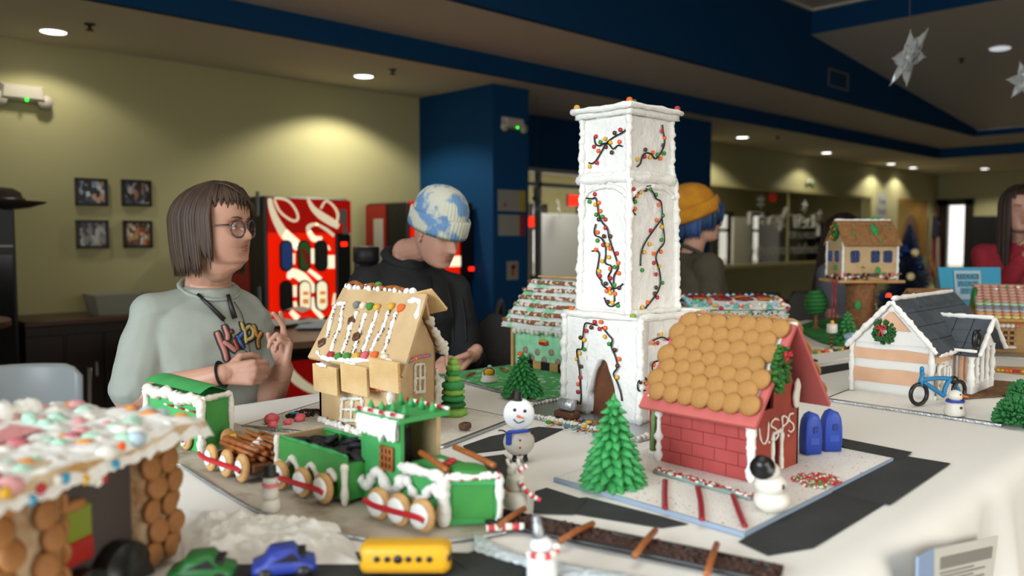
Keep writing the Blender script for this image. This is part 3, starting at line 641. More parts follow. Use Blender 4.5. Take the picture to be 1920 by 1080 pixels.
c = aty(1653, 396, YN)
p = aty(1653, 396, YN-.004); t = thing('wall_poster', 'small white poster with blue words on the pale wall right of the lettered window', 'poster', (c.x, YN-.004, p.z)); MB().box((0, 0, 0), (.46, .006, .75)).build('sheet', mat('poster_white', 'a9a9a0', .8), t, False)
for k, s in enumerate(('Free', 'Snack', 'Bar')): text('print', s, .19, mat('blue_print', '2a4a86', .7), t, (0, -.005, .2-.2*k), (0, -1, 0))
a = aty(1684, 372, YN); c = aty(1735, 480, YN); t = thing('wall_poster', 'orange and yellow poster on the olive wall behind the treehouse', 'poster', ((a.x+c.x)/2, YN, (a.z+c.z)/2)); MB().box((0, -.006, 0), (c.x-a.x, .012, a.z-c.z)).build('sheet', mat('poster_orange', 'a8742a', .7, hex2='7c6a2c', vs=1.5), t, False)
MB().ell((-.1, -.012, -.3), (.5, .006, .6), 16, 10).build('print', mat('poster_brown', '6a4a34', .7), t)
p = atd(1702, 560, 9.0); t = thing('tinsel_tree', 'silver and blue tinsel tree standing right of the treehouse', 'christmas tree', (p.x, p.y, 0)); b = MB(); rr = random.Random(5); ht = atd(1700, 425, 9.0).z
for k in range(420):
    z = .35+(ht-.35)*(k/420)**.9; R0 = .52*(1-(z-.35)/(ht-.35))+.03; a = k*2.4; d = V((math.cos(a), math.sin(a), -.15)); b.cone(V((0, 0, z)), V((0, 0, z))+d*R0*rr.uniform(.8, 1.1), .03, .004, 5)
b.build('branches', mat('tinsel_silver', '5f6878', .35, metal=.3, hex2='2a3c66', vs=9), t, False, kind='stuff')
MB().lathe([(.03, .02), (.025, ht)], 8).build('trunk', m_brass, t); MB().lathe([(.25, 0), (.25, .03), (.03, .06)], 16).build('base', m_blk, t)
for k in range(26):
    z = .5+(ht-.6)*rr.random(); R0 = .5*(1-(z-.35)/(ht-.35)); a = rr.uniform(0, 6.28); MB().ell((math.cos(a)*R0, math.sin(a)*R0, z), .04, 10, 7).build('bauble', mat('bauble_blue', '2c4f9c', .2, metal=.5) if k % 3 else mat('bauble_gold', 'd8c48a', .3, emit=.3), t)
p = atd(1500, 600, 8.2); t = thing('sofa', 'dark grey two-seat sofa with loose back cushions beneath the lettered window', 'sofa', (p.x, p.y, 0), -.35); ms = mat('sofa_grey', '5b5952', .95, .2, 200)
MB().box((0, 0, .25), (1.7, .85, .3), bev=.05).build('base', ms, t); MB().box((0, .36, .6), (1.7, .18, .6), bev=.06).build('backrest', ms, t)
for s in (-1, 1):
    MB().box((s*.88, 0, .36), (.16, .85, .6), bev=.05).build('arm', ms, t); MB().box((s*.4, -.06, .47), (.78, .66, .14), bev=.05).build('seat_cushion', ms, t); MB().box((s*.4, .2, .78), (.74, .16, .44), M.Translation((0, 0, 0)), bev=.07).build('back_cushion', ms, t)
    for y in (-.35, .35): MB().box((s*.75, y, .05), (.06, .06, .1)).build('leg', m_blk, t, False)
# dark bag and coat heap behind the mint house
p = atd(938, 640, 3.5); t = thing('backpack', 'dark grey backpack slumped on a stool behind the mint-green house', 'backpack', (p.x, p.y, .745), .3); mb_ = mat('backpack_grey', '2c2a29', .9, .3, 80)
MB().ell((0, 0, .24), (.17, .13, .25), 20, 14).noise(.04, 7, 3).build('main_compartment', mb_, t); MB().ell((-.02, -.11, .16), (.12, .06, .13), 16, 10).noise(.02, 9, 4).build('front_pocket', mb_, t)
MB().tube(spline([(-.05, 0, .46), (-.03, -.02, .54), (.02, 0, .46)], 5), .012, 6).build('carry_loop', mb_, t)
for s in (-1, 1): MB().tube(spline([(s*.08, .1, .44), (s*.14, .17, .3), (s*.12, .12, .06)], 5), .022, 6, flat=.4).build('strap', mb_, t)
st = thing('bar_stool', 'black bar stool under the slumped backpack', 'stool', (p.x, p.y, 0)); MB().lathe([(.01, .68), (.2, .68), (.21, .70), (.2, .72), (.01, .72)], 24).build('seat', m_blk, st)
for k in range(4): a = k*PI/2+.5; MB().tube([(.14*math.cos(a), .14*math.sin(a), .68), (.22*math.cos(a), .22*math.sin(a), 0)], .013, 8).build('leg', m_blk, st)
MB().tube([(.19*math.cos(k*PI/8), .19*math.sin(k*PI/8), .25) for k in range(16)], .008, 6, closed=True).build('foot_ring', m_blk, st)
# ---------------------------------------------------------------- the long table and its white cloth
TX0, TX1, TY0, TY1 = -.34, 4.45, .50, 2.17
dt = thing('display_table', 'long display table hidden under the white cloth, carrying the whole village', 'table', ((TX0+TX1)/2, (TY0+TY1)/2, 0))
MB().box((0, 0, TZ-.03), (TX1-TX0-.02, TY1-TY0-.02, .05), bev=.01).build('tabletop', m_wht, dt, False)
for sx in (-1, 0, 1):
    for sy in (-1, 1): MB().box((sx*(TX1-TX0)*.46, sy*(TY1-TY0)*.42, (TZ-.055)/2), (.05, .05, TZ-.055)).build('leg', m_trimw, dt, False)
m_cloth = mat('white_tablecloth', 'e2dfd7', .85, .12, 700, sheen=.1)
b = MB(); W0, W1 = TX1-TX0, TY1-TY0; drop = .96
def cl(u, v):
    # u,v in metres measured across the cloth; outside the table it hangs
    ex = max(0, -u, u-W0); ey = max(0, -v, v-W1); cx = min(max(u, 0), W0); cy = min(max(v, 0), W1)
    e = math.hypot(ex, ey)
    top = .0012*NZ.noise(V((u*2.5, v*2.5, 0)))+.0022*max(0, NZ.noise(V((u*1.2+v*2.2, u*.4, 4))))
    if e < 1e-6: return V((TX0+cx, TY0+cy, TZ+max(-.0005, top*.5)))
    dx = (ex if u > W0 else -ex)/e; dy = (ey if v > W1 else -ey)/e
    R = .035; a = min(e/R, PI/2); out = R*math.sin(a); dn = R*(1-math.cos(a))+max(0, e-R*PI/2)
    s = (u if ey > ex else v)*1.0+math.atan2(ey, ex)*.3
    fold = (.024*math.sin(s*17+1.2*math.sin(s*5))+.012*math.sin(s*41+2))*min(1, dn/.25)+.014*min(1, dn/.4)
    out += max(-.012, fold)+.05*dn*min(1, dn)
    return V((TX0+cx+dx*out, TY0+cy+dy*out, TZ-dn))
NU, NV = 250, 150
def para(i, n, L):     # denser near the edges
    return -drop+(L+2*drop)*i
b.grid(lambda p, q: cl(para(p, 0, W0), para(q, 0, W1)), NU, NV)
tc = b.build('tablecloth', m_cloth); tag(tc, 'white cloth draped over the long display table to the floor', 'tablecloth')
TC = TZ+.0016
# ---------------------------------------------------------------- confectionery materials
m_ice = mat('royal_icing', 'e6e4de', .55, .42, 70, sss=.08); m_icew = mat('royal_icing_warm', 'd8d2c4', .6, .4, 140)
m_ginger = mat('gingerbread', 'c7aa80', .75, .15, 160, hex2='b6966a', vs=9); m_gingerd = mat('gingerbread_dark', '6b4120', .8, .2, 120, .35, 20)
m_crack = mat('cracker', 'd5b482', .75, .25, 220, hex2='c6a068', vs=14); m_wafer = mat('vanilla_wafer', '9e6e34', .7, .25, 200, hex2='aa7c42', vs=22)
m_cookie = mat('tan_cookie', 'c79b62', .75, .25, 200, hex2='b58650', vs=20); m_pretz = mat('pretzel_brown', 'a5602a', .45, .25, 120, hex2='7c4218', vs=35)
m_choc = mat('milk_chocolate', '5a3826', .4, .1, 60); m_chocd = mat('dark_chocolate', '2b1a14', .5, .3, 90); m_lico = mat('black_licorice', '141414', .35)
m_redlic = mat('red_licorice', '8c1420', .35); m_red = mat('red_candy', 'b5232a', .25); m_orange = mat('orange_candy', 'f0641c', .25); m_yel = mat('yellow_candy', 'dca81e', .25)
m_grn = mat('green_candy', '2f8a28', .25); m_brn = mat('brown_candy', '47261a', .25); m_blu = mat('blue_candy', '2a92b8', .25); m_pink = mat('pink_candy', 'd66a74', .3); m_wcandy = mat('white_candy', 'e4e0d4', .35)
m_gicing = mat('green_icing', '3fa257', .6, .3, 140, hex2='338c48', vs=25); m_gdark = mat('dark_green_icing', '1f6a2a', .6, .4, 120); m_glime = mat('lime_icing', '86b84c', .6, .3, 120)
m_mint = mat('mint_icing', '86c796', .6, .35, 120, hex2='a2d8b0', vs=30); m_foil = mat('silver_foil', 'c4c7ca', .32, .5, 140, metal=1); m_coco = mat('coconut_snow', 'ece9e1', .9, .35, 260)
m_black = mat('black_paper', '262827', .9, .15, 120, hex2='303231', vs=8); m_card = mat('grey_board', '7b7a76', .8)
m_fgreen = mat('green_fondant', '3b8f3e', .55, .08, 60, hex2='2f7d34', vs=10); m_fgreenl = mat('green_fondant_light', '46a55a', .55, .08, 60, hex2='3c9650', vs=14)
DOT = {k: MB().ell((0, 0, 0), (.0062, .0062, .0036), 8, 5).mesh('candy_'+k, mm) for k, mm in dict(r=m_red, o=m_orange, y=m_yel, g=m_grn, b=m_brn, u=m_blu, p=m_pink, w=m_wcandy).items()}
gumsh = lambda: MB().lathe([(.0001, 0), (.92, 0), (1, .12), (.93, .55), (.7, .9), (.35, 1.05), (.0001, 1.08)], 12)
_GM = {}
def gumdrop(col, hexc, r):
    k = (col, r)
    if k not in _GM: _GM[k] = gumsh().xf(M.Scale(r, 4)).mesh('gumdrop_'+col, mat('sugared_'+col, hexc, .55, .5, 500, sss=.1))
    return _GM[k]
# snow-covered boards
def board(name, lab, poly, th, m, z=None, cat='board', snow=None, lip=0, seed=1, amp=.004, border=None, kin=.97):
    z = TC if z is None else z
    cx = sum(p[0] for p in poly)/len(poly); cy = sum(p[1] for p in poly)/len(poly)
    t = thing(name, lab, cat, (cx, cy, z)); q = [(x-cx, y-cy) for x, y in poly]
    MB().prism(q, 0, th).build('base', m, t, False)
    if snow:
        k = kin; n = 34; b = MB()
        a, bb, c, d = [V((x*k, y*k, 0)) for x, y in q]
        def f(u, v):
            p = a*(1-u)*(1-v)+bb*u*(1-v)+c*u*v+d*(1-u)*v
            e = min(u, 1-u, v, 1-v)*12
            p.z = th+.0005+min(1, e)*(.002+amp*abs(NZ.noise(p*28+V((seed, 0, 0))))+amp*.5*abs(NZ.noise(p*90)))
            return p
        b.grid(f, n, n); b.build('snow_layer', snow, t)
    return t
# black paper roads under everything
def paper(lab, pts, z=0, grp=None, m=m_black, nm='road_paper'):
    P = [atz(x, y) for x, y in pts]; cx = sum(p.x for p in P)/len(P); cy = sum(p.y for p in P)/len(P)
    o = MB().prism([(p.x-cx, p.y-cy) for p in P], 0, .0012).build(nm, m, None, False); o.location = (cx, cy, TC+z)
    return tag(o, lab, 'paper')
paper('black paper road strip running from the post office corner to the right table edge', [(1385, 1018), (1440, 1044), (1525, 1030), (1662, 945), (1560, 920)])
paper('broad black paper road piece beside the right tip of the post office board', [(1555, 925), (1668, 950), (1782, 872), (1690, 857), (1635, 870)], .0013)
paper('black paper road strip behind the blue mailboxes', [(1560, 832), (1580, 826), (1710, 852), (1690, 866), (1630, 862)], .0026)
paper('dark paper road strip in front of the post office snow board', [(1060, 938), (1100, 935), (1230, 968), (1290, 985), (1240, 992), (1075, 965)])
paper('black paper road piece just right of the striped candy cane figure', [(1003, 925), (1025, 918), (1100, 942), (1075, 968), (1000, 965)], .0013)
paper('black paper road strip behind the green locomotive', [(868, 838), (920, 820), (1010, 802), (1056, 806), (1000, 832), (940, 845), (880, 852)])
paper('black paper road patch between the locomotive and the candy cane figure', [(905, 860), (945, 855), (960, 872), (950, 925), (925, 935)], .0013)
paper('long grey black road paper along the front, under the bus and cars', [(345, 1068), (560, 1046), (700, 1036), (900, 1040), (1000, 1075), (960, 1140), (300, 1140)])
paper('dark paper triangle right of the yellow bus', [(845, 1052), (905, 1032), (1000, 1048), (980, 1085), (900, 1088)], .0013)
paper('black paper road strip between the church and the post office', [(1455, 706), (1500, 695), (1600, 680), (1600, 692), (1500, 710)])
paper('black paper road strip right of the church porch', [(1856, 702), (1930, 725), (1935, 740), (1856, 716)])
paper('black paper strip under the tower board by the snowman', [(975, 862), (1005, 828), (1060, 806), (1062, 812), (1010, 850)], .0024) if False else None
# loose coconut snow heap in the foreground
b = MB(); c0 = atz(500, 1000)
def sn_(u, v):
    a, bb, c, d = atz(335, 960), atz(345, 1062), atz(680, 1062), atz(640, 985)
    p = a*(1-u)*(1-v)+bb*(1-u)*v+c*u*v+d*u*(1-v); e = max(0, min(u, 1-u, v, 1-v))*6
    h = min(1, e)*(.010+.016*abs(NZ.noise(p*22))+.009*abs(NZ.noise(p*70))); p.z = TC+h-.0006; return p-V((c0.x, c0.y, TC))
b.grid(sn_, 60, 40); o = b.build('snow_heap', m_coco); o.location = (c0.x, c0.y, TC+.001); tag(o, 'loose heap of shredded coconut snow in front of the green train', 'snow', kind='stuff')
# ---------------------------------------------------------------- tall white iced tower
pts = [(1.50, 1.13), (2.02, 1.13), (2.02, 1.57), (1.50, 1.57)]
fb = board('foil_board', 'square foil covered board under the tall white tower', pts, .006, m_foil)
b = MB()
for k in range(4):
    p, q = pts[k], pts[(k+1) % 4]
    if k == 1: continue
    n = 34
    for i in range(n):
        x = p[0]+(q[0]-p[0])*i/n-1.76; y = p[1]+(q[1]-p[1])*i/n-1.35; r = RND.uniform(.004, .0075); b.ell((x*.985, y*.985, .006+r*.5), (r*1.3, r*1.2, r), 7, 5)
b.build('icing_border', m_icew, fb)
tw = thing('white_tower', 'tall white iced tower with candy light strings and an arched brown doorway', 'tower', (1.62, 1.22, TC+.006))
BX, BY, BH = .28, .25, .262
MB().gbox((.155, BY/2, BH/2), (BX-.03, BY-.006, BH-.004), (26, 24, 26)).noise(.0040, 36).noise(.0020, 110).build('base_block', m_ice, tw)
# front wall with the arch: columns above the opening
def arch(y):
    t = (y-.120)/.050
    return 0 if abs(t) >= 1 else .150*math.sqrt(1-abs(t)**2.2)*(.92+.08*math.cos(t*3))
b = MB(); ys = sorted(set([BY*i/44 for i in range(45)]+[.0699, .0701, .1699, .1701])); nz = 22
for side, x in ((0, 0), (1, .032)):
    pass
vs = []; fs = []
for x in (0, .034):
    for y in ys:
        z0 = arch(y)
        for k in range(nz+1): vs.append((x, y, z0+(BH-z0)*k/nz))
n1 = len(ys)*(nz+1)
for i in range(len(ys)-1):
    for k in range(nz):
        a = i*(nz+1)+k; fs.append((a, a+1, a+nz+2, a+nz+1)); fs.append((n1+a, n1+a+nz+1, n1+a+nz+2, n1+a+1))
    a = i*(nz+1); fs.append((a, a+nz+1, n1+a+nz+1, n1+a)); a += nz; fs.append((a, n1+a, n1+a+nz+1, a+nz+1))
for i in (0, len(ys)-1):
    for k in range(nz):
        a = i*(nz+1)+k; fs.append((a, n1+a, n1+a+1, a+1))
b.add(vs, fs).noise(.0034, 38).noise(.0018, 110).build('arched_front', m_ice, tw)
MB().box((.030, .12, .08), (.012, .112, .16)).build('doorway', mat('doorway_gingerbread', '6a3c1c', .8, .3, 90, .3, 30), tw, False, label='dark brown gingerbread in the arched doorway')
# shaft: tapers, with thick piped corners
SX0, SX1, SY0, SY1, SZ1 = .055, .262, .080, .240, .614
def taper(v):
    t = (v.z-BH)/(SZ1-BH); c = V(((SX0+SX1)/2, (SY0+SY1)/2, 0)); k = 1.04-.07*t
    return V((c.x+(v.x-c.x)*k, c.y+(v.y-c.y)*k, v.z))
MB().gbox(((SX0+SX1)/2, (SY0+SY1)/2, (BH+SZ1)/2), (SX1-SX0, SY1-SY0, SZ1-BH), (22, 18, 48)).map(taper).noise(.0034, 36).noise(.0020, 110).build('shaft', m_ice, tw)
b = MB()
def edge(x, y, z0, z1, r, sd=0): bead(b, [(x+RND.uniform(-.002, .002), y+RND.uniform(-.002, .002), z0+(z1-z0)*k/9) for k in range(10)], r, 8, 5, .35, sd)
for (x, y) in ((SX0, SY0), (SX0, SY1), (SX1, SY0), (SX1, SY1)):
    P = [taper(V((x, y, BH+(SZ1-BH)*k/10))) for k in range(11)]; bead(b, P, .0105, 8, 5, .4, x*9)
# raised arches of icing framing the recessed panels
for k in range(2):
    P = []
    for i in range(9):
        a = PI*i/8; s = math.cos(a); t = .60-.035+.03*math.sin(a)
        if k == 0: P.append(taper(V((SX0-.001, (SY0+SY1)/2+s*.070, t))))
        else: P.append(taper(V(((SX0+SX1)/2+s*.092, SY0-.001, t))))
    bead(b, P, .007, 7, 4, .4, k)
b.build('piped_corners', m_ice, tw, kind='stuff')
UX0, UX1, UY0, UY1, UZ0, UZ1 = .062, .250, .088, .244, .614, .775
MB().gbox(((UX0+UX1)/2, (UY0+UY1)/2, (UZ0+UZ1)/2), (UX1-UX0, UY1-UY0, UZ1-UZ0), (20, 18, 20)).noise(.0030, 38).noise(.0020, 110).build('clock_block', m_ice, tw)
b = MB()
for (x, y) in ((UX0, UY0), (UX0, UY1), (UX1, UY0), (UX1, UY1)): edge(x, y, UZ0, UZ1, .009, x*5)
def ring(x0, x1, y0, y1, z, r, n=10, sd=0):
    P = []
    for (a, c) in (((x0, y0), (x1, y0)), ((x1, y0), (x1, y1)), ((x1, y1), (x0, y1)), ((x0, y1), (x0, y0))):
        for i in range(n): P.append((a[0]+(c[0]-a[0])*i/n, a[1]+(c[1]-a[1])*i/n, z+RND.uniform(-.002, .002)))
    rr = [r*(1+.5*NZ.noise(V(p)*70+V((sd, 0, 0)))) for p in P]; b.tube(P, rr, 8, closed=True)
b.build('piped_corners', m_ice, tw, kind='stuff')
for a_ in ((UX0-.004, UX1+.004, UY0-.004, UY1+.004, UZ0, .013, 10, 1), (UX0-.002, UX1+.002, UY0-.002, UY1+.002, UZ0+.012, .009, 10, 2), (0.0, BX, .0, BY, BH, .009, 10, 3), (SX0-.006, SX1+.006, SY0-.006, SY1+.006, BH+.004, .008, 10, 7)): b = MB(); ring(*a_); b.build('piped_band', m_ice, tw)
for a_ in ((0, 0, 0, BH, .010, 4), (0, BY, 0, BH, .010, 5), (BX, 0, 0, BH, .010, 6)): b = MB(); edge(*a_); b.build('piped_corner', m_ice, tw)
CX0, CX1, CY0, CY1 = UX0-.014, UX1+.014, UY0-.014, UY1+.014
MB().gbox(((CX0+CX1)/2, (CY0+CY1)/2, .784), (CX1-CX0, CY1-CY0, .018), (18, 16, 2)).gbox(((CX0+CX1)/2, (CY0+CY1)/2, .797), (CX1-CX0+.012, CY1-CY0+.012, .010), (18, 16, 1)).noise(.002, 45).noise(.001, 130).build('cap_slab', m_ice, tw)
b = MB(); ring(CX0-.004, CX1+.004, CY0-.004, CY1+.004, .796, .008, sd=9); b.build('cap_edge', m_ice, tw)
for (x, y, c, h) in ((CX0+.004, CY1-.004, 'yellow', 'd9a63c'), (CX0+.004, CY0+.004, 'orange', 'e8681e'), (CX1-.004, CY0+.004, 'red', 'b03038')): inst(gumdrop(c, h, .0088), 'gumdrop', tw, (x-.002, y, .8045), sc=(1, 1, 1.15))
inst(gumdrop('green', '3c8a30', .006), 'gumdrop', tw, (CX0+.018, CY0+.001, .8045))
p = local(tw, aty(1188, 596, 1.222)); inst(gumdrop('lime', '8aa834', .0085), 'gumdrop', tw, (p.x, p.y+.002, BH+.006))
p = local(tw, atx(1083, 577, 1.64)); inst(gumdrop('orange', 'e8681e', .0085), 'gumdrop', tw, (p.x, BY-.006, BH+.006))
# licorice strings with candy lights, placed on their wall faces
Ma = lambda x, y: (1040+x/2.7, 180+y/2.7); Mb = lambda x, y: (940+x/3.178, 500+y/3.178)
def lights(face, mp, strings, dots, tz=0):
    for L in strings:
        P = spline([face(*mp(x, y)) for x, y in L], 4); b = MB().tube([local(tw, p) for p in P], .0021, 6); b.build('licorice_string', m_lico, tw)
    for c, x, y in dots:
        p = local(tw, face(*mp(x, y))); inst(DOT[c], 'candy_light', tw, p, n=NRM, rot=None, spin=RND.uniform(0, 3))
wx = lambda x0: (lambda px, py: atx(px, py, 1.62+x0-.0045)); wy = lambda y0: (lambda px, py: aty(px, py, 1.22+y0-.0045))
NRM = (-1, 0, 0)
lights(wx(UX0), Ma, [[(360, 160), (350, 180), (300, 208), (260, 240), (235, 285), (210, 325), (190, 342), (172, 338)], [(200, 205), (205, 240), (225, 252), (250, 240), (275, 245), (295, 268), (320, 250), (342, 255)]],
 [('r', 208, 205), ('g', 230, 233), ('y', 254, 217), ('b', 302, 187), ('r', 331, 171), ('o', 326, 232), ('y', 282, 235), ('r', 198, 257), ('b', 257, 258), ('o', 220, 278), ('b', 288, 286), ('r', 212, 338), ('y', 176, 357)])
shl = lambda px, py: atx(px, py, 1.62+taper(V((SX0, .16, atx(px, py, 1.67).z-TC-.006))).x-.0045)
lights(shl, Ma, [[(158, 517), (190, 520), (205, 515), (215, 545), (222, 600), (240, 640), (265, 670), (275, 720), (295, 780), (312, 830), (320, 870), (300, 910), (297, 950)], [(208, 648), (200, 680), (205, 705), (235, 720), (255, 755), (258, 800), (255, 845), (285, 860), (285, 885), (270, 920), (290, 960), (300, 1000), (302, 1040)],
 [(188, 785), (215, 785), (225, 805), (218, 860), (212, 900), (235, 935), (240, 955), (270, 975), (320, 970), (345, 950)], [(250, 1020), (265, 1055), (290, 1065), (325, 1045)]],
 [('r', 202, 497), ('g', 174, 535), ('y', 204, 550), ('o', 223, 540), ('o', 231, 582), ('g', 209, 601), ('g', 241, 611), ('b', 222, 625), ('r', 256, 625), ('r', 256, 668), ('o', 215, 690), ('b', 248, 710), ('b', 280, 710), ('g', 215, 732), ('r', 244, 754), ('y', 267, 754), ('o', 280, 773), ('o', 207, 778), ('r', 314, 797), ('y', 273, 816), ('y', 240, 836), ('o', 320, 845), ('y', 223, 886), ('g', 303, 866), ('o', 280, 875), ('o', 323, 897), ('r', 227, 910), ('r', 281, 922), ('b', 257, 950), ('g', 301, 957), ('o', 278, 975), ('b', 325, 972), ('o', 261, 988), ('y', 280, 998), ('o', 304, 1001), ('b', 268, 1042), ('y', 291, 1047), ('g', 319, 1062)])
lights(wx(-.001), Mb, [[(570, 350), (530, 340), (500, 338), (490, 380), (485, 430), (480, 490), (450, 495), (455, 560), (465, 620), (470, 700), (475, 780), (468, 820)], [(600, 360), (640, 410), (660, 435), (655, 480), (680, 540), (690, 600), (668, 640), (690, 690), (710, 750), (718, 800)]],
 [('r', 554, 330), ('o', 590, 330), ('o', 617, 365), ('r', 583, 371), ('b', 534, 362), ('r', 503, 383), ('y', 615, 418), ('b', 470, 423), ('y', 492, 437), ('g', 641, 461), ('g', 493, 493), ('b', 675, 497), ('y', 465, 516), ('y', 447, 550), ('o', 700, 550), ('b', 690, 592), ('b', 473, 595), ('y', 688, 660), ('r', 468, 660), ('o', 456, 700), ('r', 455, 747), ('b', 450, 808)])
NRM = (0, -1, 0)
lights(wy(UY0), Ma, [[(546, 145), (550, 180), (558, 230), (550, 265), (530, 300), (510, 318), (490, 295), (465, 288), (445, 305), (435, 340), (418, 358)]], [('r', 545, 178), ('o', 558, 212), ('b', 550, 250), ('b', 461, 272), ('o', 498, 285), ('g', 522, 297), ('g', 556, 290), ('r', 457, 307), ('y', 485, 310), ('o', 538, 316), ('y', 420, 320)])
shr = lambda px, py: aty(px, py, 1.22+taper(V((.16, SY0, aty(px, py, 1.30).z-TC-.006))).y-.0045)
lights(shr, Ma, [[(410, 602), (395, 580), (398, 540), (410, 500), (430, 480), (460, 460), (495, 455)], [(478, 465), (500, 490), (515, 520), (538, 535), (545, 590), (543, 620), (500, 680), (460, 740), (440, 790), (435, 860)], [(543, 620), (552, 680), (555, 740), (530, 775), (517, 800), (515, 830), (530, 880), (537, 940), (525, 985), (500, 1025), (460, 1075)]],
 [('r', 402, 472), ('o', 415, 506), ('y', 435, 488), ('b', 462, 475), ('g', 485, 470), ('g', 515, 500), ('g', 410, 535), ('o', 408, 572), ('o', 529, 550), ('g', 550, 605), ('o', 517, 628), ('y', 545, 663), ('r', 487, 681), ('g', 543, 728), ('y', 483, 750), ('o', 540, 788), ('o', 502, 798), ('y', 455, 791), ('r', 503, 845), ('y', 530, 862), ('g', 445, 882), ('r', 514, 903), ('g', 547, 946), ('b', 515, 970), ('b', 507, 1000), ('r', 521, 1020), ('o', 471, 1045), ('y', 445, 1070)])
lights(wy(-.001), Mb, [[(1025, 405), (1000, 440), (960, 420), (905, 440)], [(990, 540), (940, 560), (905, 575), (900, 620), (920, 660), (880, 680), (850, 660), (815, 690), (820, 740), (880, 735), (900, 750)], [(900, 750), (885, 800), (878, 850)]], [('y', 954, 405), ('o', 903, 455), ('r', 932, 455), ('r', 998, 430), ('y', 967, 535), ('o', 911, 586), ('b', 925, 630), ('r', 904, 675), ('o', 866, 698), ('b', 831, 690), ('r', 895, 745), ('y', 845, 765)])
# wrapped bench and sprinkle path at the doorway
p = atz(1068, 782, TC+.006); t = thing('wrapped_bench', 'silver wrapped candy bench on a chocolate base left of the tower doorway', 'candy', (p.x-.01, p.y, TC+.006), PI/2)
MB().box((0, 0, .009), (.066, .036, .018), bev=.004).build('chocolate_base', m_choc, t, False); MB().box((0, 0, .034), (.056, .026, .032), bev=.007).noise(.002, 60).build('foil_wrap', mat('matt_foil', 'b4b8ba', .35, .4, 90, metal=.7), t)
c = atz(1105, 800, TC+.006); b = MB(); cols = ['u', 'u', 'u', 'b', 'b', 'y', 'o']
t = thing('sprinkle_path', 'patch of blue and brown sprinkles in front of the tower doorway', 'sprinkles', (c.x, c.y, TC+.006))
byc = {}
for k in range(170):
    x, y = RND.uniform(-.06, .05), RND.uniform(-.085, .10); a = RND.uniform(0, PI); col = RND.choice(cols)
    byc.setdefault(col, MB()).box((0, 0, 0), (.009, .0026, .0026), M.Translation((x, y, .0014)) @ M.Rotation(a, 4, 'Z'))
mm = dict(u=m_blu, b=m_choc, y=m_yel, o=m_orange)
for c_, bb in byc.items(): bb.build('sprinkles', mm[c_], t, False, kind='stuff')
for (x, y, c_) in ((-.05, .09, 'g'), (-.02, .0, 'y'), (.02, .02, 'y'), (.0, -.06, 'o')): inst(DOT[c_], 'candy', t, (x, y, .004), sc=1.4)
# ---------------------------------------------------------------- red post office on its snow board
m_redf = mat('red_fondant', 'a8423e', .65, .06, 80, hex2='9a3632', vs=12); m_redg = mat('red_gingerbread', '9c3f2c', .7, .1, 90, hex2='8a3424', vs=14); m_roofp = mat('pink_red_fondant', 'c0605a', .6, .06, 60)
m_sprk = mat('red_sprinkled_snow', 'e6e2da', .9, .5, 300, hex2='b8343c', vs=170, thr=(.325, .355))
board('snow_board', 'snow covered board with red sprinkles under the red post office', [(1.135, .65), (1.75, .66), (1.765, 1.06), (1.138, 1.06)], .008, mat('blue_grey_board', '8fa0b4', .6), snow=m_sprk, amp=.003, kin=.99)
ZB = TC+.011
po = thing('post_office', 'red cookie post office with a wafer roof and piped white letters', 'cookie house', (1.372, .775, ZB))
PW, PL, PH, PA = .185, .205, .165, .288    # width in X, length in Y, wall height, apex
b = MB(); T = .006
b.box((T/2+.0015, PL/2, .065), (T, PL, .13)); b.build('side_wall', m_redf, po, False)
MB().box((PW-T/2, PL/2, .065), (T, PL, .13)).build('side_wall', m_redf, po, False)
# pressed bricks on the long wall
rows = 5; bh = .13/rows
for r in range(rows):
    n = 4; off = .5 if r % 2 else 0; bw = PL/n
    y = -off*bw
    while y < PL-1e-4:
        y0, y1 = max(0, y), min(PL, y+bw)
        if y1-y0 > .006: MB().box((-.0004, (y0+y1)/2, (r+.5)*bh), (.003, y1-y0-.0008, bh-.0008), bev=.0007).build('brick', m_redf, po, False)
        y += bw
def gable(y, holes):
    pts = [(0, 0), (PW, 0), (PW, .13), (PW/2, PA-.012), (0, .13)]
    return pts
Ty = lambda y: M.Translation((0, y, 0)) @ M.Rotation(PI/2, 4, 'X')
# gable front with a doorway and an attic opening, built from pieces
dx0, dx1, dh = .085, .107, .075; ax0, ax1, az0, az1 = .040, .082, .128, .172
def topz(x): return .13+(PA-.012-.13)*(1-abs(x-PW/2)/(PW/2))
vs = MB(); th = .007
def strip(x0, x1, z0, z1=None):
    n = 4
    for i in range(n):
        a = x0+(x1-x0)*i/n; c = x0+(x1-x0)*(i+1)/n
        ta, tc_ = (topz(a), topz(c)) if z1 is None else (z1, z1)
        vs.add([(a, 0, z0), (c, 0, z0), (c, 0, tc_), (a, 0, ta), (a, th, z0), (c, th, z0), (c, th, tc_), (a, th, ta)], [(0, 1, 2, 3), (7, 6, 5, 4), (0, 4, 5, 1), (3, 2, 6, 7), (0, 3, 7, 4), (1, 5, 6, 2)])
strip(0, ax0, 0); strip(ax0, ax1, 0, az0); strip(ax0, ax1, az1); strip(ax1, dx0, 0); strip(dx0, dx1, dh); strip(dx1, PW, 0)
vs.build('gable_front', m_redg, po, False)
MB().prism([(0, 0), (PW, 0), (PW, .13), (PW/2, PA-.012), (0, .13)], 0, .006, M.Translation((0, PL, 0)) @ M.Rotation(PI/2, 4, 'X')).build('gable_back', m_redg, po, False)
MB().box((PW/2, .03, .09), (PW-.02, .002, .16)).build('interior_shade_sheet', m_chocd, po, False)  # dark sheet, coloured as the shade behind the door and attic openings
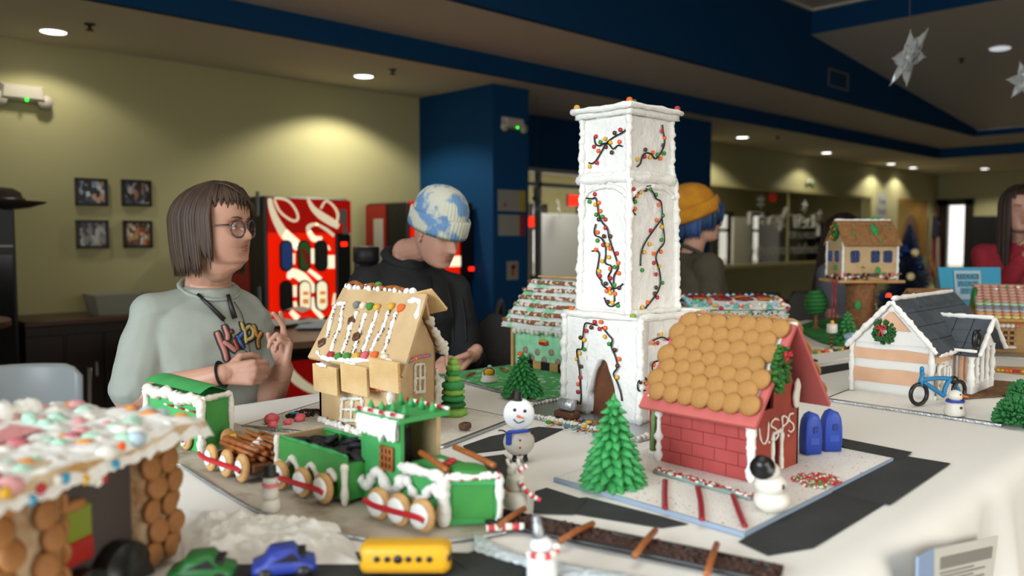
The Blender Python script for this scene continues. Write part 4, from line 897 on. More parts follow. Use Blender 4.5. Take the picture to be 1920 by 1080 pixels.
b = MB(); bead(b, [(dx0-.006, -.002, .002), (dx0-.006, -.002, .04), (dx0-.006, -.002, dh+.004)], .0045, 7, 5, .5); bead(b, [(dx0-.006, -.002, dh+.004), (dx1+.006, -.002, dh+.006)], .0045, 7, 5, .5); bead(b, [(dx1+.006, -.002, dh+.004), (dx1+.006, -.002, .04), (dx1+.006, -.002, .002)], .0045, 7, 5, .5)
b.build('door_surround', m_icew, po)
# piped lettering on the gable
Mp = lambda x, y: local(po, aty(1080+x/2.25, 560+y/2.25, .775-.0025))
b = MB()
for L in ([(772, 545), (778, 590), (792, 612), (808, 590), (812, 520)], [(856, 512), (836, 508), (822, 535), (845, 552), (852, 575), (838, 597), (824, 592)], [(868, 585), (872, 540), (870, 498), (888, 500), (892, 520), (872, 540)], [(918, 484), (902, 488), (898, 512), (915, 528), (918, 550), (905, 562), (895, 555)]): bead(b, [Mp(*p) for p in L], .0021, 6, 5, .3)
for p in ((815, 606), (895, 578)): b.ell(tuple(Mp(*p)), .0027, 8, 6)
b.build('piped_lettering', mat('letter_icing', 'e0cfc0', .6), po, label='piped white letters reading U.S.P.S')
# roof slabs
def roofslab(s, name, m, d0, d1, th, y0=-.04, y1=PL+.012, lift=0):
    # s=-1 low-x slope, +1 high-x slope; d measured from the ridge down the slope
    ang = math.atan2(PA-.118, .142); ca, sa = math.cos(ang), math.sin(ang)
    def P(d, y, h): return V((PW/2+s*(d*ca+h*sa), y, PA-d*sa+h*ca))
    b = MB(); vs = [P(d, y, h) for h in (lift, lift+th) for d, y in ((d0, y0), (d1, y0), (d1, y1), (d0, y1))]
    b.add(vs, [(0, 1, 2, 3), (7, 6, 5, 4), (0, 4, 5, 1), (1, 5, 6, 2), (2, 6, 7, 3), (3, 7, 4, 0)]); return b, P, V((s*sa, 0, ca)), V((s*ca, 0, -sa))
for s in (-1, 1):
    b, P, n, dn = roofslab(s, '', None, 0, .226, .008); b.build('roof_panel', m_roofp, po, False)
    b2 = MB(); b2.grid(lambda u, v: P(.004+.196*v, -.024+(PL+.026)*u, .0085+.0035*(min(1, min(u, 1-u, v, 1-v)*14))+.0015*NZ.noise(V((u*12, v*12, s)))), 30, 24)
    b2.build('roof_icing', m_ice, po)
    wf = MB().lathe([(.0001, 0), (.0172, .0), (.019, .0025), (.0165, .0062), (.009, .0085), (.0001, .009)], 14).mesh('wafer', m_wafer) if s < 0 else wf
    for r in range(7):
        ncol = 7
        for c in range(ncol):
            d = .018+.0285*r+RND.uniform(-.002, .002); y = -.018+(c+(.5 if r % 2 else 0))*.0335+RND.uniform(-.002, .002)
            if y > PL+.006: continue
            q = P(d, y, .014); q.x += 0
            nn = (n*1.0-dn*-.18).normalized()
            inst(wf, 'wafer', po, q, n=nn, sc=RND.uniform(1.06, 1.22))
b = MB()
bead(b, [(PW/2, -.04+.0+k*.027, PA+.004) for k in range(10)], .006, 8, 3, .3); b.build('ridge_icing', mat('green_white_icing', 'a9c8ae', .6, .3, 90, hex2='e2e0d8', vs=30), po)
# corner icing, snow, wreath
b = MB()
for y in (-.002, PL+.001): bead(b, [(-.003, y, z) for z in (.0, .03, .06, .09, .125)], .008, 8, 5, .5, y)
bead(b, [(-.004, .05, .124), (-.005, .03, .122), (-.004, .0, .115)], .010, 7, 5, .4)
b.build('corner_icing', m_ice, po)
b = MB(); P0 = Mp(945, 400); 
b.ell(tuple(local(po, aty(1494, 738, .775-.006))), (.012, .006, .03), 12, 9).noise(.004, 60).build('icing_patch', m_icew, po)
c = local(po, aty(1463, 692, .735))
wr = MB()
for k in range(170):
    a = RND.uniform(0, 2*PI); r = .019+RND.uniform(-.012, .012); h = RND.uniform(-.004, .006)
    wr.cone((c.x+r*math.cos(a)*.85, c.y+.004-h, c.z+1.35*r*math.sin(a)), (c.x+(r+RND.uniform(-.004, .006))*math.cos(a)*.85, c.y-.006-h, c.z+1.35*(r+.003)*math.sin(a)), .0065, .001, 6)
wreath = wr.build('wreath', mat('wreath_green', '2c6a1e', .6, .3, 100, .4, 60), po)
bw = MB(); cc = V((c.x+.006, c.y-.010, c.z+.026))
for s in (-1, 1): bw.tube([cc, cc+V((s*.010, -.002, .006)), cc+V((s*.013, -.002, -.002)), cc], [.002, .003, .003, .002], 6); bw.tube([cc, cc+V((s*.004, -.001, -.014))], .0022, 6)
bw.ell(tuple(cc), .0035, 8, 6); bw.build('bow', m_red, wreath)
# candy kerb at the foot of the long wall, licorice strips, sprinkle bed, striped post
q0, q1 = atz(1228, 886, ZB), atz(1412, 938, ZB)
t = thing('candy_kerb', 'grey green kerb with red and white sprinkles along the foot of the red wall', 'kerb', ((q0.x+q1.x)/2, (q0.y+q1.y)/2, ZB), math.atan2(q1.y-q0.y, q1.x-q0.x)); L = (q1-q0).length
MB().box((0, 0, .004), (L, .018, .008), bev=.002).build('strip', mat('grey_green_candy', '7c8f86', .5, .2, 90), t, False)
b = [MB(), MB()]
for k in range(110): b[k % 2].box((RND.uniform(-L/2, L/2), RND.uniform(-.009, .009), .0085), (.005, .004, .003), None)
b[0].build('sprinkles', m_red, t, False, kind='stuff'); b[1].build('sprinkles', m_wcandy, t, False, kind='stuff')
for i, (a, c, e) in enumerate((((1247, 903), (1246, 930), (1247, 957)), ((1308, 915), (1314, 945), (1316, 978)), ((1373, 925), (1383, 955), (1397, 990)))):
    P = [atz(x, y, ZB) for x, y in (a, c, e)]; o = P[1].copy(); b = MB().tube([p-o+V((0, 0, .003)) for p in spline(P, 5)], .0052, 8, flat=.55)
    oo = b.build('licorice_strip', m_redlic); oo.location = o; tag(oo, ('left', 'middle', 'right')[i]+' one of the three dark red licorice strips before the post office', 'licorice', 'red licorice strips')
c = atz(1530, 902, ZB); t = thing('sprinkle_bed', 'bed of red and green sprinkles beside the post office door', 'sprinkles', (c.x, c.y, ZB)); by = {0: MB(), 1: MB(), 2: MB()}
for k in range(230):
    a, r = RND.uniform(0, 2*PI), math.sqrt(RND.random()); x, y = .052*r*math.cos(a)+.0*r, .042*r*math.sin(a)
    by[0 if k % 5 < 3 else (1 if k % 5 == 3 else 2)].ell((x, y, .002), (.0028, .0028, .0022), 6, 4)
for k, m in ((0, m_red), (1, m_grn), (2, m_wcandy)): by[k].build('sprinkles', m, t, kind='stuff')
p = atz(1233, 858, ZB); t = thing('striped_post', 'red and green striped candy post behind the left corner of the post office', 'candy post', (1.415, 1.025, ZB))
MB().lathe([(.001, 0), (.016, 0), (.015, .006), (.001, .007)], 12).build('icing_foot', m_icew, t)
for k in range(4):
    a = k*PI/2; MB().tube([(.006*math.cos(a), .006*math.sin(a), .005), (.006*math.cos(a+.5), .006*math.sin(a+.5), .105)], .0055, 8).build('stick', m_redlic if k % 2 else mat('green_stick', '5c8c4c', .5, .3, 200), t)
# blue mailboxes
m_mail = mat('blue_fondant', '2746a4', .5, .05, 60)
for px, py, lab, rz in ((1519, 851, 'blue fondant mailbox nearer the post office wall', .1), (1557, 845, 'blue fondant mailbox farther right of the two', -.05)):
    p = atz(px, py, ZB); t = thing('mailbox', lab, 'mailbox', p, -.6+rz, 'blue fondant mailboxes')
    pr_ = [(-.019, 0), (.019, 0), (.0205, .03), (.0195, .055), (.017, .072), (.011, .083), (0, .088), (-.011, .083), (-.017, .072), (-.0195, .055), (-.0205, .03)]
    rings = []
    for y, k in ((-.014, .86), (-.0125, .96), (-.009, 1), (.009, 1), (.0125, .96), (.014, .86)): rings.append([(x*k, y, .002+z*(k if z > .01 else 1)) for x, z in pr_])
    MB().loft(rings).build('body', m_mail, t)
    MB().box((.002, -.0145, .054), (.011, .003, .014), bev=.001).build('slot', mat('blue_fondant_dark', '1b2f78', .5), t, False); MB().box((.002, -.0135, .03), (.022, .002, .016), bev=.001).build('door_panel', m_mail, t, False)
# leaning snowman with a black hat
p = atz(1447, 958, ZB); t = thing('snowman', 'three-ball white snowman leaning, black hat slipped off its back', 'snowman', (p.x, p.y, ZB), .35)
m_mm = mat('white_fondant', 'ddd8cc', .5, .05, 60, sss=.1)
MB().ell((0, 0, .019), (.030, .030, .021), 18, 12).build('base_ball', m_mm, t); MB().ell((-.005, .002, .047), (.0265, .0265, .020), 18, 12).build('body_ball', m_mm, t)
hd = MB().ell((-.012, .006, .070), (.0205, .0205, .0165), 18, 12).build('head', m_mm, t)
hat = MB().lathe([(.0001, 0), (.021, 0), (.021, .003), (.014, .004), (.0125, .024), (.0001, .025)], 14, M.Translation((-.028, .012, .079)) @ M.Rotation(-.9, 4, 'Y')).build('hat', m_lico, t)
MB().ell((.004, -.008, .075), .0036, 8, 6).build('nose', m_red, t); MB().ell((-.018, -.020, .048), (.004, .003, .005), 8, 6).build('button', m_choc, t)
# piped christmas trees
def piped_tree(t, h, r, m, rows, per, seed, z0=0, spike=1.0):
    rr = random.Random(seed); core = MB().lathe([(.001, z0), (r*.9, z0), (r*.45, z0+h*.55), (.003, z0+h*.97)], 12).build('cone', m, t)
    b = MB()
    for i in range(rows):
        f = i/(rows-1); z = z0+h*(.04+.88*f); R = r*(1-f)**.9*.92+.004; n = max(4, int(per*(1-f)+3))
        for k in range(n):
            a = 2*PI*(k+.5*(i % 2))/n+rr.uniform(-.1, .1); d = V((math.cos(a), math.sin(a), -.35)); s = (.012+.012*(1-f))*spike*(r/.04)**.6
            c = V((math.cos(a)*R*.8, math.sin(a)*R*.8, z)); b.cone(c, c+d.normalized()*s*1.25+V((0, 0, .002)), s*.62, .0012, 6)
    b.cone((0, 0, z0+h*.88), (0, 0, z0+h*1.03), .010*(r/.04), .001, 7); b.build('piped_leaves', m, t, kind='stuff')
p = atz(1150, 905, ZB); t = thing('icing_tree', 'tall green piped icing tree left of the post office', 'icing tree', (p.x, p.y, ZB-.001)); piped_tree(t, .165, .046, m_gicing, 11, 14, 3)
# ---------------------------------------------------------------- gingerbread house with candy roof (its ground plan is slightly askew)
gp = [(.905, 1.955), (1.115, 1.36), (1.55, 1.56), (1.40, 2.10)]
gb_board = board('foil_snow_board', 'foil board covered in coconut snow under the gingerbread house', [tuple(atz(452, 803).xy), tuple(atz(832, 842).xy), tuple(atz(968, 789).xy), (1.43, 2.12)], .006, m_foil, snow=mat('snow_with_specks', 'd9d3c6', .9, .6, 260, hex2='3a3028', vs=150, thr=(.29, .31)), amp=.006, seed=4)
gh = thing('gingerbread_house', 'tan gingerbread house with icing stripes, gumdrops and crackers', 'gingerbread house', (1.078, 1.510, TC+.009))
EA = V((.913, .407, 0)); EB = V((0, 1, 0)); GD, GL, GH, GA = .226, .30, .185, .322
def G(a, bb, z): return EA*a+EB*bb+V((0, 0, z))
def wallG(name, poly, fn, th, m):      # poly in wall coords, fn maps (s,z,t)
    n = len(poly); vs = [fn(s, z, 0) for s, z in poly]+[fn(s, z, th) for s, z in poly]
    return MB().add(vs, [tuple(range(n)), tuple(range(2*n-1, n-1, -1))]+[(i, n+i, n+(i+1) % n, (i+1) % n) for i in range(n)]).build(name, m, gh, False)
wallG('front_wall', [(0, 0), (GL, 0), (GL, GH), (0, GH)], lambda s, z, t: G(t, s, z), .009, m_ginger)
wallG('back_wall', [(0, 0), (GL, 0), (GL, GH), (0, GH)], lambda s, z, t: G(GD-t, s, z), .009, m_ginger)
for s0 in (0, GL-.009): wallG('gable_wall', [(0, 0), (GD, 0), (GD, GH), (GD/2, GA-.006), (0, GH)], lambda s, z, t: G(s, s0+t, z), .009, m_ginger)
ga = math.atan2(GA-.158, GD/2+.033); sl = math.hypot(GA-.158, GD/2+.033)
def RF(d, s, h, side=-1):              # d down from the ridge, s along, h off the slope
    return G(GD/2+side*(d*math.cos(ga)+h*math.sin(ga)), s, GA-d*math.sin(ga)+h*math.cos(ga))
Y0, Y1 = -.025, GL+.045
for sd in (-1, 1):
    P = [(0, -.058), (sl, -.082), (sl, GL+.008), (0, GL-.006)] if sd < 0 else [(0, -.045), (sl*.42, -.016), (sl*.95, -.004), (sl*.95, GL+.008), (0, GL-.006)]; vs = [RF(d, s, h, sd) for h in (0, .009) for d, s in P]
    n_ = len(P); MB().add(vs, [tuple(range(n_)), tuple(range(2*n_-1, n_-1, -1))]+[(i, n_+i, n_+(i+1) % n_, (i+1) % n_) for i in range(n_)]).build('roof_panel', m_ginger, gh, False)
rn = (RF(1, 0, 0)-RF(0, 0, 0)).cross(EB).normalized(); rn = rn if rn.z > 0 else -rn; rp = V(gh.location)+RF(.1, .1, .009)
Z6 = lambda x, y: V(onplane(560+x/3.086, 530+y/3.086, rp, rn))-V(gh.location)
b = MB(); sp = MB()
for L in ([(275, 122), (220, 132), (195, 200), (168, 318)], [(262, 130), (250, 190), (245, 255), (215, 320), (190, 405)], [(345, 168), (303, 260), (285, 330), (252, 415)], [(395, 180), (372, 240), (358, 300)], [(345, 340), (330, 380), (318, 412)], [(460, 165), (430, 260), (400, 340), (375, 405)], [(525, 165), (490, 270), (450, 340), (422, 400)], [(572, 170), (540, 260), (515, 350), (490, 415)]):
    P = [Z6(*p)+rn*.0015 for p in L]; bead(b, P, .0052, 7, 6, .5, L[0][0]*.01)
    for q in spline(P, 6):
        if RND.random() < .75:
            o = q+V((0, RND.choice((-1, 1))*.0055, 0))+rn*.002; sp.box((0, 0, 0), (.0055, .0018, .0018), M.Translation(o) @ M.Rotation(RND.uniform(0, 3), 4, 'Z') @ M.Rotation(RND.uniform(0, 3), 4, 'Y'))
for L in ([(110, 400), (130, 430), (200, 445), (300, 450), (420, 452), (540, 455)], [(105, 470), (160, 485)], [(270, 470), (330, 480)], [(640, 110), (700, 110), (680, 210)]): bead(b, [Z6(*p)+rn*.001 for p in L], .0055, 7, 4, .7, L[0][1]*.02)
b.build('icing_stripes', m_ice, gh); sp.build('chocolate_sprinkles', m_chocd, gh, False, kind='stuff')
for x, y in ((312, 222), (340, 315), (138, 352)):
    cb = MB().box((0, 0, .004), (.021, .021, .008), bev=.002); o = inst(cb.mesh('chocolate_square', m_choc, False), 'chocolate_square', gh, Z6(x, y), n=rn, spin=RND.uniform(.4, .9))
GC = dict(red='c83a46', green='2e8c34', yellow='e0b428', pink='d8606c', orange='f0702c', white='e2d6bc', grey='7c7c78')
for x, y, c in ((340, 133, 'grey'), (378, 138, 'white'), (418, 142, 'green'), (458, 148, 'yellow'), (540, 143, 'yellow'), (597, 150, 'orange'), (190, 425, 'red'), (235, 432, 'green'), (285, 432, 'green'), (340, 430, 'yellow'), (388, 425, 'pink'), (443, 425, 'orange'), (500, 440, 'white')):
    inst(gumdrop(c, GC[c], .0108), 'gumdrop', gh, Z6(x, y), n=rn)
# crackers hung below the eave
def cracker(w=.066, h=.060, th=.006):
    b = MB(); n = 14; out = []
    for (ax, ay), (bx, by) in (((-w/2, -h/2), (w/2, -h/2)), ((w/2, -h/2), (w/2, h/2)), ((w/2, h/2), (-w/2, h/2)), ((-w/2, h/2), (-w/2, -h/2))):
        dx, dy = by-ay, -(bx-ax); L = math.hypot(dx, dy)
        for i in range(n*2):
            t = i/(n*2); e = .0012 if i % 2 else 0; out.append((ax+(bx-ax)*t+dx/L*e, ay+(by-ay)*t+dy/L*e))
    b.prism(out, 0, th)
    for i in range(5):
        for j in range(4): b.lathe([(.0009, th-.0002), (.0012, th+.0004)], 5, M.Translation((-w*.36+w*.18*i, -h*.33+h*.22*j, 0)))
    return b
crm = cracker().mesh('cracker', m_crack, False)
vn = V((-1, -.0, -.04)).normalized()
for px, py, o in ((613, 711, 0), (667, 711, 0), (723, 703, .004)):
    q = V(onplane(px, py, V(gh.location)+V((-.036-o, 0, 0)), (1, 0, 0)))-V(gh.location); inst(crm, 'cracker', gh, q, n=vn, sc=(1.60, 1.10, 1))
t0 = V(onplane(747+32, 560, V(gh.location)+G(.15, -.02, 0), (0, 1, 0)))-V(gh.location)
ang2 = (RF(0, 0, 1, 1)-RF(0, 0, 0, 1)).normalized()
inst(crm, 'cracker', gh, RF(.035, -.030, .0115, 1), n=ang2, sc=(1.05, 1.2, 1), up=(0, 1, 0))
# necklaces of candy
def necklace(pts):
    P = spline(pts, 4); n = 9; cols = ['u', 'o', 'p', 'y', 'p', 'u', 'p', 'p']; MB().tube(P, .0042, 8).build('candy_strip', m_pink, gh)
    for i in range(n): q = P[int(i*(len(P)-1)/(n-1))]; inst(DOT[cols[i % 8]], 'candy', gh, q+V((-.0025, -.003, 0)), n=(-1, -1, 0), sc=.85)
necklace([V(onplane(x, y, V(gh.location)+V((-.006, 0, 0)), (1, 0, 0)))-V(gh.location) for x, y in ((690, 729), (715, 730), (740, 728))])
gn = EA.cross(V((0, 0, 1)))
gpl = lambda x, y, o=.003: V(onplane(x, y, V(gh.location)+gn*o, gn))-V(gh.location)
necklace([gpl(560+x/3.086, 530+y/3.086, .004) for x, y in ((640, 455), (690, 432), (755, 420))])
# piped windows
def pipedwin(f, x0, y0, x1, y1, r):
    b = MB(); c = lambda u, v: f(x0[0]+(x1[0]-x0[0])*u+(y0[0]-x0[0])*v, x0[1]+(x1[1]-x0[1])*u+(y0[1]-x0[1])*v)
    for L in ([(0, 0), (1, 0)], [(0, .5), (1, .5)], [(0, 1), (1, 1)], [(0, 0), (0, 1)], [(.5, 0), (.5, 1)], [(1, 0), (1, 1)]): bead(b, [c(L[0][0]+(L[1][0]-L[0][0])*k/5, L[0][1]+(L[1][1]-L[0][1])*k/5) for k in range(6)], r, 7, 4, .4, L[0][0])
    return b.build('piped_window', m_icew, gh)
fpl = lambda x, y: V(onplane(560+x/3.086, 530+y/3.086, V(gh.location)+V((-.003, 0, 0)), (1, 0, 0)))-V(gh.location)
pipedwin(fpl, (255, 668), (245, 795), (370, 672), (355, 805), .0048)
pipedwin(lambda x, y: gpl(560+x/3.086, 530+y/3.086), (673, 475), (672, 635), (728, 470), (735, 615), .0042)
# ridge: pretzel rods and icing; dripping icing on the gable edge; snowy porch
for k in range(3): MB().tube(spline([(G(GD/2-.006, .03+.085*k, GA+.012)), G(GD/2, .075+.085*k, GA+.016+.003*k), G(GD/2+.004, .115+.085*k, GA+.012)], 4), .0055, 8).build('pretzel_rod', m_pretz, gh)
b = MB()
for k in range(14): b.ell(tuple(G(GD/2+RND.uniform(-.008, .006), .0+.022*k, GA+.009)), (RND.uniform(.006, .011),)*3, 8, 6)
b.noise(.003, 80).build('ridge_icing', m_ice, gh); inst(gumdrop('green', '2e8c34', .009), 'gumdrop', gh, G(GD/2, .14, GA+.018))
b = MB(); P = [RF(d, -.012, .002, 1)+gn*.006 for d in [sl*k/8 for k in range(3, 9)]]; bead(b, P, .010, 9, 6, .9, 2); b.noise(.003, 60).build('dripping_icing', m_icew, gh); b = MB(); P = [G(GD+.003, -.004, z) for z in (.01, .05, .09, .13)]; bead(b, P, .007, 8, 5, .6); b.noise(.003, 60).build('dripping_icing', m_icew, gh); b = MB()
P = [G(.0, -.004, z) for z in (.03, .06, .10, .14, .175)]; bead(b, P, .008, 8, 5, .9, 7); b.noise(.003, 60).build('dripping_icing', m_icew, gh)
b = MB().gbox(tuple(G(.075, -.028, .035)), (.10, .05, .07), (10, 6, 8), None).noise(.006, 50).noise(.003, 130); b.build('icing_porch', m_icew, gh)
for k in range(16): pass
b = MB()
for k in range(40): q = G(.02+RND.uniform(0, .12), -.058+RND.uniform(0, .01), RND.uniform(.01, .07)); b.ell(tuple(q), (.002, .002, .004), 6, 4)
b.build('green_sprinkles', m_gdark, gh, kind='stuff')
b = MB()
for k in range(26): q = G(-.012+RND.uniform(-.006, .004), GL*k/26, .004); b.ell(tuple(q), (.008*RND.uniform(.6, 1.2), .009, .008*RND.uniform(.6, 1.4)), 8, 6)
b.noise(.004, 70).build('snow_skirt', m_coco, gh)
# pink rocks, black cookie soil and shells on the snow
pk = mat('pink_gummy', 'd65a66', .4, .2, 80, sss=.1)
for i, (x, y) in enumerate(((403, 408), (398, 398), (410, 412), (482, 308+0), (545, 291))): pass
def zz5(x, y): return atz(430+x/4.465, 700+y/4.465, TC+.013)
for lab, x, y, r in (('pink gummy cluster candy leftmost on the gingerbread snow board', 350, 405, .016), ('small pink gummy candy beside the green one on the gingerbread board', 365, 445, .011), ('pink gummy candy in the middle of the gingerbread snow board', 490, 415, .010), ('large pink gummy candy nearest the gingerbread wall', 590, 392, .014), ):
    p = zz5(x, y); o = MB().ell((0, 0, r*.7), (r*1.1, r*.9, r*.8), 14, 9).noise(r*.35, 90, x).build('gummy_candy', pk); o.location = p-V((0, 0, .004)); tag(o, lab, 'candy', 'pink gummies by the gingerbread house')
p = zz5(420, 465); o = MB().ell((0, 0, .006), (.008, .008, .007), 10, 7).noise(.002, 90).build('gummy_candy', mat('green_gummy', '6c8a5c', .5)); o.location = p-V((0, 0, .003)); tag(o, 'small dull green candy near the pink gummies', 'candy')
p = zz5(640, 335); b = MB()
for k in range(160): a, r = RND.uniform(0, 6.28), .055*math.sqrt(RND.random()); b.box((0, 0, 0), (.008, .003, .003), M.Translation((r*math.cos(a), r*math.sin(a)*.6, .004+.012*(1-r/.055))) @ M.Rotation(RND.uniform(0, 3), 4, 'Z') @ M.Rotation(RND.uniform(-.5, .5), 4, 'Y'))
o = b.build('sprinkle_heap', m_chocd, None, False); o.location = p-V((0, 0, .005)); tag(o, 'heap of black chocolate sprinkles left of the gingerbread wall', 'sprinkles', kind='stuff')
p = zz5(547, 350); o = MB().box((0, 0, .004), (.028, .008, .008), bev=.003).build('candy_stick', m_blu, None, False); o.location = p; o.rotation_euler = (0, 0, -.9); tag(o, 'small teal candy stick beside the black sprinkles', 'candy')
p = atz(872, 805, TC+.012); o = MB().box((0, 0, .008), (.028, .022, .016), bev=.003).build('chocolate_square', m_choc, None, False); o.location = p; o.rotation_euler = (0, 0, .3); tag(o, 'chocolate square on the snow right of the gingerbread house', 'chocolate')
# layered icing tree in three greens
p = atz(850, 779, TC+.009); t = thing('icing_tree', 'slim layered icing tree in lime and dark green bands', 'icing tree', (p.x, p.y, TC+.008))
def layer(z, r, h, m, sd):
    b = MB(); n = 22; rings = []
    for k, (f, g) in enumerate(((.75, 0), (1, .25), (1.0, .6), (.7, 1))):
        rings.append([((r*f*(1+.10*math.sin(i*PI))*math.cos(2*PI*i/n)), r*f*(1+.12*math.sin(i*PI+.0)*(i % 2))*math.sin(2*PI*i/n), z+h*g) for i in range(n)])
    b.loft(rings).noise(.003, 90, sd).build('icing_band', m, t)
for k, (z, r, h, m) in enumerate(((0, .037, .024, m_glime), (.022, .032, .018, m_gdark), (.038, .030, .020, m_gicing), (.056, .030, .016, m_glime), (.070, .029, .022, m_gicing), (.090, .021, .016, m_glime), (.104, .018, .018, m_gicing), (.118, .019, .016, m_glime), (.132, .015, .014, m_glime), (.143, .009, .010, m_glime))): layer(z, r, h, m, k)
# ---------------------------------------------------------------- green cookie train
pts = [tuple(atz(352, 868).xy), tuple(atz(505, 958).xy), tuple(atz(690, 1003).xy), tuple(atz(850, 1006).xy), tuple(atz(955, 990).xy), (1.0, 1.12), (.94, 1.98), (.70, 2.05), (.62, 1.9)]
tb = board('train_board', 'long foil edged grey brown board under the green train', [(x-.02, y-.02) for x, y in pts], .003, mat('beige_board', 'b3a998', .8, .2, 60, hex2='82705e', vs=7, thr=(.30, .45)))
b = MB(); bead(b, [(x-.02-tb.location.x, y-.02-tb.location.y, .0028) for x, y in pts[:5]], .003, 6, 6, .4); b.build('foil_edge', m_foil, tb)
ZTR = TC+.004
cdisc = MB().lathe([(.0001, 0), (.024, 0), (.027, .003), (.0265, .008), (.021, .011), (.0001, .012)], 20).mesh('cookie_wheel', m_cookie)
idisc = MB().lathe([(.0001, 0), (.0185, 0), (.018, .003), (.012, .005), (.0001, .0055)], 18).noise(.0012, 90).mesh('icing_hub', mat('wheel_icing', 'dcdad4', .5))
def wheels(t, pts, rod=True, hubscale=1.0, far=None, n=None):
    nn = V(n); P = []
    for p in pts:
        w = inst(cdisc, 'wheel', t, p, n=nn); inst(idisc, 'icing_hub', w, (0, 0, .0115), sc=hubscale); P.append(V(p)+nn*.0185)
    if rod:
        d = (P[-1]-P[0]).normalized(); L = [P[0]-d*.022+V((0, 0, .006))]+P+[P[-1]+d*.016-V((0, 0, .003))]
        MB().tube(spline(L, 4), .0050, 8, flat=.6, up=nn).build('licorice_rod', m_redlic if False else mat('bright_red_licorice', 'b01a24', .35), t)
    if far:
        for p in pts: inst(cdisc, 'wheel', t, V(p)-nn*far, n=-nn)
m_ice2 = m_ice
# --- locomotive
lo = thing('toy_locomotive', 'green cookie locomotive with a snowy cab, pretzel rails and cookie wheels', 'toy train', (.825, 1.008, ZTR))
F0, F1, R0, R1 = V((0, 0, 0)), V((.072, -.052, 0)), V((-.02, .205, 0)), V((.085, .205, 0))
m0, m1 = F0.lerp(R0, .50), F1.lerp(R1, .62)     # where the cab meets the boiler
def block(name, quad, z0, z1, m, bev=0): return MB().prism([(p.x, p.y) for p in quad], z0, z1).build(name, m, lo, False)
block('boiler', [F0, F1, m1, m0], .0, .082, m_fgreenl)
fq = [F0, F1]; dn_ = (F1-F0).normalized(); on = V((dn_.y, -dn_.x, 0))
MB().add([tuple(F0+dn_*.014+on*(.001+.002*k)+V((0, 0, .012))) for k in (0, 1)]+[tuple(F1-dn_*.010+on*(.001+.002*k)+V((0, 0, .008))) for k in (0, 1)]+[tuple(F1-dn_*.010+on*(.001+.002*k)+V((0, 0, .064))) for k in (0, 1)]+[tuple(F0+dn_*.014+on*(.001+.002*k)+V((0, 0, .066))) for k in (0, 1)], [(1, 3, 5, 7), (0, 6, 4, 2), (0, 2, 3, 1), (2, 4, 5, 3), (4, 6, 7, 5), (6, 0, 1, 7)]).build('front_plate', m_fgreen, lo, False)
# cab: two side walls, back wall, open front
def sidew(name, a, c, z0, z1, th, m):
    d = (c-a).normalized(); n = V((-d.y, d.x, 0))*th
    return MB().prism([(p.x, p.y) for p in (a, c, c+n, a+n)], z0, z1).build(name, m, lo, False)
sidew('cab_side', R0, m0, 0, .155, .008, m_fgreenl); sidew('cab_side', m1, R1, 0, .150, .008, m_ginger); sidew('cab_back', R1, R0, 0, .15, .008, m_fgreenl)
MB().box(tuple((m0+m1)/2+V((0, .075, .06))), (.07, .002, .12)).build('interior_shade_sheet', m_chocd, lo, False)  # dark sheet, shade of the open cab put in as colour
# roof, snow drape, candy rods, little cone trees
q = [m0+V((-.006, -.006, 0)), m1+V((.012, -.012, 0)), R1+V((.006, .008, 0)), R0+V((-.008, .008, 0))]
MB().prism([(p.x, p.y) for p in q], .152, .160).build('cab_roof', m_fgreenl, lo, False)
b = MB(); A, B_ = R0+V((-.006, 0, 0)), m0+V((-.006, 0, 0))
b.grid(lambda u, v: A.lerp(B_, u)+V((-.003+.012*math.sin(max(0, .25-v)*6)-.002*v, 0, .164-.042*v*(1+.35*NZ.noise(V((u*9, 0, 1))))))+V((0, 0, .002)), 18, 8)
k = len(b.v); b.add([(x+.006, y, z-.0005) for x, y, z in b.v], [tuple(reversed(f)) for f in b.f]); b.noise(.0015, 90).build('snow_drape', m_ice, lo)
ct = {}
for k in range(8):
    u = .12+.76*(k % 4)/3; w = .2+.55*(k//4); p = q[3].lerp(q[0], u).lerp(q[2].lerp(q[1], u), w); h = RND.uniform(.018, .026)
    MB().lathe([(.0001, .160), (.0078, .160), (.005, .160+h*.5), (.0001, .160+h)], 8, M.Translation((p.x, p.y, 0))).build('tiny_tree', m_gicing, lo)
for (u, w) in (((.0, .95), .06), ((.0, 1.0), .97)):
    a = q[3].lerp(q[2], w); c = q[0].lerp(q[1], w); bb = [MB(), MB()]
    for i in range(8): p0 = a.lerp(c, i/8); p1 = a.lerp(c, (i+1)/8); bb[i % 2].tube([p0+V((0, 0, .164)), p1+V((0, 0, .164))], .0036, 7)
    r_ = bb[0].build('candy_cane_rod', m_red, lo); bb[1].build('white_bands', m_wcandy, r_, label='white bands')
# pretzel window, pretzel rails, boiler decorations
wp = V(onplane(727, 859, V(lo.location)+V((-.014, .13, 0)), (1, .08, 0)))-V(lo.location)
TW = M.Translation(wp) @ basis((-1, -.08, 0)).to_4x4(); pb = MB(); gx = 3
for i in range(gx+1):
    u = -.0145+.029*i/gx; pb.box((u, 0, .003), (.0052, .040, .006), TW, bev=.002)
for j in range(4+1-1):
    v = -.0185+.037*j/3; pb.box((0, v, .003), (.034, .0058, .006), TW, bev=.002)
pb.build('pretzel_window', mat('pretzel_light', 'a8622c', .45, .25, 120, hex2='8a4c20', vs=35), lo)
MB().box(tuple(wp+V((.002, 0, 0))), (.003, .03, .038)).build('window_back', m_chocd, lo, False)
for i, (a, c) in enumerate((((.006, .0), (.02, .088)), ((.078, -.035), (.085, .075)))):
    MB().tube(spline([V((a[0], a[1], .090)), V(((a[0]+c[0])/2, (a[1]+c[1])/2, .096)), V((c[0], c[1], .10))], 5), .0052, 8).build('pretzel_rail', m_pretz, lo)
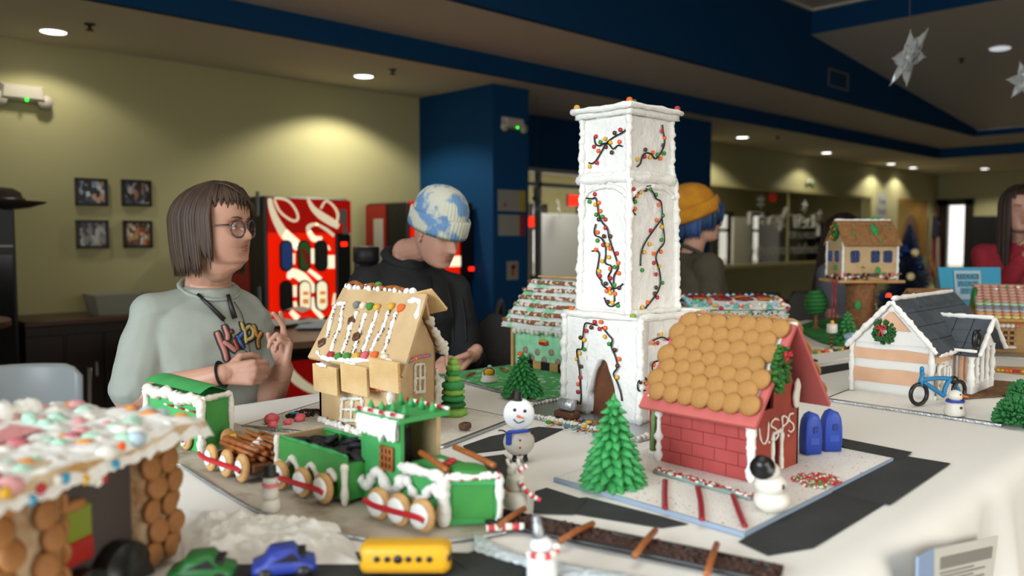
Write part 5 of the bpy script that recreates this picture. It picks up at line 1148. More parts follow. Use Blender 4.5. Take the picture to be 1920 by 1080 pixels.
MB().ell((.046, -.005, .086), (.030, .034, .006), 18, 8).build('fondant_disc', m_fgreen, lo)
for k in range(3):
    a = k*2.1; MB().ell((.042+.012*math.cos(a), .045+.012*math.sin(a), .088), (.009, .009, .004), 10, 6).build('peppermint', m_red if k != 1 else m_wcandy, lo)
b = MB()
bead(b, [F0+V((-.002, .0, z)) for z in (.0, .02, .045, .066, .082)], .011, 8, 5, .4); bead(b, [F1+V((.001, 0, z)) for z in (.0, .03, .06, .08)], .007, 8, 5, .4, 3)
bead(b, [F0.lerp(m0, t)+V((-.003, 0, .080)) for t in (0, .3, .6, 1)], .010, 8, 6, .5, 5); bead(b, [F0.lerp(F1, t)+V((0, -.002, .070+.010)) for t in (0, .3, .6, 1)], .006, 7, 5, .5, 6)
bead(b, [F0.lerp(R0, t)+V((-.006, 0, .046+.016*math.sin(t*19))) for t in [k/14 for k in range(15)]], .010, 7, 4, .5, 9)
b.noise(.002, 90).build('white_icing', m_ice, lo)
for k in range(9):
    p = F0.lerp(F1, .08+k*.11)+V((0, -.004, .080)); bx = MB().box(tuple(p), (.005, .005, .013), M.Identity(4), bev=.001); bx.build('candy_chip', (m_red, m_wcandy, m_red, m_gdark)[k % 4], lo, False)
wheels(lo, [V((-.052, .10, .026)), V((-.046, .052, .026)), V((-.038, .002, .027))], hubscale=1.12, far=None, n=(-1, -.10, .05))
# --- tender
te = thing('toy_coal_tender', 'green open cookie coal tender with black cookie coal', 'toy train', (.765, 1.206, ZTR))
for nm, quad, z0, z1, m in (('side_wall', [(0, 0), (.008, 0), (-.004, .215), (-.012, .215)], .008, .085, m_fgreen), ('side_wall', [(.098, 0), (.106, 0), (.095, .215), (.087, .215)], .008, .082, m_fgreen), ('end_wall', [(0, -.002), (.106, -.002), (.106, .006), (0, .006)], .008, .072, m_fgreen), ('end_wall', [(-.012, .208), (.095, .208), (.095, .216), (-.012, .216)], .008, .088, m_ginger), ('floor_slab', [(0, 0), (.1, 0), (.09, .21), (-.01, .21)], .010, .050, m_gingerd)):
    MB().prism(quad, z0, z1).build(nm, m, te, False)
ck = MB().lathe([(.0001, 0), (.017, 0), (.0185, .003), (.0175, .009), (.0001, .010)], 14).mesh('coal_cookie', mat('black_cookie', '191a1e', .6, .3, 200))
for k in range(20): inst(ck, 'coal_cookie', te, (.02+.022*(k % 4)+RND.uniform(-.004, .004), .022+.04*(k//4)+RND.uniform(-.006, .006), .058+RND.uniform(0, .018)), n=(RND.uniform(-.6, .6), RND.uniform(-.6, .6), 1))
b = MB(); bead(b, [(-.002, -.003, z) for z in (.0, .03, .06, .074)], .0065, 7, 4, .3); bead(b, [(-.013, .212, z) for z in (.03, .06, .09)], .0065, 7, 4, .3); bead(b, [(-.004-.006*t, .02+.19*t, .040+.014*math.sin(t*19)) for t in [k/12 for k in range(13)]], .007, 7, 4, .4); b.build('white_icing', m_icew, te)
b = MB()
for s in (0, 1): bead(b, [(.004+.094*s-.010*t, .215*t, .086) for t in (0, .3, .6, 1)], .004, 7, 5, .4)
b.build('green_piping', m_gicing, te); b = MB()
wheels(te, [V((-.028, .165, .026)), V((-.022, .095, .026)), V((-.016, .035, .027))], hubscale=1.08, n=(-1, -.05, .06))
# --- flat wagon with pretzels
fw = thing('toy_pretzel_wagon', 'low cookie wagon stacked with brown pretzel sticks', 'toy train', (.717, 1.436, ZTR))
MB().box((.045, .07, .028), (.11, .155, .016), bev=.003).build('deck', m_gingerd, fw, False)
for k in range(16):
    x, z = .0+.017*(k % 6), .042+.010*(k//6); MB().tube([(x+RND.uniform(-.004, .004), .0+RND.uniform(-.01, .01), z), (x+RND.uniform(-.004, .004), .145+RND.uniform(-.01, .01), z+RND.uniform(-.003, .004))], .0052, 7).build('pretzel_stick', m_pretz, fw)
b = MB()
for k in range(9): b.ell((.01+.01*k, .03+.012*(k % 5), .062), (.010, .008, .004), 8, 5)
b.noise(.003, 80).build('icing_dabs', m_ice, fw)
wheels(fw, [V((-.022, .135, .027)), V((-.018, .075, .027)), V((-.012, .022, .027))], hubscale=.86, far=None, n=(-1, .05, .1))
for k in range(2): inst(cdisc, 'wheel', fw, (.085, .03+.07*k, .045), n=(.2, 0, 1))
# --- caboose
ca = thing('toy_caboose', 'tall green cookie caboose wagon with thick white piped edges', 'toy train', (.733, 1.712, ZTR))
K = [(0, 0), (.078, .030), (.072, .262), (-.022, .245)]
MB().prism(K, 0, .122).build('body', m_fgreenl, ca, False)
rr_ = [(-.004, -.004), (.082, .027), (.075, .268), (-.028, .250)]; b = MB(); b.grid(lambda u, v: V((*(V(rr_[0])*(1-u)*(1-v)+V(rr_[1])*u*(1-v)+V(rr_[2])*u*v+V(rr_[3])*(1-u)*v), .122+.020*math.sin(PI*min(1, u*.85+.15))*(1))), 12, 12)
k = len(b.v); b.add([(x, y, .119) for x, y, z in b.v], [tuple(reversed(f)) for f in b.f]); b.build('domed_roof', m_fgreenl, ca)
d = (V(K[1])-V(K[0])).normalized(); nn = V((d.y, -d.x))
pl = [V(K[0])+d*.012+nn*.0015, V(K[1])-d*.008+nn*.0015]; MB().prism([tuple(pl[0]), tuple(pl[1]), tuple(pl[1]-nn*.004), tuple(pl[0]-nn*.004)], .012, .108).build('end_panel', m_fgreen, ca, False)
b = MB(); bead(b, [(K[0][0]-.003, K[0][1]-.003, z) for z in (.0, .02, .05, .08, .12)], .0085, 8, 5, .4); bead(b, [(K[1][0]+.001, K[1][1]-.002, z) for z in (.0, .03, .07, .12)], .006, 8, 5, .4, 2); bead(b, [(K[0][0]+(K[1][0]-K[0][0])*t, K[0][1]+(K[1][1]-K[0][1])*t-.003, .118) for t in (0, .3, .6, 1)], .0062, 8, 5, .3, 4)
bead(b, [(K[0][0]+(K[3][0]-K[0][0])*t-.004, K[0][1]+(K[3][1]-K[0][1])*t, .113+.004*math.sin(t*14)) for t in [k/10 for k in range(11)]], .0125, 8, 4, .5, 6); bead(b, [(K[3][0]-.003, K[3][1], z) for z in (.02, .06, .115)], .008, 8, 5, .3, 8)
b.noise(.0015, 90).build('white_piping', m_icew, ca)
for k in range(6):
    t = .12+.10*k; MB().box((K[0][0]+(K[3][0]-K[0][0])*t-.003, K[0][1]+(K[3][1]-K[0][1])*t, .088), (.004, .014, .004)).build('candy_chip', m_red if k % 2 == 0 else m_wcandy, ca, False)
MB().lathe([(.0001, 0), (.019, 0), (.02, .004), (.0001, .006)], 16, M.Translation((.058, .006, .025)) @ basis((.3, -1, .1)).to_4x4()).build('cookie', m_cookie, ca)
MB().box((.060, .0, .022), (.034, .012, .020), M.Translation((0, 0, 0)), bev=.003).build('yellow_wafer', mat('yellow_wafer', 'd4a41e', .5, .4, 160), ca, False)
wheels(ca, [V((-.012, .20, .026)), V((-.008, .13, .026)), V((-.005, .06, .026))], hubscale=1.0, n=(-1, 0, .05))
inst(cdisc, 'wheel', ca, (.082, .05, .030), n=(1, -.4, .1))
# ---------------------------------------------------------------- big cookie house at the lower left
m_cook2 = mat('brown_round_cookie', 'a8733c', .6, .25, 150, hex2='8e5a2c', vs=18); m_graham = mat('chocolate_graham', '453a36', .75, .2, 120)
hx = V((.848, .53, 0)); hz_ = math.atan2(.53, .848)
ho = thing('cookie_house', 'big blurred cookie house with a candy covered icing roof at the lower left corner', 'cookie house', (.396, 1.147, TC), hz_)
def pillar(x0, x1, y0, y1, z1):
    MB().box(((x0+x1)/2, (y0+y1)/2, z1/2), (x1-x0, y1-y0, z1), bev=.008).build('corner_pillar', mat('brown_pillar', 'b39a78', .8, .4, 90, hex2='8a6038', vs=40), ho)
    z = .012
    r_ = 0
    while z < z1-.01:
        n = 2; w = (x1-x0)
        for k in range(n): inst(big, 'round_cookie', ho, (x0+w*(k+.5)/n+(.006 if r_ % 2 else -.006), y0-.004, z+.014), n=(RND.uniform(-.15, .15), -1, RND.uniform(-.1, .25)), sc=RND.uniform(.95, 1.1))
        for k in range(2): inst(big, 'round_cookie', ho, (x1+.004, y0+.018+.034*k, z+.014), n=(1, RND.uniform(-.2, .2), RND.uniform(-.1, .2)), sc=RND.uniform(.9, 1.05))
        z += .031; r_ += 1
big = MB().lathe([(.0001, 0), (.0165, 0), (.0185, .003), (.016, .0075), (.008, .0095), (.0001, .0098)], 14).mesh('round_cookie', m_cook2)
HH = .178
pillar(.012, .088, 0, .075, HH); pillar(-.255, -.135, -.01, .07, HH)
MB().box((-.06, .022, HH/2), (.17, .012, HH), bev=.002).build('front_panel', m_graham, ho, False); MB().box((-.09, .20, HH/2), (.34, .012, HH)).build('back_wall', m_graham, ho, False)
MB().box((.07, .12, HH/2), (.012, .14, HH)).build('side_wall', m_graham, ho, False); MB().box((-.25, .12, HH/2), (.012, .14, HH)).build('side_wall', m_graham, ho, False)
# window with green and red halves
w = MB().box((-.096, .014, .108), (.060, .008, .044), bev=.003).build('window_sweet', mat('green_brown_gel', '76801e', .3, .1, 60), ho, False, label='olive green upper window sweet')
MB().box((-.098, .013, .072), (.066, .008, .032), bev=.003).build('window_sweet', mat('red_gel', '9c2420', .3, .1, 60), ho, False, label='red lower window sweet')
MB().ell((-.096, .012, .133), (.022, .006, .008), 12, 8).build('window_hood', m_cook2, ho)
b = MB()
for cx, r in ((-.095, .040), (-.030, .050)): b = MB(); b.loft([[(cx+r*math.cos(PI*i/10), y, .004+1.2*r*math.sin(PI*i/10)) for i in range(11)] for y in (.012, -.006, -.012)]).build('dark_arch', m_lico, ho)
MB().box((-.055, .006, .004), (.15, .02, .008), bev=.002).build('icing_sill', m_icew, ho, False)
# roof: thick cookie slab, icing and candies
ZR = HH+.002; RX0, RX1, RY0, RY1 = -.33, .108, -.040, .215
def rz(x, y): return ZR+.018+.05*(y-RY0)+.003*math.sin(x*9)
b = MB().gbox(((RX0+RX1)/2, (RY0+RY1)/2, ZR+.012), (RX1-RX0, RY1-RY0, .014), (22, 14, 2)).map(lambda v: V((v.x, v.y, v.z+.05*(v.y-RY0)+.004*math.sin(v.x*30)))).noise(.0035, 45)
b.build('roof_slab', mat('golden_cookie', 'b88c50', .65, .3, 120, hex2='d8cbb0', vs=14), ho)
b = MB(); b.grid(lambda u, v: V((RX0-.003+(RX1-RX0+.008)*u, RY0-.008+(RY1-RY0+.008)*v, rz(RX0+(RX1-RX0)*u, RY0+(RY1-RY0)*v)+.009-.010*(1-min(1, min(u, 1-u, 1-v)*14))-(.024+.010*NZ.noise(V((u*30, 0, 5))))*max(0, 1-v/.09)**1.4+.007*NZ.noise(V((u*14, v*9, 0)))+.003*NZ.noise(V((u*40, v*30, 3))))), 60, 40)
b.build('roof_icing', m_ice, ho)
MB().grid(lambda u, v: V((-.22+.17*u, .095+.10*v, rz(-.22+.17*u, .095+.1*v)+.012+.002*NZ.noise(V((u*5, v*5, 8))))), 10, 6).build('pink_icing_patch', mat('pink_icing', 'd08a88', .6, .2, 90), ho)
b = MB(); bead(b, [(-.13, .225, rz(-.13, .2)+.012), (-.06, .205, rz(0, .2)+.017), (.0, .19, rz(0, .2)+.012), (.03, .18, rz(0, .2)+.016)], .016, 9, 6, .5); b.build('whipped_ridge', m_ice, ho)
cm = {k: mat('roof_candy_'+k, v, .45, .2, 200, sss=.1) for k, v in dict(mint='a9cdb8', white='dad6cc', pink='cf9494', red='b8606a', orange='d08a48', blue='a6bcc4').items()}
rcm = {k: [MB().ell((0, 0, 0), (.0135, .0105, .0095), 10, 7).noise(.003, 70, i).mesh('roof_candy_'+k, m) for i in range(2)] for k, m in cm.items()}
for i in range(120):
    x, y = RND.uniform(RX0+.01, RX1-.012), RND.uniform(RY0+.004, RY1-.02)
    if -.23 < x < -.04 and .09 < y < .20 and RND.random() < .8: continue
    k = RND.choice(['mint', 'mint', 'white', 'white', 'pink', 'pink', 'red', 'orange', 'blue', 'white'])
    inst(RND.choice(rcm[k]), 'roof_candy', ho, (x, y, rz(x, y)+.006), n=(RND.uniform(-.4, .4), RND.uniform(-.4, .4), 1), spin=RND.uniform(0, 3), sc=RND.uniform(.7, 1.25))
# candy lights along the eave
for px, py, c in ((228, 838, 'o'), (217, 872, 'u'), (193, 898, 'r'), (184, 903, 'w'), (160, 900, 'y'), (123, 897, 'u'), (108, 902, 'w'), (78, 916, 'r'), (60, 938, 'u'), (10, 925, 'y'), (240, 862, 'w')):
    q = V(onplane(px, py, V(ho.location)+V((.53, -.848, 0))*(.044 if px < 236 else .012), (.53, -.848, 0))); q = local(ho, q); inst(DOT[c], 'candy_light', ho, q, n=(0, -1, 0), sc=1.15)
# ---------------------------------------------------------------- toy bus and cars on the front road
m_bus = mat('yellow_fondant', 'dba41c', .45, .04, 60); m_busb = mat('fondant_black', '1b1b1e', .4)
p = atz(762, 1074, TC); hd = atz(845, 1066)-atz(680, 1066); L = hd.length
t = thing('toy_bus', 'yellow fondant school bus with a row of black round windows', 'toy bus', (p.x, p.y, TC+.0012), math.atan2(hd.y, hd.x))
def rrect(w, h, r, n=4): return [(sx*(w/2-r)+r*math.cos(a0+k*PI/2/n), sy*(h/2-r)+r*math.sin(a0+k*PI/2/n)) for sx, sy, a0 in ((1, 1, 0), (-1, 1, PI/2), (-1, -1, PI), (1, -1, 1.5*PI)) for k in range(n+1)]
rings = []
for x, k in ((-L/2, .70), (-L/2+.004, .92), (-L/2+.012, 1), (L/2-.012, 1), (L/2-.004, .92), (L/2, .72)): rings.append([(x, y*k, .024+z*k) for y, z in rrect(.044, .040, .010)])
MB().loft(rings).build('body', m_bus, t)
for k in range(6): MB().lathe([(.0001, -.001), (.0042 if k != 2 else .006, -.001), (.0042 if k != 2 else .006, .002), (.0001, .0025)], 12, M.Translation((-L*.30+L*.115*k, -.0218, .027)) @ M.Rotation(PI/2, 4, 'X')).build('window_dot', m_busb, t)
for s in (-1, 1): MB().ell((s*(L/2-.003), -.004, .027), (.0045, .017, .012), 12, 8).build('windscreen', m_busb, t)
MB().box((0, -.0215, .010), (L*.9, .002, .005), bev=.001).build('side_stripe', mat('yellow_fondant_dark', 'b8860f', .45), t, False)
for s in (-1, 1):
    for y in (-.016, .016): MB().lathe([(.0001, 0), (.008, 0), (.008, .006), (.0001, .007)], 14, M.Translation((s*L*.3, y+.003, .008)) @ M.Rotation(PI/2, 4, 'X')).build('wheel', m_busb, t)
def car(px, py, lab, m, rz, sc=1.0, dark=m_busb, L=.085):
    p = atz(px, py, TC); t = thing('toy_car', lab, 'toy car', (p.x, p.y, TC+.0028), rz, 'fondant cars on the front road')
    prof = [(-.5, .28), (-.5, .50), (-.34, .62), (-.22, .95), (.14, 1.0), (.30, .62), (.48, .50), (.5, .28)]
    rings = []
    for y, k in ((-.024, .82), (-.020, 1), (.020, 1), (.024, .82)): rings.append([(x*L*k, y, z*.042*(k if z > .4 else 1)) for x, z in prof])
    MB().loft(rings).build('body', m, t)
    for s in (-1, 1): MB().prism([(-.20*L, .028), (.13*L, .0385), (.25*L, .027)][:3]+[(-.22*L, .027)][:0], -.001, .001, M.Translation((0, s*.0235, 0)) @ M.Rotation(PI/2, 4, 'X')).build('side_window', dark, t, False)
    MB().box((.235*L, 0, .033), (.018, .036, .004), M.Identity(4)).build('windscreen', dark, t, False)
    for sx in (-.3, .3):
        for y in (-.023, .019): MB().lathe([(.0001, 0), (.0105, 0), (.0105, .006), (.0001, .007)], 14, M.Translation((sx*L, y+.005, .0105)) @ M.Rotation(PI/2, 4, 'X')).build('wheel', dark, t)
car(534, 1083, 'small blue fondant car with black windows left of the yellow bus', mat('blue_fondant_car', '2d3f9c', .45), math.atan2(hd.y, hd.x)+.25)
car(381, 1096, 'small green fondant car beside the cookie pillar', mat('green_fondant_car', '1f6a2c', .45), math.atan2(hd.y, hd.x)+.15)
# ---------------------------------------------------------------- snow figures in front
def arm(t, pts, r, m, name='arm'): MB().tube(spline([V(p) for p in pts], 5), r, 6).build(name, m, t)
CAMDIR = lambda p: math.atan2(-p.y, -p.x)
p = atz(972, 864, TC); t = thing('snowman', 'flat-faced snowman with a black top hat, blue scarf and boots', 'snowman', (p.x, p.y, TC+.001), CAMDIR(p)-PI/2+PI)   # local -y looks at the camera
s = 1/886
B = lambda px, py, y=0: V(((px-973)*s, y, (862-py)*s+.001))
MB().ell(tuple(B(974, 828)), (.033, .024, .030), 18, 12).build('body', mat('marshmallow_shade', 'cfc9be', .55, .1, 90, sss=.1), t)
MB().lathe([(.0001, -.011), (.029, -.011), (.0325, -.006), (.0325, .006), (.029, .011), (.0001, .011)], 24, M.Translation(B(974, 775)) @ M.Rotation(PI/2, 4, 'X')).build('head', mat('marshmallow_white', 'e4e6e6', .5, .05, 60, sss=.1), t)
h_ = MB().lathe([(.0001, 0), (.0155, 0), (.0155, .003), (.0105, .004), (.0095, .019), (.0001, .020)], 16, M.Translation(B(969, 749)) @ M.Rotation(.1, 4, 'Y')).build('top_hat', m_lico, t)
for px, py in ((966, 766), (985, 768)): MB().ell(tuple(B(px, py, -.0115)), (.0035, .002, .0035), 8, 6).build('eye', m_lico, t)
MB().cone(B(972, 778, -.010), B(982, 779, -.026), .0035, .0008, 8).build('carrot_nose', m_orange, t)
MB().tube(spline([B(964, 783, -.0125), B(972, 790, -.0125), B(984, 786, -.0125)], 5), .0011, 6).build('smile', m_lico, t)
sc_ = MB().tube(spline([B(954, 806, -.018), B(970, 804, -.023), B(992, 803, -.018)], 5), .0055, 8, flat=.7).build('scarf', mat('blue_scarf', '2540a0', .5), t)
MB().box(tuple(B(955, 818, -.021)), (.012, .005, .026), bev=.002).build('scarf_tail', mat('blue_scarf', '2540a0', .5), sc_, False)
for py in (820, 834, 847): MB().ell(tuple(B(976, py, -.0235)), (.0024, .002, .0024), 8, 6).build('button', m_red, t)
for px in (966, 986): MB().ell(tuple(B(px, 858, -.010)), (.0058, .010, .0060), 10, 7).lathe([(.0042, .004), (.0042, .017)], 10, M.Translation(B(px, 862, -.004))).build('boot', m_lico, t)
arm(t, [B(992, 815, 0), B(1001, 808, -.004), B(1004, 800, -.004)], .0018, m_lico, 'licorice_arm'); arm(t, [B(953, 812, 0), B(944, 806, -.004), B(936, 806, -.004)], .0018, m_lico, 'licorice_arm')
# candy cane reindeer-like figure
p = atz(968, 955, TC); t = thing('marshmallow_figure', 'slim marshmallow figure holding a striped candy cane, before the snowman', 'snow figure', (p.x, p.y, TC+.002), CAMDIR(p)-PI/2+PI)
s = 1/1089; B = lambda px, py, y=0: V(((px-970)*s, y, (958-py)*s))
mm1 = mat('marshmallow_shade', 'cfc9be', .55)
MB().lathe([(.0001, 0), (.019, 0), (.021, .006), (.0205, .022), (.017, .030), (.0001, .031)], 18, M.Translation(B(968, 956))).build('lower_marshmallow', mm1, t)
MB().lathe([(.0001, 0), (.015, 0), (.017, .005), (.0165, .020), (.014, .026), (.0001, .027)], 18, M.Translation(B(969, 922))).build('upper_marshmallow', mm1, t)
MB().ell(tuple(B(966, 886)), (.013, .012, .013), 14, 10).noise(.002, 60).build('head', mm1, t)
for px in (955, 975): MB().tube(spline([B(px+3, 878), B(px, 872), B(px-2, 864)], 4), .003, 7).build('antler', mm1, t)
def cane(t, pts, r, n=9, name='candy_cane'):
    P = spline([V(q) for q in pts], 6); A, C = MB(), MB()
    for i in range(n):
        i0, i1 = int(i*(len(P)-1)/n), int((i+1)*(len(P)-1)/n); (A if i % 2 else C).tube(P[i0:i1+1], r, 8)
    o = C.build(name, m_wcandy, t); A.build('red_bands', mat('cane_red', 'c63a44', .3), o, label='red bands'); return o
cane(t, [B(972, 884, -.014), B(982, 876, -.018), B(990, 872, -.018)], .0045, 5); cane(t, [B(976, 902, -.016), B(986, 915, -.02), B(1000, 928, -.02), B(1014, 936, -.018)], .0045, 8)
for py in (916, 930): MB().ell(tuple(B(955, py, -.013)), (.0025, .002, .0025), 8, 6).build('button', m_red, t)
# blurred white figure with black hat between the wagons
p = atz(508, 962, TC); t = thing('marshmallow_figure', 'blurred marshmallow figure with a black hat beside the pretzel wagon', 'snow figure', (p.x, p.y, TC+.0022), CAMDIR(p)-PI/2+PI); s = 1/1010; B = lambda px, py, y=0: V(((px-508)*s, y, (962-py)*s))
MB().lathe([(.0001, 0), (.014, 0), (.0155, .005), (.0145, .022), (.0001, .024)], 16).build('lower_marshmallow', mm1, t); MB().lathe([(.0001, .024), (.012, .024), (.0135, .029), (.0125, .044), (.0001, .046)], 16).build('upper_marshmallow', mm1, t)
MB().ell((0, 0, .055), (.0125, .012, .0115), 14, 9).build('head', mm1, t); MB().lathe([(.0001, .062), (.015, .062), (.015, .065), (.010, .066), (.010, .080), (.0001, .081)], 14).build('hat', m_lico, t)
MB().tube([(.012*math.cos(a), .012*math.sin(a), .047) for a in [k*PI/6 for k in range(12)]], .003, 6, closed=True).build('scarf', m_pink, t)
# marshmallow man in front of the foil strip
p = atz(1016, 1092, TC); t = thing('marshmallow_figure', 'white marshmallow man with a red striped scarf, front centre', 'snow figure', (p.x, p.y, TC+.0022), CAMDIR(p)-PI/2+PI); s = 1/1370; B = lambda px, py, y=0: V(((px-1016)*s, y, (1092-py)*s))
mw = mat('marshmallow_white', 'e4e6e6', .5)
MB().lathe([(.0001, 0), (.018, 0), (.0205, .005), (.020, .030), (.017, .038), (.0001, .039)], 20).build('lower_marshmallow', mw, t)
cane(t, [(-.018, -.010, .040), (-.006, -.020, .042), (.008, -.020, .042), (.018, -.010, .044), (.020, -.004, .052)], .0052, 7, 'striped_scarf'); MB().ell((.0, 0, .050), (.0155, .0145, .012), 16, 10).build('head', mw, t)
MB().lathe([(.0001, 0), (.008, 0), (.0085, .003), (.006, .030), (.0001, .032)], 12, M.Translation((-.004, 0, .060)) @ M.Rotation(-.12, 4, 'Y')).build('foil_hat', mat('grey_foil', '9a9c9e', .3, .3, 120, metal=.8), t)
# ---------------------------------------------------------------- chocolate gravel railway with pretzel sleepers and foil strip
A0, A1, C0, C1 = atz(935, 962), atz(1478, 1062), atz(905, 992), atz(1440, 1120)
a0, a1 = A0.lerp(C0, .5), A1.lerp(C1, .5); o_ = (a0+a1)/2; d = (a1-a0).normalized(); LT = (a1-a0).length; n_ = V((-d.y, d.x, 0)); wt = .052
rl = thing('cookie_railway', 'railway bed of chocolate crumbs between black licorice rails', 'railway', (o_.x, o_.y, TC+.0016), math.atan2(d.y, d.x))
b = MB(); b.grid(lambda u, v: V(((u-.5)*LT, (v-.5)*wt, .002+.006*min(1, min(u*10, (1-u)*10, v*5, (1-v)*5))+.004*abs(NZ.noise(V((u*LT*110, v*wt*110, 0)))))), 150, 16); k = len(b.v)
b.add([(-LT/2, -wt/2, 0), (LT/2, -wt/2, 0), (LT/2, wt/2, 0), (-LT/2, wt/2, 0)], [(3, 2, 1, 0)]); b.build('crumb_bed', mat('chocolate_crumb', '5c4034', .9, .8, 260, hex2='422c24', vs=120), rl)
b = MB()
for k in range(260): b.ell((RND.uniform(-LT/2, LT/2), RND.uniform(-wt/2, wt/2), .009), (.0035*RND.uniform(.6, 1.4),)*3, 6, 4)
b.build('loose_crumbs', mat('chocolate_crumb', '5c4034', .9), rl, kind='stuff')
for s_ in (-1, 1): MB().tube(spline([(x*LT, s_*(wt/2+.002)+.0015*math.sin(x*23), .006) for x in (-.5, -.3, -.1, .1, .3, .5)], 5), .0042, 8).build('licorice_rail', m_lico, rl)
for i, (x0, y0, x1, y1) in enumerate(((983, 957, 935, 990), (1112, 985, 1050, 1018), (1229, 998, 1190, 1046), (1344, 1024, 1325, 1082))):
    p0, p1 = atz(x0, y0, TC+.014), atz(x1, y1, TC+.014); q = (p0+p1)/2; o = MB().tube([p0-q, (p0+p1)/2-q+V((0, 0, .002)), p1-q], .0050, 8).build('pretzel_sleeper', mat('pretzel_light', 'a8622c', .45)); o.location = q+V((0, 0, .003))
    tag(o, ('first pretzel stick sleeper across the crumb railway, by the locomotive', 'second pretzel stick sleeper across the crumb railway', 'third pretzel stick sleeper across the crumb railway', 'last pretzel stick sleeper, at the near end of the crumb railway')[i], 'pretzel', 'pretzel sleepers')
P = [atz(880, 995), atz(900, 1022), atz(985, 1050), atz(1060, 1062), atz(1220, 1092), atz(1200, 1110), atz(1040, 1085), atz(960, 1062), atz(890, 1040)]
def strip_(u, v):
    k = u*3; i = min(int(k), 2); f = k-i; top = [P[0].lerp(P[1], .4), P[2], P[3], P[4]]; bot = [P[8], P[7], P[6], P[5]]
    p = (top[i].lerp(top[i+1], f)).lerp(bot[i].lerp(bot[i+1], f), v); p.z = TC+.0016+.006*math.sin(PI*v)+.004*abs(NZ.noise(p*60)); return p-V((P[3].x, P[3].y, TC))
o = MB().grid(strip_, 60, 12).build('foil_strip', mat('crinkled_foil', 'd4dee4', .3, .9, 90, metal=.35)); o.location = (P[3].x, P[3].y, TC+.0013); tag(o, 'crinkled silver foil strip beside the crumb railway', 'foil')
p = atz(947, 1003, TC); t = thing('peppermint_stick', 'pale red striped peppermint stick lying on the foil strip', 'candy', (p.x, p.y, TC+.012), -.6); cane(t, [(-.03, 0, 0), (0, 0, .001), (.03, 0, 0)], .006, 7, 'stick')
for (x, y, lab) in ((1057, 1025, 'small grey pebble candy beside the second pretzel sleeper'),): 
    p = atz(x, y, TC+.004); o = MB().ell((0, 0, 0), (.006, .006, .004), 10, 6).build('pebble_candy', mat('grey_candy', 'a8a49c', .5)); o.location = p+V((0, 0, .012)); tag(o, lab, 'candy')
# ---------------------------------------------------------------- information cards on the hanging cloth
mcard = mat('card_white', 'cfcdc4', .7); mpr = mat('grey_print', '8a877e', .7)
for (q, lab, m) in (([(1752, 1030), (1872, 1005), (1862, 1082), (1750, 1110)], 'white information card in a clear holder on the hanging cloth at lower right', mcard), ([(1722, 1045), (1752, 1028), (1752, 1108), (1720, 1120)], 'pale blue information card behind the white one at lower right', mat('card_blue', '8fa4c4', .7))):
    P = [aty(x, y, .425) for x, y in q]; c = sum(P, V())/4; t = thing('info_card', lab, 'card', c); b = MB()
    b.add([tuple(p-c) for p in P]+[tuple(p-c+V((0, .003, 0))) for p in P], [(3, 2, 1, 0), (4, 5, 6, 7), (0, 1, 5, 4), (1, 2, 6, 5), (2, 3, 7, 6), (3, 0, 4, 7)]); b.build('card', m, t, False)
    if m is mcard:
        f = lambda u, v: P[0].lerp(P[1], u).lerp(P[3].lerp(P[2], u), v)-c+V((0, -.002, 0))
        MB().add([tuple(f(u, v)) for u, v in ((.08, .22), (.90, .22), (.90, .50), (.08, .50))]+[tuple(f(u, v)+V((0, .002, 0))) for u, v in ((.08, .22), (.90, .22), (.90, .50), (.08, .50))], [(3, 2, 1, 0), (4, 5, 6, 7), (0, 1, 5, 4), (1, 2, 6, 5), (2, 3, 7, 6), (3, 0, 4, 7)]).build('printed_band', mpr, t, False)
        for k in range(4):
            v = .58+.09*k; MB().add([tuple(f(a, v+e)+V((0, z, 0))) for z in (0, .0015) for a, e in ((.08, 0), (.6+.2*(k % 2), 0), (.6+.2*(k % 2), .03), (.08, .03))], [(3, 2, 1, 0), (4, 5, 6, 7), (0, 1, 5, 4), (1, 2, 6, 5), (2, 3, 7, 6), (3, 0, 4, 7)]).build('printed_line', mpr, t, False)
# ---------------------------------------------------------------- mint green pretzel-roof house and its lawn
lawn = board('lawn_board', 'foil board with a bright green icing lawn under the mint-green house', [tuple(atz(818, 706).xy), tuple(atz(1010, 757).xy), (2.05, 1.60), (2.42, 2.12)], .006, m_foil, snow=mat('lawn_icing', '4fae62', .8, .8, 220, hex2='c8dccb', vs=45, thr=(.36, .44)), amp=.004, seed=7)
ZL = TC+.010
mh_ = thing('mint_house', 'mint-green icing house with a snowy pretzel-log roof behind the white tower', 'cookie house', (2.045, 1.80, ZL))
ML, MD, MH = .30, .22, .155
MB().gbox((MD/2, ML/2, MH/2), (MD, ML, MH), (8, 12, 7)).noise(.002, 40).build('walls', m_mint, mh_)
MB().prism([(0, MH), (MD, MH), (MD/2, MH+.14)], -.0, ML, M.Rotation(PI/2, 4, 'X') @ M.Translation((0, 0, -ML))).build('gables', m_icew, mh_, False)
xr, zr = .115, .305; xe, ze = -.045, .150
dirv = V((xe-xr, 0, ze-zr)); Ls = dirv.length; dirv.normalize(); nrm = V((dirv.z, 0, -dirv.x)); nrm = nrm if nrm.z > 0 else -nrm
def RM(d, y, h, s=1): p = V((xr, y, zr))+dirv*d+nrm*h; return p if s > 0 else V((2*xr-p.x, p.y, p.z))
for s in (1, -1):
    b = MB(); b.grid(lambda u, v: RM(Ls*v, -.02+(ML+.04)*u, .003*NZ.noise(V((u*9, v*7, s))), s), 20, 16); k = len(b.v); b.add([(x, y, z-.008) for x, y, z in b.v], [tuple(reversed(f)) for f in b.f]); b.build('roof_icing', mat('mint_white_icing', 'dfe3dc', .6, .5, 90, hex2='86d0a0', vs=17, thr=(.42, .50)), mh_)
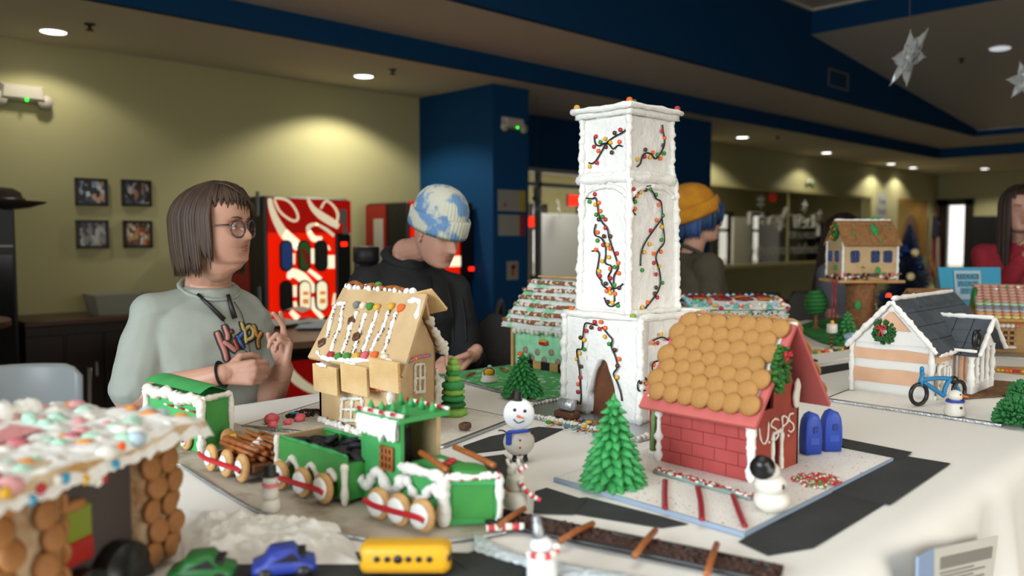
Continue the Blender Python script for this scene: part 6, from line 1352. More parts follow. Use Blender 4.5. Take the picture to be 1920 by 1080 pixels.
m_snowpretz = mat('sugared_pretzel', '8a5530', .6, .5, 160, hex2='d9d2c6', vs=60, thr=(.44, .50))
for k in range(6):
    d = Ls*(k+.55)/6; y0, y1 = -.022+RND.uniform(-.008, .008), ML+.012+RND.uniform(-.01, .012)
    P = [RM(d+RND.uniform(-.002, .002), y0+(y1-y0)*j/5, .0075) for j in range(6)]; MB().tube(spline(P, 3), [.0078*RND.uniform(.9, 1.1) for _ in range(16)], 8).build('pretzel_log', m_snowpretz, mh_)
for k in range(3): MB().box((xr, .03+.10*k, zr+.012), (.03, .10, .006), bev=.002).build('ridge_wafer', m_cookie, mh_, False)
b = MB()
for t in range(9): p = RM(Ls*t/8, -.026, .0); b.ell(tuple(p), (.014, .010, .012), 8, 6)
b.noise(.005, 60).build('gable_snow', m_ice, mh_)
for k in range(2): MB().box(tuple(RM(Ls*(.35+.4*k), -.036, .0)), (.07, .006, .016), M.Identity(4), bev=.002).build('gable_stick', m_cookie, mh_, False)
b = MB()
for k in range(12): b.ell((-.030, .02+.022*k, .146-RND.uniform(0, .012)), (.012, .012, .010+RND.uniform(0, .012)), 8, 6)
b.noise(.005, 60).build('eave_snow', m_icew, mh_)
wp_ = lambda px, py: local(mh_, atx(px, py, 2.0445)); mdot = mat('brown_dot', '9c8576', .7)
for x, y in ((145, 495), (215, 510), (185, 545), (297, 512), (255, 556), (337, 570), (330, 620-30)): pass
for x, y in ((145, 495), (216, 510), (184, 545), (297, 512), (256, 556), (337, 570)): p = wp_(940+x/3.178, 500+y/3.178); MB().lathe([(.0001, 0), (.0125, 0), (.012, .002), (.0001, .0025)], 14, M.Translation(p) @ basis((-1, 0, 0)).to_4x4()).build('polka_dot', mdot, mh_)
p = wp_(1020, 644); MB().ell(tuple(p+V((-.004, 0, 0))), (.006, .024, .008), 12, 8).build('red_lips_sweet', m_red, mh_); MB().ell(tuple(p+V((-.005, 0, .009))), (.006, .022, .005), 12, 8).build('yellow_sweet', m_yel, mh_)
for k in range(7): MB().box((-.004, .02+.04*k, .014), (.006, .038, .028), bev=.001).build('base_block', m_lico if k % 2 else m_cookie, mh_, False)
for y in (.0, ML): MB().box((-.006, y, .07), (.012, .012, .15), bev=.002).build('corner_stick', m_cookie, mh_, False)
p = atz(980, 737, ZL); t = thing('icing_tree', 'bushy green piped icing tree on the lawn left of the white tower', 'icing tree', (p.x-.01, p.y-.01, ZL)); piped_tree(t, .118, .050, m_gicing, 10, 17, 9, spike=.8)
# blunt-topped bushy look: a few more rosettes near the top
p = atz(917, 716, ZL); t = thing('fondant_chick', 'white fondant chick with a yellow face on the green lawn', 'fondant figure', (p.x, p.y, ZL), CAMDIR(p)-PI/2+PI)
MB().lathe([(.0001, 0), (.026, 0), (.028, .006), (.024, .012), (.021, .03), (.015, .044), (.0001, .048)], 18).build('body', m_mm, t)
f_ = MB().ell((0, -.017, .034), (.0155, .008, .0125), 14, 9).build('face', m_yel, t)
MB().tube([(.0165*math.cos(a), -.019+.004*abs(math.cos(a)), .034+.0135*math.sin(a)) for a in [k*PI/8 for k in range(16)]], .0025, 6, closed=True).build('goggle_ring', mat('slate_icing', '35404a', .5), f_); MB().ell((.002, -.002, .05), (.007, .006, .005), 8, 6).build('mint_topknot', m_mint, t)
for x, y, s in ((900, 712, 1), (955, 690, 2)): pass
for (px, py, lab, rzz) in ((882, 706, 'brown pretzel stick lying left of the fondant chick', .4), (945, 697, 'brown pretzel stick lying right of the fondant chick', 1.2)):
    p = atz(px, py, ZL); o = MB().tube([(-.03, 0, 0), (0, 0, .001), (.03, 0, 0)], .005, 8).build('pretzel_stick', m_pretz); o.location = (p.x, p.y, ZL+.007); o.rotation_euler = (0, 0, rzz); tag(o, lab, 'pretzel')
p = atz(958, 686, ZL); t = thing('candy_snowman', 'small orange and white stacked sweet by the back of the green lawn', 'candy', (2.0, 2.02, ZL)); MB().ell((0, 0, .014), (.018, .018, .014), 12, 8).build('lower_ball', m_wcandy, t); MB().ell((0, 0, .038), (.014, .014, .012), 12, 8).build('upper_ball', m_wcandy, t); MB().ell((0, 0, .054), (.012, .012, .008), 12, 8).build('orange_cap', m_orange, t)
# ---------------------------------------------------------------- sprinkle-covered flat-roof house behind the tower
q = V((2.712, 1.813, TC)); sp_ = thing('sprinkle_house', 'white house smothered in coloured sprinkles, right behind the white tower', 'cookie house', (2.72, 1.80, TC+.004), math.atan2(-.27, .29))
SW, SD, SH = .375, .26, .178
MB().gbox((SW/2, SD/2, SH/2), (SW, SD, SH), (16, 10, 8)).noise(.004, 40).build('walls', m_ice, sp_)
def rs(u, v): return V((SW*u, SD*v, SH+.028*v+.018*math.sin(PI*min(1, v*1.1))))
b = MB(); b.grid(lambda u, v: rs(u*1.04-.02, v*1.06-.03)+V((0, 0, .008+.004*NZ.noise(V((u*14, v*10, 2))))), 24, 16); k = len(b.v); b.add([(x, y, z-.02) for x, y, z in b.v], [tuple(reversed(f)) for f in b.f]); b.build('roof_icing', m_ice, sp_)
dm = mat('dark_red_jelly', '7c1a20', .25, .1, 60); ob = mat('amber_jelly', 'a8641c', .25)
for i in range(4):
    for j in range(3): p = rs(.16+.23*i, .36+.16*j); MB().ell(tuple(p+V((0, 0, .012))), (.038, .020, .008), 12, 7).noise(.003, 60, i*3+j).build('jelly_panel', dm if (i+j) % 3 else ob, sp_)
ros = {k: MB().lathe([(.0001, 0), (.011, 0), (.010, .005), (.005, .010), (.0001, .013)], 8).noise(.002, 150).mesh('icing_rosette', m) for k, m in dict(b=mat('pale_blue_icing', '9cc0d8', .5), r=m_red, o=m_orange, t=mat('turquoise_icing', '55bfae', .5), w=m_wcandy, y=m_yel, p=m_pink).items()}
for i in range(15):
    p = rs(.0+.07*i, .98); inst(ros['brbbrb'[i % 6]], 'icing_rosette', sp_, p+V((0, 0, .010)), sc=1.1)
for i in range(44):
    p = rs(RND.uniform(-.01, 1.01), RND.uniform(-.02, .26)); inst(ros[RND.choice('tttrowbwyp')], 'icing_rosette', sp_, p+V((0, 0, .008)), sc=RND.uniform(.7, 1.1))
for i in range(9): p = rs(1.0, .1*i); inst(ros[RND.choice('tbwro')], 'icing_rosette', sp_, p+V((0, 0, .008)), sc=.9)
for i in range(8): p = rs(.0, .1*i+.1); inst(ros[RND.choice('tbwrb')], 'icing_rosette', sp_, p+V((0, 0, .008)), sc=.9)
by = {}
for i in range(500):
    c = RND.choice(['g', 'u', 'y', 'w', 'w', 'w', 'n']); f = RND.random()
    p = V((SW*RND.random(), -.004, SH*RND.random())) if f < .7 else V((SW+.004, SD*RND.random(), SH*RND.random())); by.setdefault(c, MB()).ell(tuple(p), (.004, .004, .006), 6, 4)
for c, m in dict(g=m_gdark, u=mat('navy_sprinkle', '2c4470', .4), y=m_glime, w=m_wcandy, n=m_grn).items(): by[c].build('wall_sprinkles', m, sp_, kind='stuff')
# small trees beside it
p = atz(1482, 642); t = thing('icing_tree', 'tiny green cone tree right of the sprinkle-covered house', 'icing tree', (p.x, p.y, TC)); piped_tree(t, .10, .026, m_gicing, 8, 9, 5)
# ---------------------------------------------------------------- tree house
gl = [atz(1492, 618), atz(1555, 648), atz(1640, 640), atz(1645, 600), atz(1540, 603)]
t = thing('grass_board', 'ragged green icing lawn under the cookie treehouse', 'board', (4.0, 1.72, TC+.003)); P = spline([V((p.x-4.0, p.y-1.72, 0)) for p in gl+[gl[0]]], 6)[:-1]; MB().prism([(p.x, p.y) for p in P], 0, .010).noise(.003, 60).build('lawn', mat('lawn_green', '3f9a4c', .8, .8, 150, hex2='2f7d3c', vs=40), t, False)
ZG = TC+.012
tr = thing('treehouse', 'brown cookie treehouse on a thick trunk with blue piped windows', 'treehouse', (4.01, 1.69, ZG), math.radians(-43))
m_trunk = mat('cookie_bark', 'a8744a', .85, .9, 90, hex2='8a5834', vs=50)
MB().lathe([(.0001, 0), (.075, 0), (.068, .02), (.064, .10), (.066, .20), (.076, .24), (.0001, .242)], 22).noise(.007, 38).build('trunk', m_trunk, tr)
HW, HD, Z0, HT = .262, .19, .240, .185
MB().box((0, .0, Z0+.006), (HW+.06, HD+.05, .014), bev=.003).build('platform', m_cookie, tr, False)
MB().box((0, 0, Z0+.013+HT/2), (HW, HD, HT), bev=.001).build('walls', m_ginger, tr, False)
zt = Z0+.013+HT; RA = .098
MB().prism([(-HD/2, zt), (HD/2, zt), (0, zt+RA-.01)], -HW/2, HW/2, M.Rotation(PI/2, 4, 'Z') @ M.Rotation(PI/2, 4, 'X')).build('gables', m_ginger, tr, False)
m_shr = mat('shredded_cereal', '8d6238', .85, .8, 160, hex2='aa7a4a', vs=60)
for s in (-1, 1):
    for r in range(7):
        f0 = r/7; y = s*(.012+(HD/2+.018)*f0); z = zt+RA-.004-(RA+.018)*f0*1.0
        for c in range(4):
            x = -HW/2-.008+(HW+.016)*(c+.5)/4; ang = math.atan2(RA+.018, HD/2+.018); MB().box((0, 0, 0), ((HW+.016)/4-.001, .026, .009), M.Translation((x, y+s*.008, z-.006)) @ M.Rotation(-s*ang*.9, 4, 'X'), bev=.002).noise(.0012, 120).build('shingle', m_shr, tr, False)
b = MB(); bead(b, [(x*HW*.5, 0, zt+RA+.004) for x in (-1.05, -.5, 0, .5, 1.05)], .006, 7, 5, .4)
for s in (-1, 1):
    for x in (-HW/2, HW/2): bead(b, [(x, s*HD/2, Z0+.013+HT*k/5) for k in range(6)], .007, 7, 4, .3, x)
    bead(b, [(x*HW*.5, s*(HD/2+.004), zt-.006) for x in (-1, -.5, 0, .5, 1)], .004, 7, 5, .6)
b.build('piped_edges', m_ice, tr)
m_bice = mat('navy_icing', '1f4478', .5, .2, 100)
def bwin(x, y, z, n, w=.030, h=.044):
    B_ = M.Translation((x, y, z)) @ basis(n).to_4x4(); b = MB()
    for L in ([(-1, -1), (1, -1)], [(-1, 0), (1, 0)], [(-1, 1), (1, 1)], [(-1, -1), (-1, 1)], [(1, -1), (1, 1)], [(0, -1), (0, 1)]): bead(b, [B_ @ V((w/2*(L[0][0]+(L[1][0]-L[0][0])*k/3), h/2*(L[0][1]+(L[1][1]-L[0][1])*k/3), .002)) for k in range(4)], .0042, 6, 3, .4, x)
    f = b.build('window_frame', m_bice, tr); MB().box((0, 0, .0005), (w, h, .001), B_).build('pane', m_chocd, f, False)
for x in (-.075, .022, .082): bwin(x, -HD/2-.001, Z0+.125, (0, -1, 0), .034, .05)
for y in (-.03, .05): bwin(-HW/2-.001, y, Z0+.125, (-1, 0, 0))
rk = [MB().ell((0, 0, 0), (.010, .007, .006), 8, 6).noise(.002, 80, i).mesh('candy_rock', m) for i, m in enumerate((m_choc, m_wcandy, m_pink, mat('grey_rock', '55524e', .5), m_cookie, m_chocd))]
for i in range(46): inst(RND.choice(rk), 'candy_rock', tr, (-HW/2-.01+(HW+.02)*RND.random(), -HD/2-.010-RND.random()*.008, Z0+.018+RND.random()*.026), n=(RND.uniform(-1, 1), -1, RND.uniform(-1, 1)))
for i in range(12): inst(RND.choice(rk), 'candy_rock', tr, (-HW/2-.012, -HD/2+HD*RND.random(), Z0+.018+RND.random()*.02), n=(-1, 0, 0))
def leafblob(x, y, z, rx, rz_, n): MB().ell((0, 0, 0), (rx, rz_, .006), 12, 7, M.Translation((x, y, z)) @ basis(n).to_4x4()).noise(.004, 70, x*9).build('icing_leaf', m_gicing, tr)
for x, z, a, c in ((.035, Z0+.055, .012, .022), (-.035, Z0+.075, .008, .005), (.065, Z0+.045, .010, .007)): leafblob(x, -HD/2-.006, z, a, c, (0, -1, 0))
ra = V((0, -.75, .66))
for x, f, a, c in ((.030, .45, .016, .040), (-.075, .6, .008, .007), (.10, .25, .007, .006), (.035, .92, .006, .007)): leafblob(x, -(HD/2+.018)*f-.016, zt+RA-(RA+.018)*f+.008, a, c, ra)
leafblob(.058, 0, zt+RA+.01, .024, .010, (0, -1, .3)); leafblob(-.04, -.066, .13, .016, .024, (-.3, -1, 0)); leafblob(.0, -.066, .2, .006, .006, (0, -1, 0)); leafblob(-.135, -.02, Z0+.07, .014, .014, (-1, -.3, 0)); leafblob(.07, .0, .1, .02, .03, (1, -.5, 0))
wb = MB()
for k in range(60): a = RND.uniform(0, 6.28); r = .026+RND.uniform(-.010, .010); wb.cone((-HW/2-.006, r*math.cos(a)-.01, zt+.045+1.1*r*math.sin(a)), (-HW/2-.02, r*1.1*math.cos(a)-.01, zt+.045+1.2*r*math.sin(a)), .009, .001, 6)
w_ = wb.build('wreath', m_gdark, tr)
for k in range(14): a = k*.9; inst(DOT['oyrog'[k % 5]], 'wreath_candy', w_, (-HW/2-.020, .027*math.cos(a)-.01, zt+.045+.03*math.sin(a)), n=(-1, 0, 0), sc=1.1)
# licorice ladder beside the trunk
p1 = local(tr, atd(1564, 545, 3.86)); p0 = V((p1.x, p1.y, .0)); 
for s in (-.008, .008): MB().tube([p0+V((s, 0, 0)), V((p1.x+s, p1.y, Z0+.03))], .0032, 6).build('ladder_rail', m_redlic, tr)
for k in range(9): MB().tube([p0+V((-.008, 0, .02+.026*k)), p0+V((.008, 0, .02+.026*k))], .0024, 6).build('ladder_rung', m_redlic, tr)
# round tree, lamp, small tree with lights, path
p = atz(1532, 612, ZG-.003); t = thing('cookie_tree', 'dark green spiral icing tree on a brown trunk left of the treehouse', 'icing tree', (p.x-.1, p.y-.04, ZG-.003))
MB().lathe([(.0001, 0), (.030, 0), (.014, .012), (.010, .02), (.012, .075), (.0001, .078)], 12).noise(.002, 60).build('trunk', m_trunk, t)
b = MB(); P = []
for k in range(90): a = k*.42; f = k/89; r = .046*math.sin(PI*(.12+.80*f))**.7; P.append((r*math.cos(a), r*math.sin(a), .075+.115*f))
b.tube(P, .013, 8).build('spiral_foliage', m_gdark, t)
p = atz(1559, 652, TC); t = thing('marshmallow_lamp', 'marshmallow lamp on a striped candy pole before the treehouse', 'lamp post', (p.x, p.y, TC)); b = [MB(), MB()]
for k in range(8): b[k % 2].tube([(0, 0, .008*k), (0, 0, .008*(k+1))], .0048, 8)
o = b[0].build('pole', m_lico, t); b[1].build('stripes', mat('pole_stripe', 'a8783a', .5), o, label='amber stripes')
MB().lathe([(.0001, .064), (.020, .064), (.0225, .068), (.022, .098), (.019, .102), (.0001, .103)], 18).build('marshmallow', m_wcandy, t); MB().ell((.002, 0, .108), (.010, .009, .010), 10, 7).build('yellow_gumdrop', m_yel, t)
p = atz(1592, 640, ZG); t = thing('icing_tree', 'green cone tree with brown garland between lamp and treehouse trunk', 'icing tree', (p.x-.02, p.y, ZG)); piped_tree(t, .13, .042, m_gicing, 8, 11, 12)
b = MB(); b.tube([(.046*(1-k/40)*math.cos(k*.33), .046*(1-k/40)*math.sin(k*.33), .02+.1*k/40) for k in range(36)], .0028, 6).build('garland', m_choc, t)
for k in range(6): MB().ell((.04*math.cos(k*2), .04*math.sin(k*2), .02+.012*k), .006, 8, 6).build('bauble', m_choc, t)
pts = [atz(1500, 662), atz(1610, 650), atz(1620, 668), atz(1512, 690)]; t = thing('candy_path', 'icing path edged with coloured sweets in front of the treehouse', 'path', (sum(p.x for p in pts)/4, sum(p.y for p in pts)/4, TC)); o_ = V(t.location)
MB().prism([(p.x-o_.x, p.y-o_.y) for p in (pts[0], pts[3], pts[2], pts[1])], 0, .006).build('icing_base', m_coco, t, False)
for k in range(13):
    p = atz(1505+7.5*k, 664-.9*k, TC+.010)-o_; inst(DOT['rbpgyrowbgyoo'[k]], 'sweet', t, (p.x, p.y, .010), sc=1.7)
for k in range(3): p = atz(1530+26*k, 657-3*k, TC+.01)-o_; MB().box((p.x, p.y, .009), (.05, .03, .006), M.Identity(4), bev=.002).build('biscuit_slab', m_cookie, t, False)
p = atz(1600, 652); t = thing('icing_igloo', 'small white icing mound with a pale blue rim, left behind the church', 'icing mound', (p.x-.05, p.y-.06, TC+.004)); MB().lathe([(.0001, 0), (.065, 0), (.068, .03), (.045, .06), (.0001, .07)], 22).noise(.008, 40).build('mound', m_ice, t)
MB().tube([(.062*math.cos(k*PI/10), .062*math.sin(k*PI/10), .05) for k in range(20)], .012, 8, closed=True).noise(.004, 60).build('blue_rim', mat('pale_blue_icing', '9cc0d8', .5), t)
p = atz(1507, 682); t = thing('grass_patch', 'dark green icing grass patch on a foil card behind the post office', 'icing grass', (p.x, p.y, TC)); MB().box((0, 0, .002), (.12, .09, .004)).build('foil_card', m_foil, t, False)
b = MB()
for k in range(200): x, y = RND.uniform(-.05, .05), RND.uniform(-.038, .038); b.cone((x, y, .003), (x+RND.uniform(-.006, .006), y+RND.uniform(-.006, .006), .014), .004, .0005, 5)
b.build('grass_spikes', mat('deep_green_icing', '1c3a26', .6), t, kind='stuff')
# ---------------------------------------------------------------- striped church
board('snow_board', 'snowy foil edged board under the peach striped church', [tuple(atz(1545, 752).xy), (2.27, .60), (3.15, .56), (3.15, 1.12)], .006, m_foil, snow=m_coco, amp=.005, seed=9)
ZC = TC+.009
m_ices = mat('smooth_icing', 'e4e1da', .6, .15, 60)
ch = thing('church', 'white and peach striped church with a dark slate roof and green wreath', 'cookie house', (2.445, .825, ZC))
CL, CW, CHH, CA = .50, .225, .150, .272
m_peach = mat('peach_fondant', 'd9ad8c', .7, .08, 80, hex2='cda07e', vs=14); m_slate = mat('slate_fondant', '464d54', .7, .2, 80, hex2='3a4046', vs=20)
MB().gbox((CL/2, CW/2, CHH/2), (CL, CW, CHH), (18, 9, 8)).noise(.0018, 30).build('walls', m_ices, ch)
MB().prism([(0, CHH-.002), (CW, CHH-.002), (CW/2, CA-.006)], 0, CL, M((( 0, 0, 1, 0), (1, 0, 0, 0), (0, 1, 0, 0), (0, 0, 0, 1)))).build('gables', m_ices, ch, False)
def sheet(name, poly, fn, m, th=.004):
    n = len(poly); vs = [fn(*p, 0) for p in poly]+[fn(*p, th) for p in poly]; return MB().add(vs, [tuple(range(n-1, -1, -1)), tuple(range(n, 2*n))]+[(i, (i+1) % n, n+(i+1) % n, n+i) for i in range(n)]).build(name, m, ch, False)
ff = lambda y, z, t: V((-.003-t, y, z)); fs_ = lambda x, z, t: V((x, -.003-t, z))
for z0, z1 in ((.035, .075), (.103, .133)):
    sheet('peach_band', [(.006+.0*k, z0) for k in (0,)]+[(CW-.006, z0-.002), (CW-.006, z1), (CW*.66, z1-.002), (CW*.33, z1+.002), (.006, z1-.002)], ff, m_peach)
    sheet('peach_band', [(.01, z0), (.145 if z0 > .1 else .05, z0), (.145 if z0 > .1 else .05, z1), (.01, z1)], fs_, m_peach)
sheet('peach_gable', [(CW*.26, CA-.082), (CW*.74, CA-.082), (CW*.52, CA-.028), (CW*.48, CA-.028)], ff, m_peach)
# slate roof: tiles on the visible slope, plain slab on the other
e0, e1 = V((0, CW/2, CA)), V((0, -.022, CHH-.022)); sd_ = (e1-e0); SL = sd_.length; sd_.normalize(); sn_r = V((0, -sd_.z, sd_.y)); sn_r = sn_r if sn_r.z > 0 else -sn_r
for r in range(4):
    for c in range(7):
        x0 = -.012+(CL+.02)*c/7; p = e0+sd_*(SL*(r+.5)/4)+V((x0+(CL+.02)/14, 0, 0))+sn_r*.004; inst_T = M.Translation(p) @ basis(sn_r, (1, 0, 0)).to_4x4()
        MB().box((0, 0, 0), (SL/4-.0015, (CL+.02)/7-.0015, .008), inst_T, bev=.0015).build('slate', m_slate, ch, False)
P = [(x, CW/2, CA+.003) for x in (-.012, CL)]+[(x, CW+.022, CHH-.022) for x in (CL, -.012)]; MB().add(P+[(x, y, z-.008) for x, y, z in P], [(0, 3, 2, 1)[::-1], (4, 7, 6, 5), (0, 1, 5, 4), (1, 2, 6, 5), (2, 3, 7, 6), (3, 0, 4, 7)]).build('back_slope', m_slate, ch, False)
b = MB(); bead(b, [(-.010, -.016+(CW/2+.016)*t, CHH-.016+(CA-CHH+.018)*t) for t in [k/9 for k in range(10)]], .0085, 8, 4, .35); bead(b, [(-.010, CW+.016-(CW/2+.016)*t, CHH-.016+(CA-CHH+.018)*t) for t in [k/9 for k in range(10)]], .0085, 8, 4, .35, 3)
bead(b, [(.0+x*CL, CW/2, CA+.010) for x in (0, .2, .4, .6, .8, 1)], .007, 8, 5, .3); bead(b, [(x*CL*.34, -.024, CHH-.020) for x in (-.05, .3, .6, 1)], .006, 8, 5, .5)
for y in (0, CW): bead(b, [(-.002, y, CHH*k/7) for k in range(8)], .008, 8, 4, .3, y)
for y in (.0,): bead(b, [(.0+.02*k, -.005, .006) for k in range(8)], .008, 8, 3, .6, 5)
b.noise(.0012, 90).build('piped_icing', m_ices, ch); inst(gumdrop('red_orange', 'e0401c', .0105), 'gumdrop', ch, (.002, CW/2+.012, CA+.012), sc=(1, 1, 1.35))
c = local(ch, atx(1657, 622, 2.438)); wb = MB()
for k in range(120): a = RND.uniform(0, 6.28); r = .0235+RND.uniform(-.010, .010); wb.cone((-.004, c.y+r*math.cos(a), c.z+1.0*r*math.sin(a)), (-.014+RND.uniform(-.003, .003), c.y+(r+.002)*math.cos(a), c.z+1.05*(r+.002)*math.sin(a)), .0075, .001, 6)
w_ = wb.build('wreath', mat('wreath_green_deep', '27682a', .6, .3, 100, .4, 60), ch); bw = MB(); cc = V((-.018, c.y+.004, c.z+.010))
for s in (-1, 1): bw.tube(spline([cc, cc+V((-.002, s*.009, .009)), cc+V((0, s*.014, .001)), cc], 4), .0024, 6); bw.tube(spline([cc, cc+V((-.001, s*.003, -.012)), cc+V((0, s*.007, -.024))], 4), .0024, 6)
bw.build('bow', m_red, w_)
# side door and dark slit window
for x0, x1, z1, nm in ((.038, .072, .085, 'side_door'), (.105, .118, .075, 'slit_window')):
    MB().box(((x0+x1)/2, -.004, z1/2+.006), (x1-x0, .006, z1-.006), bev=.001).build(nm, mat('wafer_door', 'b8aa90', .7, .2, 120) if nm == 'side_door' else m_gingerd, ch, False)
    b = MB(); bead(b, [(x0-.004, -.008, .006), (x0-.004, -.008, z1*.6), (x0-.003, -.008, z1+.004), ((x0+x1)/2, -.008, z1+.008), (x1+.003, -.008, z1+.004), (x1+.004, -.008, z1*.6), (x1+.004, -.008, .006)], .0055, 7, 4, .5); b.build('door_icing', m_ices, ch)
# porch wing with columns
QX0, QX1, QY = .140, .350, -.062; QH, QA = .142, .205
MB().box(((QX0+QX1)/2, QY/2, .018), (QX1-QX0, -QY, .036), bev=.004).noise(.002, 60).build('porch_wall', m_ices, ch, False)
for k in range(5):
    x = QX0+.012+(QX1-QX0-.024)*k/4; b = MB(); bead(b, [(x, QY+.006, z) for z in (.0, .03, .06, .09, .12, QH)], .0095 if k in (0, 4) else .0075, 9, 4, .35, k); b.build('porch_column', m_ices, ch)
    if k < 4: MB().box((x+.032, -.02, .085), (.022, .006, .12)).build('peach_panel', m_peach, ch, False)
MB().prism([(QX0, QH-.008), (QX1, QH-.008), ((QX0+QX1)/2, QA)], QY, QY+.012, M(((1, 0, 0, 0), (0, 0, 1, 0), (0, 1, 0, 0), (0, 0, 0, 1)))).build('porch_gable', m_ices, ch, False)
qc = V(((QX0+QX1)/2, 0, QA+.012)); 
for s in (-1, 1):
    ed = V((s*((QX1-QX0)/2+.018), 0, -(QA-QH+.035))); ql = ed.length; ed.normalize(); qn = V((-ed.z*s, 0, abs(ed.x))).normalized()
    for r in range(3):
        for c_ in range(4):
            y0 = QY-.02+.19*(c_+.5)/4; p = qc+ed*(ql*(r+.5)/3)+V((0, y0, 0))+qn*.0
            MB().box((0, 0, 0), (ql/3-.0015, .19/4-.0015, .007), M.Translation(p) @ M((V((ed.x, 0, ed.z)), V((0, 1, 0)), qn)).transposed().to_4x4(), bev=.0015).build('slate', m_slate, ch, False)
b = MB(); bead(b, [(qc.x, QY-.022+.2*t, qc.z+.006) for t in (0, .25, .5, .75, 1)], .007, 8, 5, .35); 
for s in (-1, 1): bead(b, [(qc.x+s*((QX1-QX0)/2+.018)*t, QY-.024, qc.z+.004-(QA-QH+.035)*t) for t in (0, .25, .5, .75, 1)], .0065, 8, 5, .35, s)
bead(b, [(QX0-.03, QY-.02+.17*t, QH-.006) for t in (0, .3, .6, 1)], .005, 8, 5, .4); bead(b, [(.03+.115*t, -.012+.07*t, CHH-.014+.075*t) for t in (0, .3, .6, 1)], .006, 8, 5, .3, 8)
b.build('porch_icing', m_ices, ch)
wp2 = local(ch, aty(1830, 637, .825+QY-.014)); wv = MB()
wv.tube([(wp2.x+.013*math.cos(k*PI/8), wp2.y, wp2.z+.022*math.sin(k*PI/8)) for k in range(16)], .0075, 8, closed=True).build('black_wreath', m_lico, ch)
for dx in (.034, .050): MB().ell((wp2.x+dx, wp2.y+.004, wp2.z+.010), (.005, .004, .017), 8, 6).build('black_sweet', m_lico, ch)
# raised back panel beyond the porch ridge
pa = [local(ch, aty(x, y, .905)) for x, y in ((1726, 574), (1790, 562), (1834, 596), (1800, 600))]; MB().add([tuple(p) for p in pa]+[tuple(p+V((.004, .010, 0))) for p in pa], [(0, 1, 2, 3), (7, 6, 5, 4), (0, 4, 5, 1), (1, 5, 6, 2), (2, 6, 7, 3), (3, 7, 4, 0)]).build('back_dormer_slate', m_slate, ch, False)
pa = [local(ch, aty(x, y, .902)) for x, y in ((1760, 580), (1790, 573), (1802, 587), (1775, 590))]; MB().add([tuple(p) for p in pa]+[tuple(p+V((.002, .003, 0))) for p in pa], [(0, 1, 2, 3), (7, 6, 5, 4), (0, 4, 5, 1), (1, 5, 6, 2), (2, 6, 7, 3), (3, 7, 4, 0)]).build('dormer_opening', mat('olive_brown_cookie', '5a4c26', .7), ch, False)
# shredded brown path right of the porch
pts = [atz(1790, 752, ZC), atz(1858, 716, ZC), atz(1930, 722, ZC), atz(1930, 742, ZC)]; c = sum(pts, V())/4; b = MB(); b.prism([(p.x-c.x, p.y-c.y) for p in pts], 0, .003)
o = b.build('cereal_path', mat('cereal_path_brown', '8a6440', .9, .9, 200, hex2='6a4628', vs=90), None, False); o.location = (c.x, c.y, ZC+.004); tag(o, 'brown shredded cereal path right of the church porch', 'path')
# blue bicycle
p0, p1 = atz(1722, 762, ZC), atz(1797, 756, ZC); p0 = p0+V((0, 0, 0)); d = p1-p0; dl = d.length
bk_ = thing('bicycle', 'blue icing bicycle with black licorice wheels leaning by the church corner', 'bicycle', (p0.x, p0.y, ZC+.004), math.atan2(d.y, d.x)); m_bk = mat('blue_icing_frame', '1f78a8', .45, .2, 90); WR = .0275
def wheel(x, rz_): MB().tube([V((x, 0, WR+.002))+M.Rotation(rz_, 3, 'Z') @ V((WR*math.cos(k*PI/12)*.92, 0, WR*math.sin(k*PI/12))) for k in range(24)], .0055, 8, closed=True).build('wheel', m_lico, bk_)
wheel(0, -.1); wheel(dl, .15); z_ = lambda x, z: V((x*dl, 0, z))
for L, r in (([z_(.02, .062), z_(.08, .080)], .006), ([z_(.05, .068), z_(.45, .070), z_(.78, .066)], .0062), ([z_(.10, .062), z_(.38, .040), z_(.62, .020)], .0066), ([z_(.62, .020), z_(.66, .045), z_(.76, .066)], .0062), ([z_(.76, .064), z_(.9, .05), z_(1.0, .03)], .005), ([z_(.03, .05), z_(.07, .075), z_(.06, .092)], .006)): MB().tube(spline(L, 4), r, 8).build('frame_tube', m_bk, bk_)
MB().ell(tuple(z_(.06, .098)), (.006, .006, .008), 8, 6).build('handlebar', m_bk, bk_); MB().ell(tuple(z_(.86, .062)), (.014, .009, .012), 10, 7).build('saddle', m_lico, bk_)
p = atz(1790, 778, ZC); t = thing('snowman', 'small white snowman with a blue scarf in front of the bicycle', 'snowman', (p.x, p.y, ZC), CAMDIR(p)-PI/2+PI+.5)
MB().lathe([(.0001, 0), (.024, 0), (.026, .006), (.0255, .014), (.0235, .019), (.0235, .024), (.021, .034), (.0001, .036)], 18).build('body', m_mm, t); MB().ell((0, 0, .050), (.0185, .018, .0155), 16, 10).build('head', m_mm, t)
MB().tube([(.019*math.cos(k*PI/8), .018*math.sin(k*PI/8), .0365) for k in range(16)], .0042, 7, closed=True).build('scarf', mat('blue_scarf', '2540a0', .5), t); MB().ell((.003, -.024, .023), (.0038, .003, .0038), 8, 6).build('button', m_choc, t)
MB().cone((.012, -.012, .052), (.022, -.024, .051), .004, .001, 8).build('nose', m_orange, t); MB().ell((.004, -.0175, .056), (.0022, .002, .0022), 6, 5).build('eye', m_lico, t)
